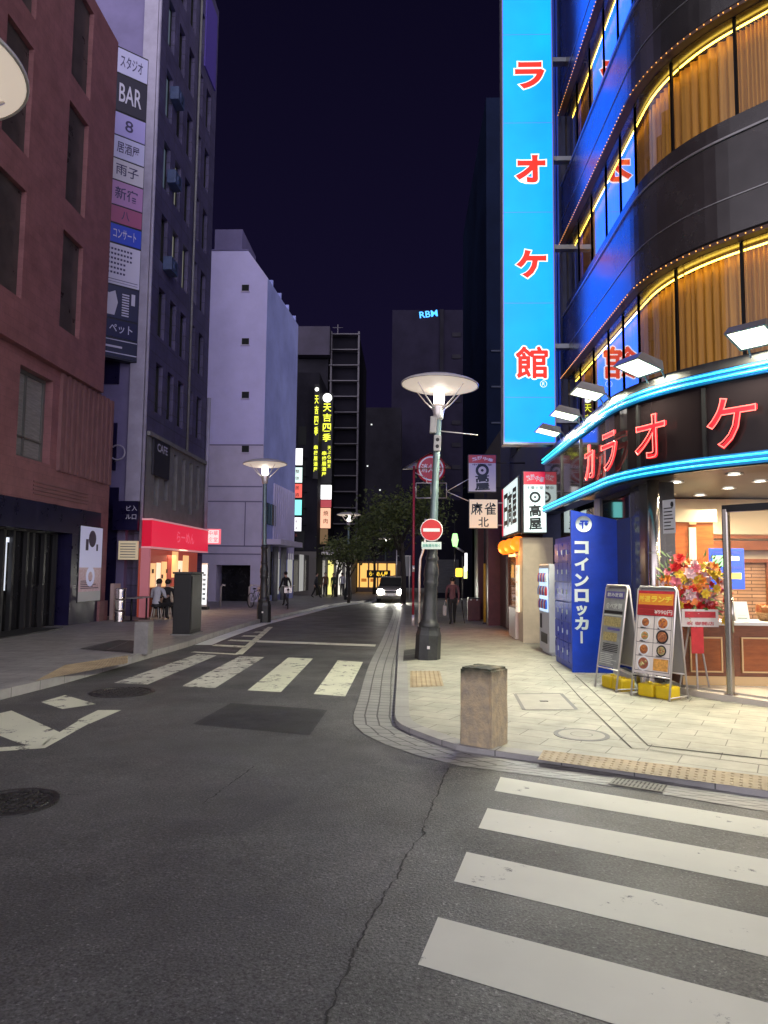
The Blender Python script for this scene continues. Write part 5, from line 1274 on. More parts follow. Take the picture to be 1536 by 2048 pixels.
m_lit = mat("lit_window", (.2, .2, .18), .3, emit=((.75, .75, .55), .20)); m_lit2 = mat("lit_window_dim", (.15, .15, .15), .3, emit=((.35, .55, .75), .12))
for i, o in enumerate(ops):
    f, k = divmod(i, 5)
    wquad("window", (x2, Y2, 0), EX, NX, o, .2, m_lit if (f, k) in ((2, 1), (2, 2), (3, 1), (2, 3)) else m_lit2 if (f, k) in ((3, 0), (4, 0), (5, 0)) else m_wing, b2, m_blk, [('v', .5)], .04)
b = B(); b.box((x2 - 12, Y2 + .02, -.5), (x2 - .62, Y2 + .29, ZT2)); b.build("end_wall", m_lilac, b2)
b = B(); b.box((x2 - .62, Y2 - .12, zc), (x2 - .10, Y2 + .29, ZT2 + .01)); b.tube([V(x2 - .03, Y2 - .10, zg(Y2)), V(x2 - .03, Y2 - .10, ZT2)], .06, 8); b.build("pilaster", m_pil, b2)
for z in range(4): b = B(); b.box((x2 - 2.0, Y2 - .03, 5 + z * 3.1), (x2 - 1.05, Y2 + .019, 6.7 + z * 3.1)); b.build("dark_recess", m_navy, b2)
b = B(); b.box((x2 - 2.0, Y2 - .035, zg(Y2)), (x2 - .9, Y2 + .019, 4.4)); b.build("dark_recess", m_navy, b2)
# low storey: grey pilasters with tall gaps between
ops2 = []; n = 6
for k in range(n): ops2.append((.9 + k * (W2 - 1.2) / n, ZA + .55 + .3 * (k % 2), .9 + k * (W2 - 1.2) / n + (W2 - 1.2) / n * .45, Z2 - .3))
b = B(); openwall(b, (x2 + .02, Y2, 0), EX, W2, ZA, Z2, ops2, NX, .3); b.box((x2 + .021, Y2, Z2 - .1), (x2 + .14, Y2E, Z2 + .05)); b.build("grey_storey", m_greyp, b2)
for o in ops2: wquad("tall_window", (x2 + .02, Y2, 0), EX, NX, o, .28, m_wing, b2)
b = B(); b.tube([V(x2 + .12, Y2E - .1, ZA), V(x2 + .12, Y2E - .1, Z2 + 3.0)], .09, 8); b.build("edge_pole", m_pil, b2)
b = B(); b.box((x2 + .002, Y2E - 2.1, ZT2 - 4.3), (x2 + .06, Y2E - .4, ZT2 - .6)); b.build("roof_sign_box", mat("purple_box", (.12, .085, .40), .5), b2)
m_ac = mat("ac_unit", (.07, .10, .20), .5, var=(5, .2))
for py_, yy in ((155, 1.1), (340, 1.1), (530, 1.0)):
    z = ps(318, py_, x2).z if yy < 2 else Z2 + 3.2 + rnd.random() * 9
    b = B(); b.box((x2 + .002, Y2 + yy, z), (x2 + .34, Y2 + yy + .75, z + .52), bev=.02); b.lathe([(.05, .0), (.2, .0), (.2, .012), (.05, .012)], (x2 + .345, Y2 + yy + .36, z + .26), 14, 0, Matrix.Rotation(R_(90), 4, 'Y')); b.build("air_conditioner", m_ac, b2)
b = B(); b.tube([V(x2 + .08, Y2 + 4.4, Z2), V(x2 + .08, Y2 + 4.4, ZT2)], .05, 8); b.build("drain_pipe", m_greyp, b2)
# stack of advertising panels: one panel a row, set slantwise on the end of the building
YK = Y2 - 1.0; P0 = pt(204, 560, YK); P1 = pt(279, 560, Y2 - .15); print('STACK', P0, x1, YE, Y2); xd = (P1 - P0); xd.z = 0; w = xd.length; xd.normalize(); nd = V(xd.y, -xd.x, 0)
rows = [(88, 138, "lilac"), (140, 214, "black"), (216, 262, "lilac2"), (263, 308, "lilac"), (309, 352, "grey"), (353, 402, "mauve"), (403, 438, "magenta"), (440, 478, "blue"), (480, 562, "list"), (564, 630, "photo"), (632, 668, "black"), (669, 708, "black2")]
m_row = {"lilac": mat("panel_lilac", (.50, .50, .74), .4), "lilac2": mat("panel_violet", (.40, .36, .72), .4), "grey": mat("panel_grey", (.55, .53, .60), .4), "mauve": mat("panel_mauve", (.42, .22, .45), .4), "magenta": mat("panel_magenta", (.34, .08, .18), .4), "blue": mat("panel_blue", (.02, .06, .55), .35), "list": mat("panel_white", (.60, .58, .72), .4), "black": mat("panel_black", (.02, .018, .04), .3), "photo": mat("panel_photo", (.03, .03, .05), .3), "black2": mat("panel_black_lined", (.03, .03, .04), .3)}
m_pi = mat("panel_ink", (.05, .04, .12), .5); m_pw = mat("panel_print", (.55, .54, .66), .5)
st = thing("sign_stack", "tower of twelve stacked shop panels beside the pink building", "signboard", P0 + xd * w / 2)
zbot = pt(204, 708, YK).z; ztp = pt(204, 88, YK).z; st.location.z = zbot
b = B(); M = Matrix(((xd.x, nd.x, 0, P0.x), (xd.y, nd.y, 0, P0.y), (0, 0, 1, 0), (0, 0, 0, 1)))
b.box((-.03, -.35, zbot - .05), (w + .03, -.02, ztp + .05), 0, M); b.build("casing", m_blk, st)
txts = {0: "スタジオ", 1: "BAR", 2: "8", 3: "居酒屋", 4: "雨子", 5: "新宿", 6: "八", 7: "コンサート", 10: "ペット"}
for i, (ya_, yb_, kd) in enumerate(rows):
    z1, z0 = pt(204, ya_, YK).z, pt(204, yb_, YK).z; h = z1 - z0
    b = B(); b.box((0, -.018, z0 + .015), (w, 0, z1 - .015), 0, M); ink = 2 if kd in ("black", "blue", "black2", "photo") else 1
    C_ = lambda a, c: M @ V(a * w, .002, z0 + c * h)
    def bar(a0, a1, c0, c1, mi): b.box((a0 * w, .001, z0 + c0 * h), (a1 * w, .004, z0 + c1 * h), mi, M)
    if kd == "list":
        for r in range(6):
            for k in range(8 if r < 3 else 6): bar(.12 + k * .085, .12 + k * .085 + .055, .84 - r * .115, .89 - r * .115, 1)
        bar(.05, .95, .12, .135, 1); bar(.05, .95, .06, .07, 1)
    elif kd == "photo":
        b.ball(M @ V(.28 * w, .001, z0 + .40 * h), (.001, .001, .001), 2)
        b.add([M @ V(a * w, .003, z0 + c * h) for a, c in ((.08, .1), (.36, .1), (.44, .5), (.36, .85), (.2, .75), (.08, .78))], [(0, 1, 2, 3, 4, 5)], 2)
        for r in range(9): bar(.55, .74, .12 + r * .08, .16 + r * .08, 2)
        bar(.80, .9, .5, .85, 2)
    elif kd == "black2": bar(.0, 1, .88, .92, 2); bar(0, 1, .2, .25, 2); bar(.1, .6, .5, .6, 2)
    if i in txts: b.text(txts[i], .3, C_(.55, .52), xd, nd, ink, .01, .004, w=w * (.22 if len(txts[i]) == 1 else .62), h=h * .5)
    b.build("sign_panel", [m_row[kd], m_pi, m_pw], st)
# little things on that corner
b = B(); p = pt(300, 905, Y2 - .3); b.box((x2 + .05, Y2 + .5, pt(300, 945, Y2).z), (x2 + .12, Y2 + 2.2, pt(300, 868, Y2).z), 0); b.text("CAFE", .2, V(x2 + .125, Y2 + 1.35, pt(300, 886, Y2).z), EX, NX, 1, .02, .002, w=1.1, h=.3)
b.build("wall_sign", [mat("wall_sign_dark", (.03, .03, .045), .4), m_pw], label="small dark wall sign with pale lettering on the slate building's grey storey", cat="sign")
b = B(); p0, p1_ = pt(224, 1060, Y2 - .4), pt(277, 1002, Y2 - .4); b.box((p0.x, Y2 - .4, p0.z), (p1_.x, Y2 - .25, p1_.z), 0)
b.vtext("ビル", .2, V(p0.x + .62 * (p1_.x - p0.x), Y2 - .401, p1_.z - .25), (1, 0, 0), (0, -1, 0), .3, 1, .01, .003); b.vtext("入口", .2, V(p0.x + .85 * (p1_.x - p0.x), Y2 - .401, p1_.z - .25), (1, 0, 0), (0, -1, 0), .3, 1, .01, .003); b.tube([V(p1_.x, Y2 - .3, p1_.z - .1), V(x2 - .3, Y2, p1_.z - .1)], .02, 6, 0)
b.build("wall_sign", [m_navy, m_pw], label="navy sign with pale vertical letters under the tower of panels", cat="sign")
b = B(); p0, p1_ = pt(236, 1119, Y2 - .5), pt(275, 1082, Y2 - .5); b.box((p0.x, Y2 - .5, p0.z), (p1_.x, Y2 - .38, p1_.z), 0)
for k in range(6): b.box((p0.x + .06, Y2 - .504, p0.z + .07 + k * .09), (p1_.x - .06, Y2 - .5005, p0.z + .10 + k * .09), 1)
b.tube([V(p1_.x - .05, Y2 - .4, p1_.z - .05), V(p1_.x - .05, Y2 - .1, p1_.z - .05)], .02, 6, 1)
b.build("menu_lightbox", [mat("menu_light", (.5, .45, .33), .5, emit=((1, .8, .5), .3)), m_greyp], label="small beige lit menu box with dark lines beside the red awning", cat="sign")
b = B(); c = pt(235, 905, Y2 - .3); b.tube([c + V(.26 * math.cos(t), 0, .26 * math.sin(t)) for t in [k * math.pi / 8 for k in range(-6, 7)]], .03, 6); b.tube([c + V(0, 0, -.26), c + V(-.3, .4, -.3)], .02, 6); b.build("hoop_bracket", m_pil, label="pale hoop-shaped bracket between the pink building and the slate one", cat="bracket")
# ramen counter with red awning
xa = x2 + .50; ya0 = pt(290, 1060, Y2 + .2).y; yA0 = ps(304, 1060, xa).y; yA1 = ps(416, 1085, xa).y
rz0, rz1 = ps(304, 1093, xa).z, ps(304, 1040, xa).z
rm = thing("noodle_bar", "small noodle bar with a glowing red awning and an open lit front", "shop", (x2, yA0 + 3, zg(27)))
m_awn = mat("red_awning", (.62, .03, .09), .5, emit=((1.0, .020, .065), .62)); m_awn2 = mat("red_awning_side", (.55, .01, .04), .5, emit=((.9, .005, .04), .42)); m_pinkl = mat("awning_trim", (.75, .35, .38), .5, emit=((1, .45, .5), .35))
b = B(); b.box((x2 + .16, yA0, rz0), (xa - .01, yA1, rz1)); b.build("awning", m_awn2, rm)
b = B(); b.box((xa - .009, yA0, rz0 + .02), (xa, yA1, rz1 - .02)); b.text("らーめん", .3, V(xa + .004, (yA0 + yA1) / 2 + .3, (rz0 + rz1) / 2), EX, NX, 1, .01, .002, w=2.2, h=.42); b.build("awning_face", [m_awn, mat("awning_letter", (.7, .1, .2), .5, emit=((1, .16, .24), .6))], rm)
b = B(); b.box((x2 + .15, yA0 - .02, rz1), (xa + .02, yA1 + .02, rz1 + .06)); b.box((x2 + .15, yA0 - .02, rz0 - .05), (xa + .02, yA1 + .02, rz0)); b.build("awning_trim", m_pinkl, rm)
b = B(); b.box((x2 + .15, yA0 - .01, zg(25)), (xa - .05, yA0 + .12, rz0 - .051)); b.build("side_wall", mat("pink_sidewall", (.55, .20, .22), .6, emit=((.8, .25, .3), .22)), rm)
m_in1 = emat("bar_glow_cream", (1, .80, .55), .95); m_in2 = emat("bar_glow_orange", (1, .58, .24), .8); m_in3 = mat("bar_red", (.3, .05, .04), .5, emit=((.6, .1, .06), .3))
b = B(); b.box((x2 + .03, yA0 + .12, zg(25)), (x2 + .05, yA1, rz0 - .06), 2); yy = yA0 + .4
for k in range(8):
    w_ = rnd.uniform(.3, .75); z0 = rnd.uniform(.7, 1.3); b.box((x2 + .051, yy, z0), (x2 + .06 + .002 * k, yy + w_, rnd.uniform(1.75, 2.25)), k % 2 if k != 4 else 2); yy += w_ + .08
for k in range(10): b.box((x2 + .075, yA0 + .3 + k * .5, 1.0 + (k % 3) * .2), (x2 + .08, yA0 + .5 + k * .5, 1.15 + (k % 3) * .2), 3)
b.build("lit_front", [m_in1, m_in2, m_in3, mat("bar_dark", (.1, .05, .03), .6)], rm)
b = B(); b.box((x2 + .1, yA0 + .4, zg(26) + .1), (x2 + .45, yA1 - .6, 0.85)); b.box((x2 + .05, yA0 + .35, .851), (x2 + .5, yA1 - .55, .90)); b.build("counter", m_wood, rm)
lamp("noodle_bar_light", 'AREA', (x2 + .3, (yA0 + yA1) / 2, rz0 - .12), 60, (1, .72, .42), rm, 1.0, aim=(.5, 0, -1))
# small pink neon box sign and white standing sign
yn = 31.5; p0, p1_ = pt(413, 1088, yn), pt(440, 1058, yn); b = B(); b.box((p0.x, yn, p0.z), (p1_.x, yn + .2, p1_.z), 0); b.box((p0.x + .05, yn - .006, p0.z + .05), (p1_.x - .05, yn - .001, p1_.z - .05), 1)
b.text("中華", .2, V((p0.x + p1_.x) / 2, yn - .007, p0.z + .72 * (p1_.z - p0.z)), (1, 0, 0), (0, -1, 0), 0, .01, .002, w=.42, h=.22); b.text("食堂", .2, V((p0.x + p1_.x) / 2, yn - .007, p0.z + .30 * (p1_.z - p0.z)), (1, 0, 0), (0, -1, 0), 0, .01, .002, w=.42, h=.22); b.box((p0.x - .5, yn + .05, p0.z + .1), (p0.x, yn + .1, p0.z + .16), 2)
b.build("neon_sign", [mat("neon_pink", (.7, .1, .15), .4, emit=((1, .18, .22), 1.0)), emat("neon_pale", (1, .75, .72), 1.0), m_blk], label="little square pink and white neon sign at the end of the red awning", cat="sign")
p = g(407, 1219, SWL); b = B(); b.box((p.x - .13, p.y, p.z + .12), (p.x + .13, p.y + .12, p.z + 1.95), 0, bev=.01); b.box((p.x - .11, p.y - .006, p.z + .2), (p.x + .11, p.y - .001, p.z + 1.88), 1); b.cb(p + V(0, .06, .06), (.36, .4, .12), 2)
for k in range(6): b.box((p.x - .06, p.y - .010, p.z + .4 + k * .2), (p.x + .06, p.y - .0065, p.z + .5 + k * .2), 3)
b.build("standing_sign", [m_al, emat("standing_glow", (.92, .97, 1), 1.1), m_blk, mat("standing_print", (.35, .45, .5), .5)], label="slim white lit standing sign at the far end of the noodle bar", cat="sign")

# ------------------------------------------------------------------ utility cabinet, bollard, seating
p = g(365, 1270, SWL); zc0 = p.z; b_ = thing("utility_cabinet", "dark grey utility cabinet on the left pavement beside the kerb", "cabinet", p)
m_cab = mat("cabinet_dark", (.010, .010, .011), .5, var=(3, .3)); m_cab2 = mat("cabinet_side", (.045, .045, .045), .5, var=(3, .2))
xA, xB_ = g(335, 1272, SWL).x, g(376, 1271, SWL).x; yb0 = p.y; ze = pt(360, 1148, yb0).z
b = B(); b.box((xA, yb0, zc0 + .02), (xB_, yb0 + .95, ze), bev=.015); b.build("body", m_cab, b_); b = B(); b.box((xA - .03, yb0 - .03, ze + .001), (xB_ + .03, yb0 + .98, ze + .05), bev=.01); b.build("lid", m_cab2, b_)
b = B(); b.box((xB_ + .001, yb0 + .06, zc0 + .12), (xB_ + .015, yb0 + .9, ze - .06)); b.build("door", m_cab2, b_)
b = B(); b.box((xA - .04, yb0 - .04, zc0 - .05), (xB_ + .04, yb0 + 1.0, zc0 + .019)); b.build("plinth", m_greyp, b_)
p = g(286, 1306, SWL); b = B(); hb = pt(286, 1243, p.y).z - p.z; b.cb(p + V(0, 0, hb / 2 - .01), (.27, .27, hb + .02), 0, Matrix.Identity(4), bev=.02)
b.build("stone_bollard", mat("grey_bollard", (.20, .195, .19), .6, var=(6, .2), bump=(40, .3)), label="grey square bollard in front of the drain grate on the left pavement", cat="bollard")
def stool(loc, label):
    o = thing("stool", label, "stool", loc, "stools at the noodle bar"); L = Vector(loc)
    b = B(); b.lathe([(0, .42), (.17, .42), (.18, .45), (.17, .48), (0, .485)], L, 16); b.build("seat", m_blk, o)
    for k in range(4):
        a = math.pi / 4 + k * math.pi / 2; b = B(); b.tube([L + V(math.cos(a) * .12, math.sin(a) * .12, .42), L + V(math.cos(a) * .19, math.sin(a) * .19, 0)], .012, 6); b.build("leg", m_al, o)
    return o
ps_ = g(312, 1240, SWL); stool(ps_, "round black stool under the seated person in the pale shirt")
p = g(333, 1238, SWL); stool(p, "round black stool mostly hidden behind the utility cabinet")
def table(loc, label):
    o = thing("table", label, "table", loc, "outdoor tables"); L = Vector(loc)
    b = B(); b.lathe([(0, .70), (.36, .70), (.36, .73), (0, .735)], L, 24); b.build("tabletop", m_greyp, o); b = B(); b.tube([L + V(0, 0, .02), L + V(0, 0, .70)], .03, 8); b.lathe([(.24, 0), (.22, .02), (.0, .03)], L, 16); b.build("leg", m_blk, o)
table(g(292, 1238, SWL), "round outdoor table beside the seated person"); table(g(262, 1242, SWL), "round outdoor table next to the stacked kegs")
p = g(239, 1244, SWL)
for k in range(3):
    b = B(); b.lathe([(0, 0), (.15, 0), (.165, .03), (.15, .05), (.165, .17), (.15, .19), (.165, .30), (.15, .33), (.13, .34), (.0, .34)], p + V(0, 0, .345 * k), 18)
    b.build("beer_keg", m_steel, label=["lowest steel keg of the stack by the pink building", "middle steel keg of the stack by the pink building", "topmost steel keg of the stack by the pink building"][k], cat="keg", group="steel kegs stacked by the pink building")
b = B(); p = g(222, 1240, SWL); b.box((p.x - .06, p.y, p.z), (p.x + .06, p.y + .5, p.z + 1.15)); b.build("partition_board", mat("pale_board", (.50, .38, .36), .6), label="narrow pale upright board at the corner of the pink building", cat="board")

# ------------------------------------------------------------------ lavender building
q = g(520, 1204, SWL); X3, Y3 = q.x, q.y; m_lav = mat("purple_light_wall", (.62, .58, .92), .75, var=(.5, .10)); m_lavl = mat("lavender_grey_wall", (.58, .53, .70), .7, var=(.8, .12)); m_lavs = mat("blue_light_side", (.38, .43, .90), .7, var=(.35, .25)); m_groove = mat("wall_groove", (.20, .18, .30), .8)  # purple light on the front and blue light on the side put into wall colours
ang = math.atan(100 / 1420); dd = V(math.sin(ang), math.cos(ang), 0)
L_ = 1.0
while proj(V(X3, Y3, 3) + dd * L_)[0] < 587 and L_ < 60: L_ += .1
zT, zE = pt(470, 501, Y3).z, pt(525, 556, Y3).z; xL_, xC = pt(395, 700, Y3).x - 3, pt(496, 501, Y3).x; zM = pt(460, 890, Y3).z
lv = thing("lavender_building", "plain lavender building with a sloped shoulder and one column of tiny windows", "building", (X3 - 3, Y3, zg(Y3)))
b = B(); P = [(xL_, zM), (X3, zM), (X3, zE), (xC, zT), (xL_, zT)]; n = 5
b.add([V(x, Y3, z) for x, z in P] + [V(x, Y3, z) + dd * L_ for x, z in P], [(0, 1, 2, 3, 4), (3, 2, 7, 8), (4, 3, 8, 9), (9, 8, 7, 6, 5)]); b.build("front_wall", m_lav, lv)
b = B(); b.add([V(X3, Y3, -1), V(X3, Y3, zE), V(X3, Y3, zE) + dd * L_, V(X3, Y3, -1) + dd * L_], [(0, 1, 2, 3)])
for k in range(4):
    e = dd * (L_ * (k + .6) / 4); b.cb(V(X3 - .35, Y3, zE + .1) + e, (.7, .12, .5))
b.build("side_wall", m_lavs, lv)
doorx0, doorx1, doorz = pt(432, 1170, Y3).x, pt(500, 1170, Y3).x, pt(460, 1130, Y3).z
b = B(); openwall(b, (xL_, Y3 - .02, 0), V(1, 0, 0), X3 - xL_, -1, zM - .001, [(doorx0 - xL_, -1, doorx1 - xL_, doorz)], V(0, -1, 0), 1.2); b.build("base_wall", m_lavl, lv)
b = B(); b.box((doorx0 - .2, Y3 + 1.15, -1), (doorx1 + .2, Y3 + 1.25, doorz + .1)); b.build("garage_opening", m_ent, lv)
b = B()
for py in (890, 973, 1003, 1092, 1108): z = pt(460, py, Y3).z; b.box((xL_, Y3 - .03, z - .035), (X3 - .02, Y3 - .021, z + .035))
for px in (490,): x = pt(px, 1050, Y3).x; b.box((x - .03, Y3 - .031, pt(460, 1092, Y3).z + .036), (x + .03, Y3 - .022, pt(460, 1003, Y3).z - .036))
b.build("wall_groove", m_groove, lv)
for py in (576, 683, 790, 898):
    c = pt(491, py, Y3); b = B(); b.cb(c, (.40, .06, .36), 0); w_ = b.build("window", m_wing, lv); b = B(); b.cb(c + V(0, -.03, -.22), (.5, .1, .05)); b.build("sill", m_lavl, w_)
b = B(); c0, c1 = pt(425, 500, Y3), pt(482, 452, Y3); b.box((c0.x, Y3 + .4, zT), (c1.x, Y3 + 4, c1.z)); b.box((c0.x - .5, Y3 - .04, zT - .02), (xC + .05, Y3 + .1, zT + .06)); b.build("roof_box", m_lilac, lv)
b = B()
for k in range(11): e = dd * (L_ * (.30 + .065 * k)); b.cb(V(X3 + .05, Y3, 4.4) + e, (.1, .12, 4.4))
b.build("side_fins", m_lavl, lv)
for k, t_ in enumerate((.12, .30)):
    e = dd * (L_ * t_); b = B(); b.cb(V(X3 + .04, Y3, pt(545, 1028, 40).z) + e, (.08, 1.5, 1.2)); b.build("teal_window", mat("teal_glass", (.02, .09, .14), .15), lv)
b = B(); e = dd * (L_ * .3); za = pt(540, 1085, 40).z; M = Matrix.Translation(V(X3, Y3, 0) + e) @ Matrix.Rotation(-ang, 4, 'Z'); b.box((0, -L_ * .3, za - .15), (1.1, L_ * .4, za + .15), 0, M); b.build("awning", m_lavl, lv)
for t_ in (.03, .25, .5):
    e = dd * (L_ * t_); b = B(); b.tube([V(X3 + .3, Y3, -.4) + e, V(X3 + .3, Y3, za - .2) + e], .16, 10); b.build("column", m_greyp, lv)
b = B(); M = Matrix.Translation(V(X3, Y3, 0)) @ Matrix.Rotation(-ang, 4, 'Z')
for k in range(7): b.box((.01, 1 + k * 1.7, 0.1), (.03, 2.3 + k * 1.7, 2.6), k % 2, M)
b.build("shopfront", [m_wing, mat("shop_glow", (.3, .3, .3), .4, emit=((.85, .85, .8), .35))], lv)
# posts by the garage
for px, h_, lab in ((441, 1.0, "short steel post with a curved top in front of the dark garage opening"), (498, 1.0, "pale post at the right side of the dark garage opening")):
    p = g(px, 1213, SWL); b = B(); b.tube([p, p + V(0, 0, h_ * .9), p + V(.08, 0, h_), p + V(.2, 0, h_ * .97)], .045, 8); b.build("steel_post", m_al, label=lab, cat="post")

# ------------------------------------------------------------------ sign tower buildings beyond
def facade_box(name, label, pxl, pxr, pyt, y, depth, m, zb=-1.5, group=None):
    xl, xr, zt = pt(pxl, 1150, y).x, pt(pxr, 1150, y).x, pt((pxl + pxr) / 2, pyt, y).z
    o = thing(name, label, "building", ((xl + xr) / 2, y, zg(y)), group); b = B(); b.box((xl, y, zb), (xr, y + depth, zt)); b.build("wall", m, o)
    return o, xl, xr, zt
m_far = mat("far_concrete", (.022, .021, .029), .8, var=(.3, .4), spec=.08); m_far2 = mat("far_dark_wall", (.018, .017, .026), .8, var=(.2, .4), spec=.08); m_farp = mat("far_purple_wall", (.017, .015, .030), .8, var=(.3, .3), spec=.05); m_line = mat("balcony_edge", (.17, .16, .19), .6)
yT = 52.0
o, xl, xr, zt = facade_box("narrow_building", "narrow dark building carrying a stack of small lit signs beyond the lavender one", 588, 632, 745, yT, 12, m_far)
for k in range(int((zt - 4.6) / 2.6)): b = B(); b.box((xl + .1, yT - .05, 3 + k * 2.6), (xr - .9, yT - .001, 4.4 + k * 2.6)); b.build("window", m_wing, o)
b = B(); b.box((xl, yT - .02, zg(yT)), (xr, yT - .001, 2.9)); b.build("shopfront", mat("far_front", (.12, .11, .1), .5), o)
stack = [(896, 931, (1, 1, 1), 1.5, "bare white", ""), (934, 966, (.75, 1, .92), 1.1, "white and pale green", "整体"), (967, 996, (1, .16, .12), .9, "red", "居酒"), (999, 1031, (.25, .95, .90), 1.3, "turquoise", ""), (1034, 1063, (.95, .95, 1), 1.4, "bluish white", "BAR")]
for pya, pyb, cl, s_, nm, tx_ in stack:
    z1, z0 = pt(594, pya, yT - 1).z, pt(594, pyb, yT - 1).z; xa_, xb_ = pt(584, 1000, yT - 1).x, pt(604, 1000, yT - 1).x
    b = B(); b.box((xa_, yT - 1, z0), (xb_, yT - .7, z1), 0); b.box((xa_ + .02, yT - 1.01, z0 + .03), (xb_ - .02, yT - 1.001, z1 - .03), 1)
    if tx_: b.vtext(tx_, .3, V((xa_ + xb_) / 2, yT - 1.012, z1 - .32), (1, 0, 0), (0, -1, 0), .5, 2, .01, .002)
    b.tube([V(xb_ - .1, yT - .85, (z0 + z1) / 2), V(xb_ + .2, yT + .05, (z0 + z1) / 2)], .04, 6, 0)
    b.build("projecting_sign", [m_blk, emat("stack_" + nm.split()[0], cl, s_), mat("stack_ink", (.25, .06, .05), .5)], label="small %s lit sign in the stack on the narrow dark building" % nm, cat="sign", group="stack of projecting lit signs")
# yellow neon sign tower
yN = 54.0; xa_, xb_ = pt(642, 900, yN).x, pt(664, 900, yN).x; xs0 = pt(627, 900, yN - 2.6).x
ns = thing("neon_sign_tower", "tall black sign tower with glowing yellow characters and a white disc on top", "signboard", ((xa_ + xb_) / 2, yN, pt(650, 966, yN).z))
z0, z1 = pt(650, 966, yN).z, pt(650, 786, yN).z; m_yn = emat("yellow_neon", (.95, 1.0, .06), 1.6); m_wn = emat("white_disc", (1, 1, .95), 2.0)
b = B(); b.box((xa_, yN, z0), (xb_, yN + .4, z1)); b.box((xs0, yN - 2.6, z0), (xs0 + .35, yN - 2.4, z1)); b.build("casing", m_blk, ns)
M = Matrix.Rotation(R_(90), 4, 'X'); b = B(); xc = (xa_ + xb_) / 2; w = xb_ - xa_
b.lathe([(0, .01), (w * .42, .01)], (xc, yN, z1 - w * .45), 20, 0, M); b.lathe([(0, .01), (.15, .01)], (xs0 + .17, yN - 2.6, z1 - w * .45), 16, 0, M); b.build("disc", m_wn, ns)
b = B(); sz = w * .74; zt_ = z1 - w * 1.35
for i, ch in enumerate("天吉四季"): b.text(ch, sz, V(xc, yN - .01, zt_ - i * w * .92), (1, 0, 0), (0, -1, 0), 0, .012, .003, w=sz, h=sz); b.text(ch, sz, V(xs0 + .17, yN - 2.61, zt_ - i * w * .92), (1, 0, 0), (0, -1, 0), 0, .012, .003, w=.28, h=sz)
for i, ch in enumerate("串揚居酒屋"): b.text(ch, sz, V(xc - w * .2, yN - .01, zt_ - w * 4.2 - i * w * .48), (1, 0, 0), (0, -1, 0), 0, .012, .003, w=w * .40, h=w * .38); b.text(ch, sz, V(xs0 + .17, yN - 2.61, zt_ - w * 4.2 - i * w * .48), (1, 0, 0), (0, -1, 0), 0, .012, .003, w=.28, h=w * .38)
for i, ch in enumerate("天ぷら割烹"): b.text(ch, sz, V(xc + w * .25, yN - .01, zt_ - w * 3.7 - i * w * .42), (1, 0, 0), (0, -1, 0), 0, .01, .003, w=w * .30, h=w * .32)
b.build("lettering", m_yn, ns)
for pya, pyb, pxa, pxb, nm, cl, s_ in ((970, 998, 641, 662, "plain white", (1, 1, 1), 1.6), (1000, 1014, 641, 662, "dull red", (.7, .1, .12), .5), (1016, 1056, 641, 661, "orange and pink", (1, .55, .35), 1.0), (1058, 1088, 641, 656, "brown", (.30, .18, .08), .4), (1008, 1027, 624, 640, "red and white", (1, .25, .22), 1.0)):
    z1_, z0_ = pt(650, pya, yN).z, pt(650, pyb, yN).z; b = B(); b.box((pt(pxa, 1000, yN).x, yN + .01, z0_), (pt(pxb, 1000, yN).x, yN + .3, z1_), 0)
    if nm == "orange and pink": b.vtext("焼肉", .4, V(pt(652, 1000, yN).x, yN + .008, z1_ - .4), (1, 0, 0), (0, -1, 0), .6, 1, .01, .003)
    b.build("projecting_sign", [emat("tower_sign", cl, s_), mat("tower_ink", (.35, .1, .02), .5)], label="small %s sign under the yellow neon tower" % nm, cat="sign", group="signs under the neon tower")
o, xl, xr, zt = facade_box("balcony_block", "dark apartment block with pale balcony edges stacked floor on floor", 590, 712, 668, 64, 12, m_far2)
b = B(); zt2 = pt(680, 640, 64).z
for k in range(16):
    z = zt - .3 - k * 1.45
    if z > 2: b = B(); b.box((pt(655, 900, 63.4).x, 63.2, z), (xr + .1, 63.98, z + .09)); b.build('balcony', m_line, o)
b = B(); b.box((pt(660, 700, 63).x, 63.3, 2), (pt(660, 700, 63).x + .15, 63.99, zt), 0); b.box((xr - .05, 63.3, 2), (xr + .1, 63.97, zt), 0); b.build("corner_post", m_line, o)
b = B(); b.tube([V(pt(676, 640, 66).x, 66, zt), V(pt(676, 640, 66).x, 66, zt + 1.6)], .05, 6); b.tube([V(pt(676, 640, 66).x - .5, 66, zt + 1.3), V(pt(676, 640, 66).x + .5, 66, zt + 1.3)], .03, 5); b.build("antenna", m_line, o)
b = B(); z0, z1 = pt(630, 716, 63).z, pt(630, 660, 63).z; b.box((pt(592, 700, 62).x, 62, z0), (pt(659, 700, 62).x, 63.9, z1)); b.build("upper_block", mat("upper_block_purple", (.06, .052, .085), .8, var=(.5, .3)), o)
b = B(); b.box((pt(592, 800, 63).x, 63, -1), (pt(655, 800, 63).x, 63.9, z0 - .1)); b.build("lower_block", m_far, o)
o, xl, xr, zt = facade_box("dark_block", "unlit block filling the gap behind the small street tree", 705, 800, 815, 84, 14, m_far)
m_fwl = emat("far_window_light", (.9, .95, .9), .8)
for px, py in ((708, 848), (743, 849), (735, 932), (722, 905), (760, 980)): b = B(); b.cb(pt(px, py, 83.9), (.18, .05, .16)); b.build("window", m_fwl, o)
o, xl, xr, zt = facade_box("office_tower", "far dim office tower with blue letters RBM at its top", 780, 932, 620, 100, 20, m_farp)
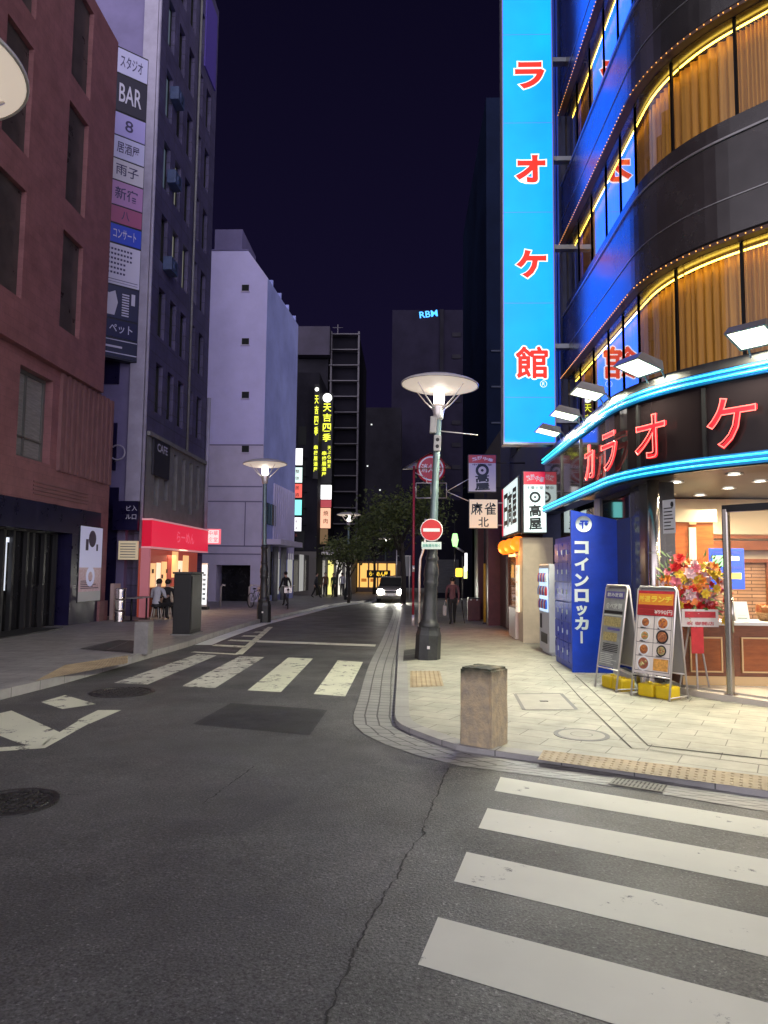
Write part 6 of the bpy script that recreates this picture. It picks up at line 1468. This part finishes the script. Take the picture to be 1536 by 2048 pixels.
b = B(); p = pt(857, 628, 99.9); b.text("RBM", 1, p, (1, 0, .12), (0, -1, 0), 0, .015, .01, w=2.6, h=.95); b.build("lettering", emat("blue_letters", (.06, .38, 1.0), 2.0), o)
b = B(); b.box((pt(880, 800, 99).x, 99.7, 5), (pt(880, 800, 99).x + .5, 99.99, zt)); b.build("dark_joint", m_far2, o)
for k in range(9): b = B(); b.box((pt(905, 800, 99).x, 99.8, zt - 4 - k * 3.2), (pt(905, 800, 99).x + 1.2, 99.98, zt - 3.4 - k * 3.2)); b.build("window", m_far, o)
o, xl, xr, zt = facade_box("blue_tower", "very tall dark navy tower half hidden by the blue signboard", 974, 1040, 195, 46, 20, mat("navy_glass_wall", (.006, .010, .028), .7, var=(.2, .4), spec=.05))
b = B()
for k in range(6): b.box((xl + .3, 45.9, 4 + k * 2.4), (xr - .4, 45.99, 4.10 + k * 2.4))
b.build("floor_line", mat("navy_line", (.02, .03, .07), .5), o)
o, xl, xr, zt = facade_box("low_block", "low dark block behind the right pavement and its small lamps", 862, 945, 1000, 52, 10, m_far2)
b = B(); b.box((xl, 51.9, 0), (xr - 1, 51.99, 2.4)); b.build("shutter", mat("far_shutter", (.09, .09, .09), .5, var=(2, .3), stretch=(1, 1, 8)), o)
# white storefronts on the left beyond the awning
yW = 56.0; o, xl, xr, zt = facade_box("lit_storefront", "pale lit storefront row behind the standing pedestrians", 600, 702, 1092, yW, 6, mat("store_grey", (.24, .23, .22), .6, var=(1, .3)))
for k in range(6):
    b = B(); x0 = xl + .2 + k * (xr - xl) / 6; b.box((x0, yW - .05, zg(yW)), (x0 + (xr - xl) / 6 - .25, yW - .001, 2.3)); b.build("shop_window", emat("store_glow", (1, .95, .82) if k != 3 else (.95, .85, .25), (.9, .4, .25, 1.1, 1.0, .3)[k]), o)
b = B(); b.box((xl - .3, yW - .9, 2.75), (xr, yW - .001, 2.95)); b.build("canopy", m_al, o)
# orange-lit shop across the end of the street
yO = 66.0; o, xl, xr, zt = facade_box("corner_shop", "far shop glowing orange across the end of the street", 700, 800, 1122, yO, 8, mat("orange_shop_wall", (.25, .2, .18), .6))
m_or = emat("orange_shop_glow", (1, .55, .14), 1.15); m_yl = emat("yellow_letters", (1, .62, .05), 1.8)
for k in range(5):
    b = B(); x0 = xl + .1 + k * .85; b.box((x0, yO - .05, .0), (x0 + .7, yO - .001, 2.2)); b.box((x0 + .1, yO - .06, .5), (x0 + .6, yO - .051, .8), 1); b.build("shop_window", [m_or, mat("shop_goods", (.3, .12, .03), .5, emit=((.9, .3, .05), .5))], o)
b = B(); p = pt(757, 1148, yO - .1); b.text("らーめん屋", .6, p, (1, 0, 0), (0, -1, 0), 0, .01, .01, w=1.7, h=.42); b.build("lettering", m_yl, o)
b = B(); b.box((p.x - 1.1, yO - .09, p.z - .35), (p.x + 1.1, yO - .001, p.z + .35)); b.build("signboard", mat("shop_sign_navy", (.03, .03, .06), .5), o)
# traffic light
ytl = 60; p = pt(778, 1158, ytl); tl = thing("traffic_light", "distant green traffic light above the approaching car", "traffic light", V(p.x + .5, ytl, zg(ytl)))
b = B(); b.cb(p + V(-.22, .06, 0), (.95, .12, .36), 0, bev=.05); b.build("housing", m_blk, tl); b = B(); b.lathe([(0, 0), (.14, 0)], p + V(0, -.01, 0), 14, 0, M); b.build("green_lens", emat("green_lens", (.05, 1, .45), 3.0), tl)
b = B(); b.tube([V(p.x + .6, ytl + .1, zg(ytl)), V(p.x + .6, ytl + .1, p.z + .8)], .07, 8); b.tube([V(p.x + .6, ytl + .1, p.z + .3), V(p.x, ytl + .1, p.z + .2)], .04, 6); b.build("pole", m_al, tl)
# road direction board on a frame near the car
yB = 48.; b = B(); p0, p1_ = pt(793, 1152, yB), pt(822, 1112, yB); b.box((p0.x + .4, yB, p0.z), (p1_.x, yB + .08, p1_.z), 0); b.tube([V(p0.x, yB, p0.z - .2), V(p0.x, yB, p1_.z + .4)], .04, 6, 1); b.tube([V(p0.x, yB, p1_.z), V(p1_.x, yB, p1_.z)], .03, 6, 1); b.tube([V(p1_.x - .1, yB, zg(yB)), V(p1_.x - .1, yB, p1_.z)], .04, 6, 1)
b.build("notice_board", [mat("board_grey", (.30, .31, .31), .5), m_al], label="grey notice board on a pale frame above the far car", cat="sign")

# ------------------------------------------------------------------ car
yC = g(782, 1206).y; pc = V(pt(781, 1205, yC).x, yC, zg(yC)); car = thing("car", "small pale car with lit headlights coming up the street", "car", pc)
m_car = mat("car_grey", (.50, .47, .44), .3, .4); M = Matrix.Translation(pc)
b = B(); sec = [(0.0, .80, .42, .78), (.25, .83, .25, .86), (1.1, .85, .22, .98), (1.5, .84, .22, 1.02), (3.3, .84, .22, 1.05), (3.8, .80, .28, 1.0)]
vs = []; fs = []
for y, w_, za, zb_ in sec: vs += [M @ V(-w_, y, za), M @ V(-w_, y, (za + zb_) / 2 + .1), M @ V(-w_ * .9, y, zb_), M @ V(w_ * .9, y, zb_), M @ V(w_, y, (za + zb_) / 2 + .1), M @ V(w_, y, za)]
for i in range(len(sec) - 1):
    for k in range(6): fs.append((i * 6 + k, i * 6 + (k + 1) % 6, (i + 1) * 6 + (k + 1) % 6, (i + 1) * 6 + k))
fs += [(5, 4, 3, 2, 1, 0), tuple(30 + k for k in range(6))]; b.add(vs, fs); b.build("body", m_car, car)
b = B(); vs = [M @ V(*v) for v in ((-.74, .95, 1.0), (.74, .95, 1.0), (.74, 3.6, 1.0), (-.74, 3.6, 1.0), (-.60, 1.55, 1.52), (.60, 1.55, 1.52), (.60, 3.2, 1.52), (-.60, 3.2, 1.52))]; b.add(vs, [(0, 1, 5, 4), (1, 2, 6, 5), (2, 3, 7, 6), (3, 0, 4, 7)]); b.build("windscreen", m_wing, car)
b = B(); b.box((-.61, 1.5, 1.521), (.61, 3.25, 1.56), 0, M, bev=.02); b.build("roof", m_car, car)
for s_ in (-1, 1):
    b = B(); b.ball(M @ V(s_ * .60, -.01, .66), (.23, .07, .17), 0, 12, 8); b.build("headlight", emat("headlight", (1, .97, .80), 60), car)
    for yy in (.7, 3.1):
        b = B(); b.lathe([(.16, -.1), (.30, -.1), (.31, -.07), (.31, .07), (.30, .1), (.16, .1)], M @ V(s_ * .76, yy, .31), 18, 0, Matrix.Rotation(R_(90), 4, 'Y')); w_ = b.build("wheel", m_blk, car); b = B(); b.lathe([(0, .09 * s_), (.17, .08 * s_)], M @ V(s_ * .76, yy, .31), 14, 0, Matrix.Rotation(R_(90), 4, 'Y')); b.build("rim", m_al, w_)
    lamp("headlight_lamp", 'SPOT', M @ V(s_ * .60, -.1, .66), 260, (1, .97, .86), car, .08, R_(70), .8, (0, -1, -.10))
b = B(); b.box((-.17, -.02, .42), (.17, -.005, .53), 0, M); b.build("number_plate", m_white, car); b = B(); b.box((-.4, -.015, .60), (.4, -.003, .72), 0, M); b.build("grille", m_blk, car)

# ------------------------------------------------------------------ parked bicycles
def bicycle(p, yaw, label, cm):
    o = thing("bicycle", label, "bicycle", p, "bicycles parked on the left pavement"); o.rotation_euler = (0, 0, yaw); P = Vector(p); W = lambda x, z, y=0: P + V(x, y, z)
    for x in (-.52, .52):
        b = B(); b.tube([W(x + .32 * math.cos(t), .33 + .32 * math.sin(t)) for t in [k * math.pi / 12 for k in range(24)]], .02, 6, closed=True); w_ = b.build("wheel", m_blk, o)
        b = B()
        for k in range(8): b.tube([W(x, .33), W(x + .31 * math.cos(k * .785), .33 + .31 * math.sin(k * .785))], .004, 4)
        b.build("spokes", m_al, w_)
    b = B(); bb, st_, hd = W(-.05, .33), W(-.2, .78), W(.36, .80)
    for a, c in ((bb, st_), (bb, hd), (st_ - V(0, 0, .08), hd), (W(-.52, .33), bb), (W(-.52, .33), st_ - V(0, 0, .05)), (W(.52, .33), hd + V(0, 0, .12))): b.tube([a, c], .016, 6)
    b.build("frame", cm, o); b = B(); b.ball(st_ + V(0, 0, .06), (.13, .07, .04), 0, 10, 6); b.build("saddle", m_blk, o)
    b = B(); b.tube([W(.28, 1.02, -.27), W(.36, .98, -.12), W(.36, .95), W(.36, .98, .12), W(.28, 1.02, .27)], .013, 6); b.build("handlebar", m_al, o)
    b = B(); b.box(W(.42, .68, -.17), W(.72, .92, .17)); b.build("basket", m_al, o)
p = g(566, 1216, SWL); bicycle(p + V(.3, -.5, 0), R_(100), "bicycle with a front basket parked by the striding pedestrian", mat("bike_silver", (.4, .4, .42), .35, .7))
p = g(512, 1214, SWL); bicycle(p, R_(75), "dark bicycle with a front basket parked just behind the left lamp post", mat("bike_dark", (.05, .06, .08), .35, .3))
# ------------------------------------------------------------------ trees
def tree(p, H, cr, n, name, label, ml, mt, group, lean=.3, ls=.16, trunk=.1):
    o = thing(name, label, "tree", p, group); r = random.Random(int(H * 100)); b = B(); p = Vector(p)
    th = H * .55; tips = []; top = p + V(lean * .3, 0, th); b.tube([p, p + V(.04, 0, th * .4), p + V(lean * .12, .03, th * .75), top], [trunk, trunk * .8, trunk * .7, trunk * .55], 8)
    for k in range(9):
        a = k * 2.4; d = V(math.cos(a), math.sin(a), 0); s0 = p.lerp(top, r.uniform(.6, 1)); e = p + V(lean * .3, 0, H * .72) + d * cr * r.uniform(.45, .9) + V(0, 0, r.uniform(-.25, .3) * H * .5)
        m_ = s0.lerp(e, .5) + V(0, 0, .2); b.tube([s0, m_, e], [trunk * .45, trunk * .28, trunk * .1], 5); tips += [e, m_.lerp(e, .5)]
    b.build("trunk", mt, o); b = B()
    for k in range(n):
        c = r.choice(tips) + V(r.gauss(0, .22), r.gauss(0, .22), r.gauss(0, .17)) * cr
        d = V(r.gauss(0, 1), r.gauss(0, 1), r.gauss(0, .6)).normalized(); e = d.orthogonal().normalized(); e = (e * math.cos(k) + d.cross(e) * math.sin(k)); s_ = ls * r.uniform(.6, 1.4)
        b.add([c, c + d * s_ * .5 + e * s_ * .3, c + d * s_, c + d * s_ * .5 - e * s_ * .3], [(0, 1, 2, 3)], k % 2)
    b.build("crown", ml, o)
    return o
m_lf = [mat("leaf_dark", (.06, .085, .025), .6), mat("leaf_mid", (.11, .14, .04), .6)]; m_tr = mat("bark", (.05, .042, .035), .9, bump=(20, .5))
p = g(697, 1206, SWL); tree(p, 3.7, 1.35, 1500, "street_tree", "small street tree with loose leaves beside the far lamp on the left", m_lf, m_tr, "street trees", 0, .15, .09)
p = pt(806, 1200, 40); p.z = zg(40) + SWR; tree(p, 7.6, 2.3, 4200, "street_tree", "big dark street tree behind the red hydrant post", m_lf, m_tr, "street trees", -.6, .20, .16)
p = pt(672, 1200, 50); p.z = zg(50) + SWL; tree(p, 4.7, 1.5, 1100, "street_tree", "wide street tree lit from above by the far disc lamp", m_lf, m_tr, "street trees", .9, .17, .12)
p = pt(748, 1195, 58); p.z = zg(58); tree(p, 6.8, 2.1, 1500, "street_tree", "farthest dark street tree in front of the glowing orange shop", m_lf, m_tr, "street trees", 0, .20, .14)

# ------------------------------------------------------------------ people
m_skin = mat("skin", (.50, .30, .22), .55); m_hair = mat("hair_dark", (.012, .009, .008), .5)
def person(loc, yaw, H, label, top, bot, shoe, pose='stand', arm=(0, 0), hair=True, sleeve=True):
    """one skinned body: joints as vertices, radii per joint; faces take skin, top, trousers or shoes by the limb they lie on"""
    S = H / 1.72; J = {}; R = {}
    def j(n, x, y, z, r): J[n] = V(x, y, z) * S; R[n] = r * S
    hz_, kn_, ft = .93, {}, {}
    if pose == 'sit': hz_ = .50
    j('pel', 0, 0, hz_, .135); j('wai', 0, .01, hz_ + .16, .125); j('che', 0, .02 if pose != 'sit' else .06, hz_ + .36, .14); j('shc', 0, .02 if pose != 'sit' else .09, hz_ + .49, .10); j('nek', 0, .03 if pose != 'sit' else .12, hz_ + .56, .055); j('hd1', 0, .04 if pose != 'sit' else .15, hz_ + .63, .078); j('hd2', 0, .045 if pose != 'sit' else .16, hz_ + .72, .088); j('hd3', 0, .04 if pose != 'sit' else .155, hz_ + .78, .06)
    E = [('pel', 'wai'), ('wai', 'che'), ('che', 'shc'), ('shc', 'nek'), ('nek', 'hd1'), ('hd1', 'hd2'), ('hd2', 'hd3')]
    for s, nm in ((-1, 'l'), (1, 'r')):
        st_ = {'stand': (0, 0), 'walk': (.26 * s, -.05), 'sit': (0, 0)}[pose]
        j(nm + 'hip', s * .095, 0, hz_ - .05, .10)
        if pose == 'sit': j(nm + 'kne', s * .14, .42, .50, .072); j(nm + 'ank', s * .15, .40, .08, .048); j(nm + 'toe', s * .16, .54, .035, .04)
        else: j(nm + 'kne', s * .10, st_[0] * .6 + .04, .49, .068); j(nm + 'ank', s * .10, st_[0] + (-.06 if st_[0] < 0 else 0), .09 if st_[0] >= 0 else .13, .046); j(nm + 'toe', s * .115, st_[0] + .13, .035, .038)
        j(nm + 'sho', s * .185, .02 if pose != 'sit' else .09, hz_ + .47, .068)
        sw = -st_[0] * .8 if pose == 'walk' else 0
        if pose == 'sit': j(nm + 'elb', s * .25, .14, hz_ + .22, .048); j(nm + 'wri', s * .18, .36, hz_ + .24, .034); j(nm + 'hnd', s * .15, .44, hz_ + .25, .04)
        else: j(nm + 'elb', s * .22, sw * .5 - .01, hz_ + .20, .047); j(nm + 'wri', s * .205, sw + .06, hz_ - .03, .033); j(nm + 'hnd', s * .19, sw + .09, hz_ - .12, .040)
        E += [('pel', nm + 'hip'), (nm + 'hip', nm + 'kne'), (nm + 'kne', nm + 'ank'), (nm + 'ank', nm + 'toe'), ('shc', nm + 'sho'), (nm + 'sho', nm + 'elb'), (nm + 'elb', nm + 'wri'), (nm + 'wri', nm + 'hnd')]
    names = list(J); me = bpy.data.meshes.new("body"); me.from_pydata([J[n] for n in names], [(names.index(a), names.index(c)) for a, c in E], [])
    ob = bpy.data.objects.new("body", me); COL.objects.link(ob); sk = ob.modifiers.new("s", 'SKIN'); sk.use_smooth_shade = True; sb = ob.modifiers.new("d", 'SUBSURF'); sb.levels = 1
    for i, n in enumerate(names): me.skin_vertices[0].data[i].radius = (R[n], R[n] * (.72 if n in ('che', 'wai', 'shc', 'pel') else 1)); me.skin_vertices[0].data[i].use_root = (n == 'pel')
    dg = bpy.context.evaluated_depsgraph_get(); m2 = bpy.data.meshes.new_from_object(ob.evaluated_get(dg)); bpy.data.objects.remove(ob)
    for mm_ in (m_skin, top, bot, shoe): m2.materials.append(mm_)
    seg = [(J[a], J[c], a, c) for a, c in E]
    for f in m2.polygons:
        best = None
        for a, c, na, nc in seg:
            ab = c - a; t = max(0, min(1, (f.center - a).dot(ab) / max(1e-9, ab.length_squared))); d = (f.center - a - ab * t).length
            if best is None or d < best[0]: best = (d, na, nc, t)
        _, na, nc, t = best
        if nc in ('hd1', 'hd2', 'hd3') or (nc == 'nek' and t > .5): k = 0
        elif nc[1:] == 'hnd': k = 0
        elif nc[1:] == 'wri': k = 1 if sleeve else 0
        elif nc[1:] in ('kne', 'ank'): k = 2
        elif nc[1:] == 'hip' or na == 'pel' and f.center.z < J['pel'].z + .03: k = 2
        elif nc[1:] == 'toe': k = 3
        else: k = 1
        f.material_index = k; f.use_smooth = True
    o = thing("person", label, "person", loc); o.rotation_euler = (0, 0, yaw)
    bo = bpy.data.objects.new("body", m2); COL.objects.link(bo); bo.parent = o
    if hair:
        b = B(); c = J['hd2'] + V(0, -.012, .012) * S; vs = []
        b.ball(c, (.098 * S, .105 * S, .10 * S), 0, 14, 9); b.v = [v if not (v.y > c.y + .045 * S and v.z < c.z + .055 * S) else V(v.x * .8, c.y + .04 * S, v.z) for v in b.v]
        hm = bpy.data.meshes.new("hair"); hm.from_pydata(b.v, [], b.f); hm.materials.append(m_hair)
        for f in hm.polygons: f.use_smooth = True
        ho = bpy.data.objects.new("hair", hm); COL.objects.link(ho); ho.parent = o
    # face: nose, eyes, ears and mouth as one small mesh
    b = B(); h = J['hd2']; b.ball(h + V(0, .095, -.015) * S, (.012 * S, .016 * S, .02 * S), 0, 8, 6)
    for s in (-1, 1): b.ball(h + V(s * .032, .080, .008) * S, .010 * S, 1, 8, 6); b.ball(h + V(s * .086, 0, -.01) * S, (.012 * S, .022 * S, .032 * S), 0, 8, 6)
    b.ball(h + V(0, .083, -.052) * S, (.024 * S, .008 * S, .006 * S), 2, 8, 5)
    fm = bpy.data.meshes.new("face"); fm.from_pydata(b.v, [], b.f)
    for mm_ in (m_skin, m_ink, m_redp if False else mat("lips", (.35, .12, .10), .5)): fm.materials.append(mm_)
    fm.polygons.foreach_set("material_index", b.m); fo = bpy.data.objects.new("face", fm); COL.objects.link(fo); fo.parent = o
    # five fingers on each hand
    b = B()
    for nm, s in (('l', -1), ('r', 1)):
        hnd, wri = J[nm + 'hnd'], J[nm + 'wri']; d = (hnd - wri).normalized(); ax = V(0, 1, 0) if abs(d.z) > .5 else V(1, 0, 0); sd = (ax - d * ax.dot(d)).normalized(); inn = d.cross(sd) * (1 if s < 0 else -1)
        for k in range(4):
            l = (.062, .072, .068, .055)[k] * S; a = hnd + sd * (.024 - .016 * k) * S + d * .02 * S
            b.tube([a, a + d * l * .5 + inn * .004 * S, a + d * l * .8 + inn * .016 * S, a + d * l + inn * .03 * S], [.0085 * S, .008 * S, .0075 * S, .006 * S], 6)
        a = hnd + sd * .03 * S - d * .015 * S; b.tube([a, a + (sd * .022 + d * .02) * S, a + (sd * .028 + d * .05 + inn * .01) * S], [.010 * S, .009 * S, .007 * S], 6)
    gm = bpy.data.meshes.new("fingers"); gm.from_pydata(b.v, [], b.f); gm.materials.append(m_skin); go = bpy.data.objects.new("fingers", gm); COL.objects.link(go); go.parent = o
    return o, J
m_tee = mat("grey_tee", (.50, .50, .56), .8, var=(9, .1)); m_blkc = mat("black_cloth", (.018, .018, .02), .85); m_mar = mat("maroon_jacket", (.13, .055, .065), .8, var=(8, .2)); m_dgc = mat("dark_grey_cloth", (.04, .04, .045), .85); m_brc = mat("brown_jacket", (.12, .05, .03), .8); m_shoe = mat("dark_shoe", (.02, .018, .016), .5); m_grn = mat("dark_green_cloth", (.03, .045, .03), .85)
person(ps_ + V(0, -.05, 0), R_(-12), 1.72, "person in a pale grey tee seated on a stool with back turned", m_tee, m_blkc, m_shoe, 'sit', sleeve=False)
person(g(333, 1238, SWL) + V(0, -.05, 0), R_(10), 1.70, "person in black seated behind the dark utility cabinet", m_blkc, m_blkc, m_shoe, 'sit')
pw = g(905, 1249, SWR); pwo, J = person(pw, R_(4), 1.52, "person in a maroon jacket walking away down the right pavement", m_mar, m_blkc, m_shoe, 'walk')
b = B(); c = pw + V(-.27, .0, .62); b.box((c.x - .05, c.y - .13, c.z - .33), (c.x + .07, c.y + .13, c.z), 0, bev=.03); b.tube([c + V(.01, -.07, 0), c + V(.01, -.03, .12), c + V(.01, .03, .12), c + V(.01, .07, 0)], .008, 6)
b.build("tote_bag", mat("pale_bag", (.42, .40, .38), .8), label="pale tote bag carried by the person in the maroon jacket", cat="bag")
b = B(); c = pw + V(.30, -.02, .72); b.tube([c + V(-.03, 0, .06), c + V(0, 0, .1), c, c + V(.09, .06, -.68)], [.009, .009, .022, .008], 8); b.build("umbrella", m_blkc, label="dark furled umbrella hanging beside the person in the maroon jacket", cat="umbrella")
p = g(571, 1212, SWL); person(p, R_(50), 1.62, "person in dark clothes striding past in front of the lavender building", m_blkc, m_dgc, m_shoe, 'walk')
p = pt(650, 1197, 49.5); p.z = zg(49.5) + SWL; person(p, R_(200), 1.66, "person in a brown jacket standing before the yellow lit storefront", m_brc, m_blkc, m_shoe)
p = pt(684, 1197, 52); p.z = zg(52) + SWL; person(p, R_(20), 1.68, "person in a pale top standing behind the small street tree", m_tee, m_dgc, m_shoe)
p = pt(632, 1199, 47); p.z = zg(47) + SWL; person(p, R_(-80), 1.64, "person in grey walking along the pale storefront row", m_dgc, m_blkc, m_shoe, 'walk')
p = pt(667, 1197, 49); p.z = zg(49) + SWL; person(p, R_(150), 1.62, "person in dark green standing nearer the small street tree", m_grn, m_blkc, m_shoe)
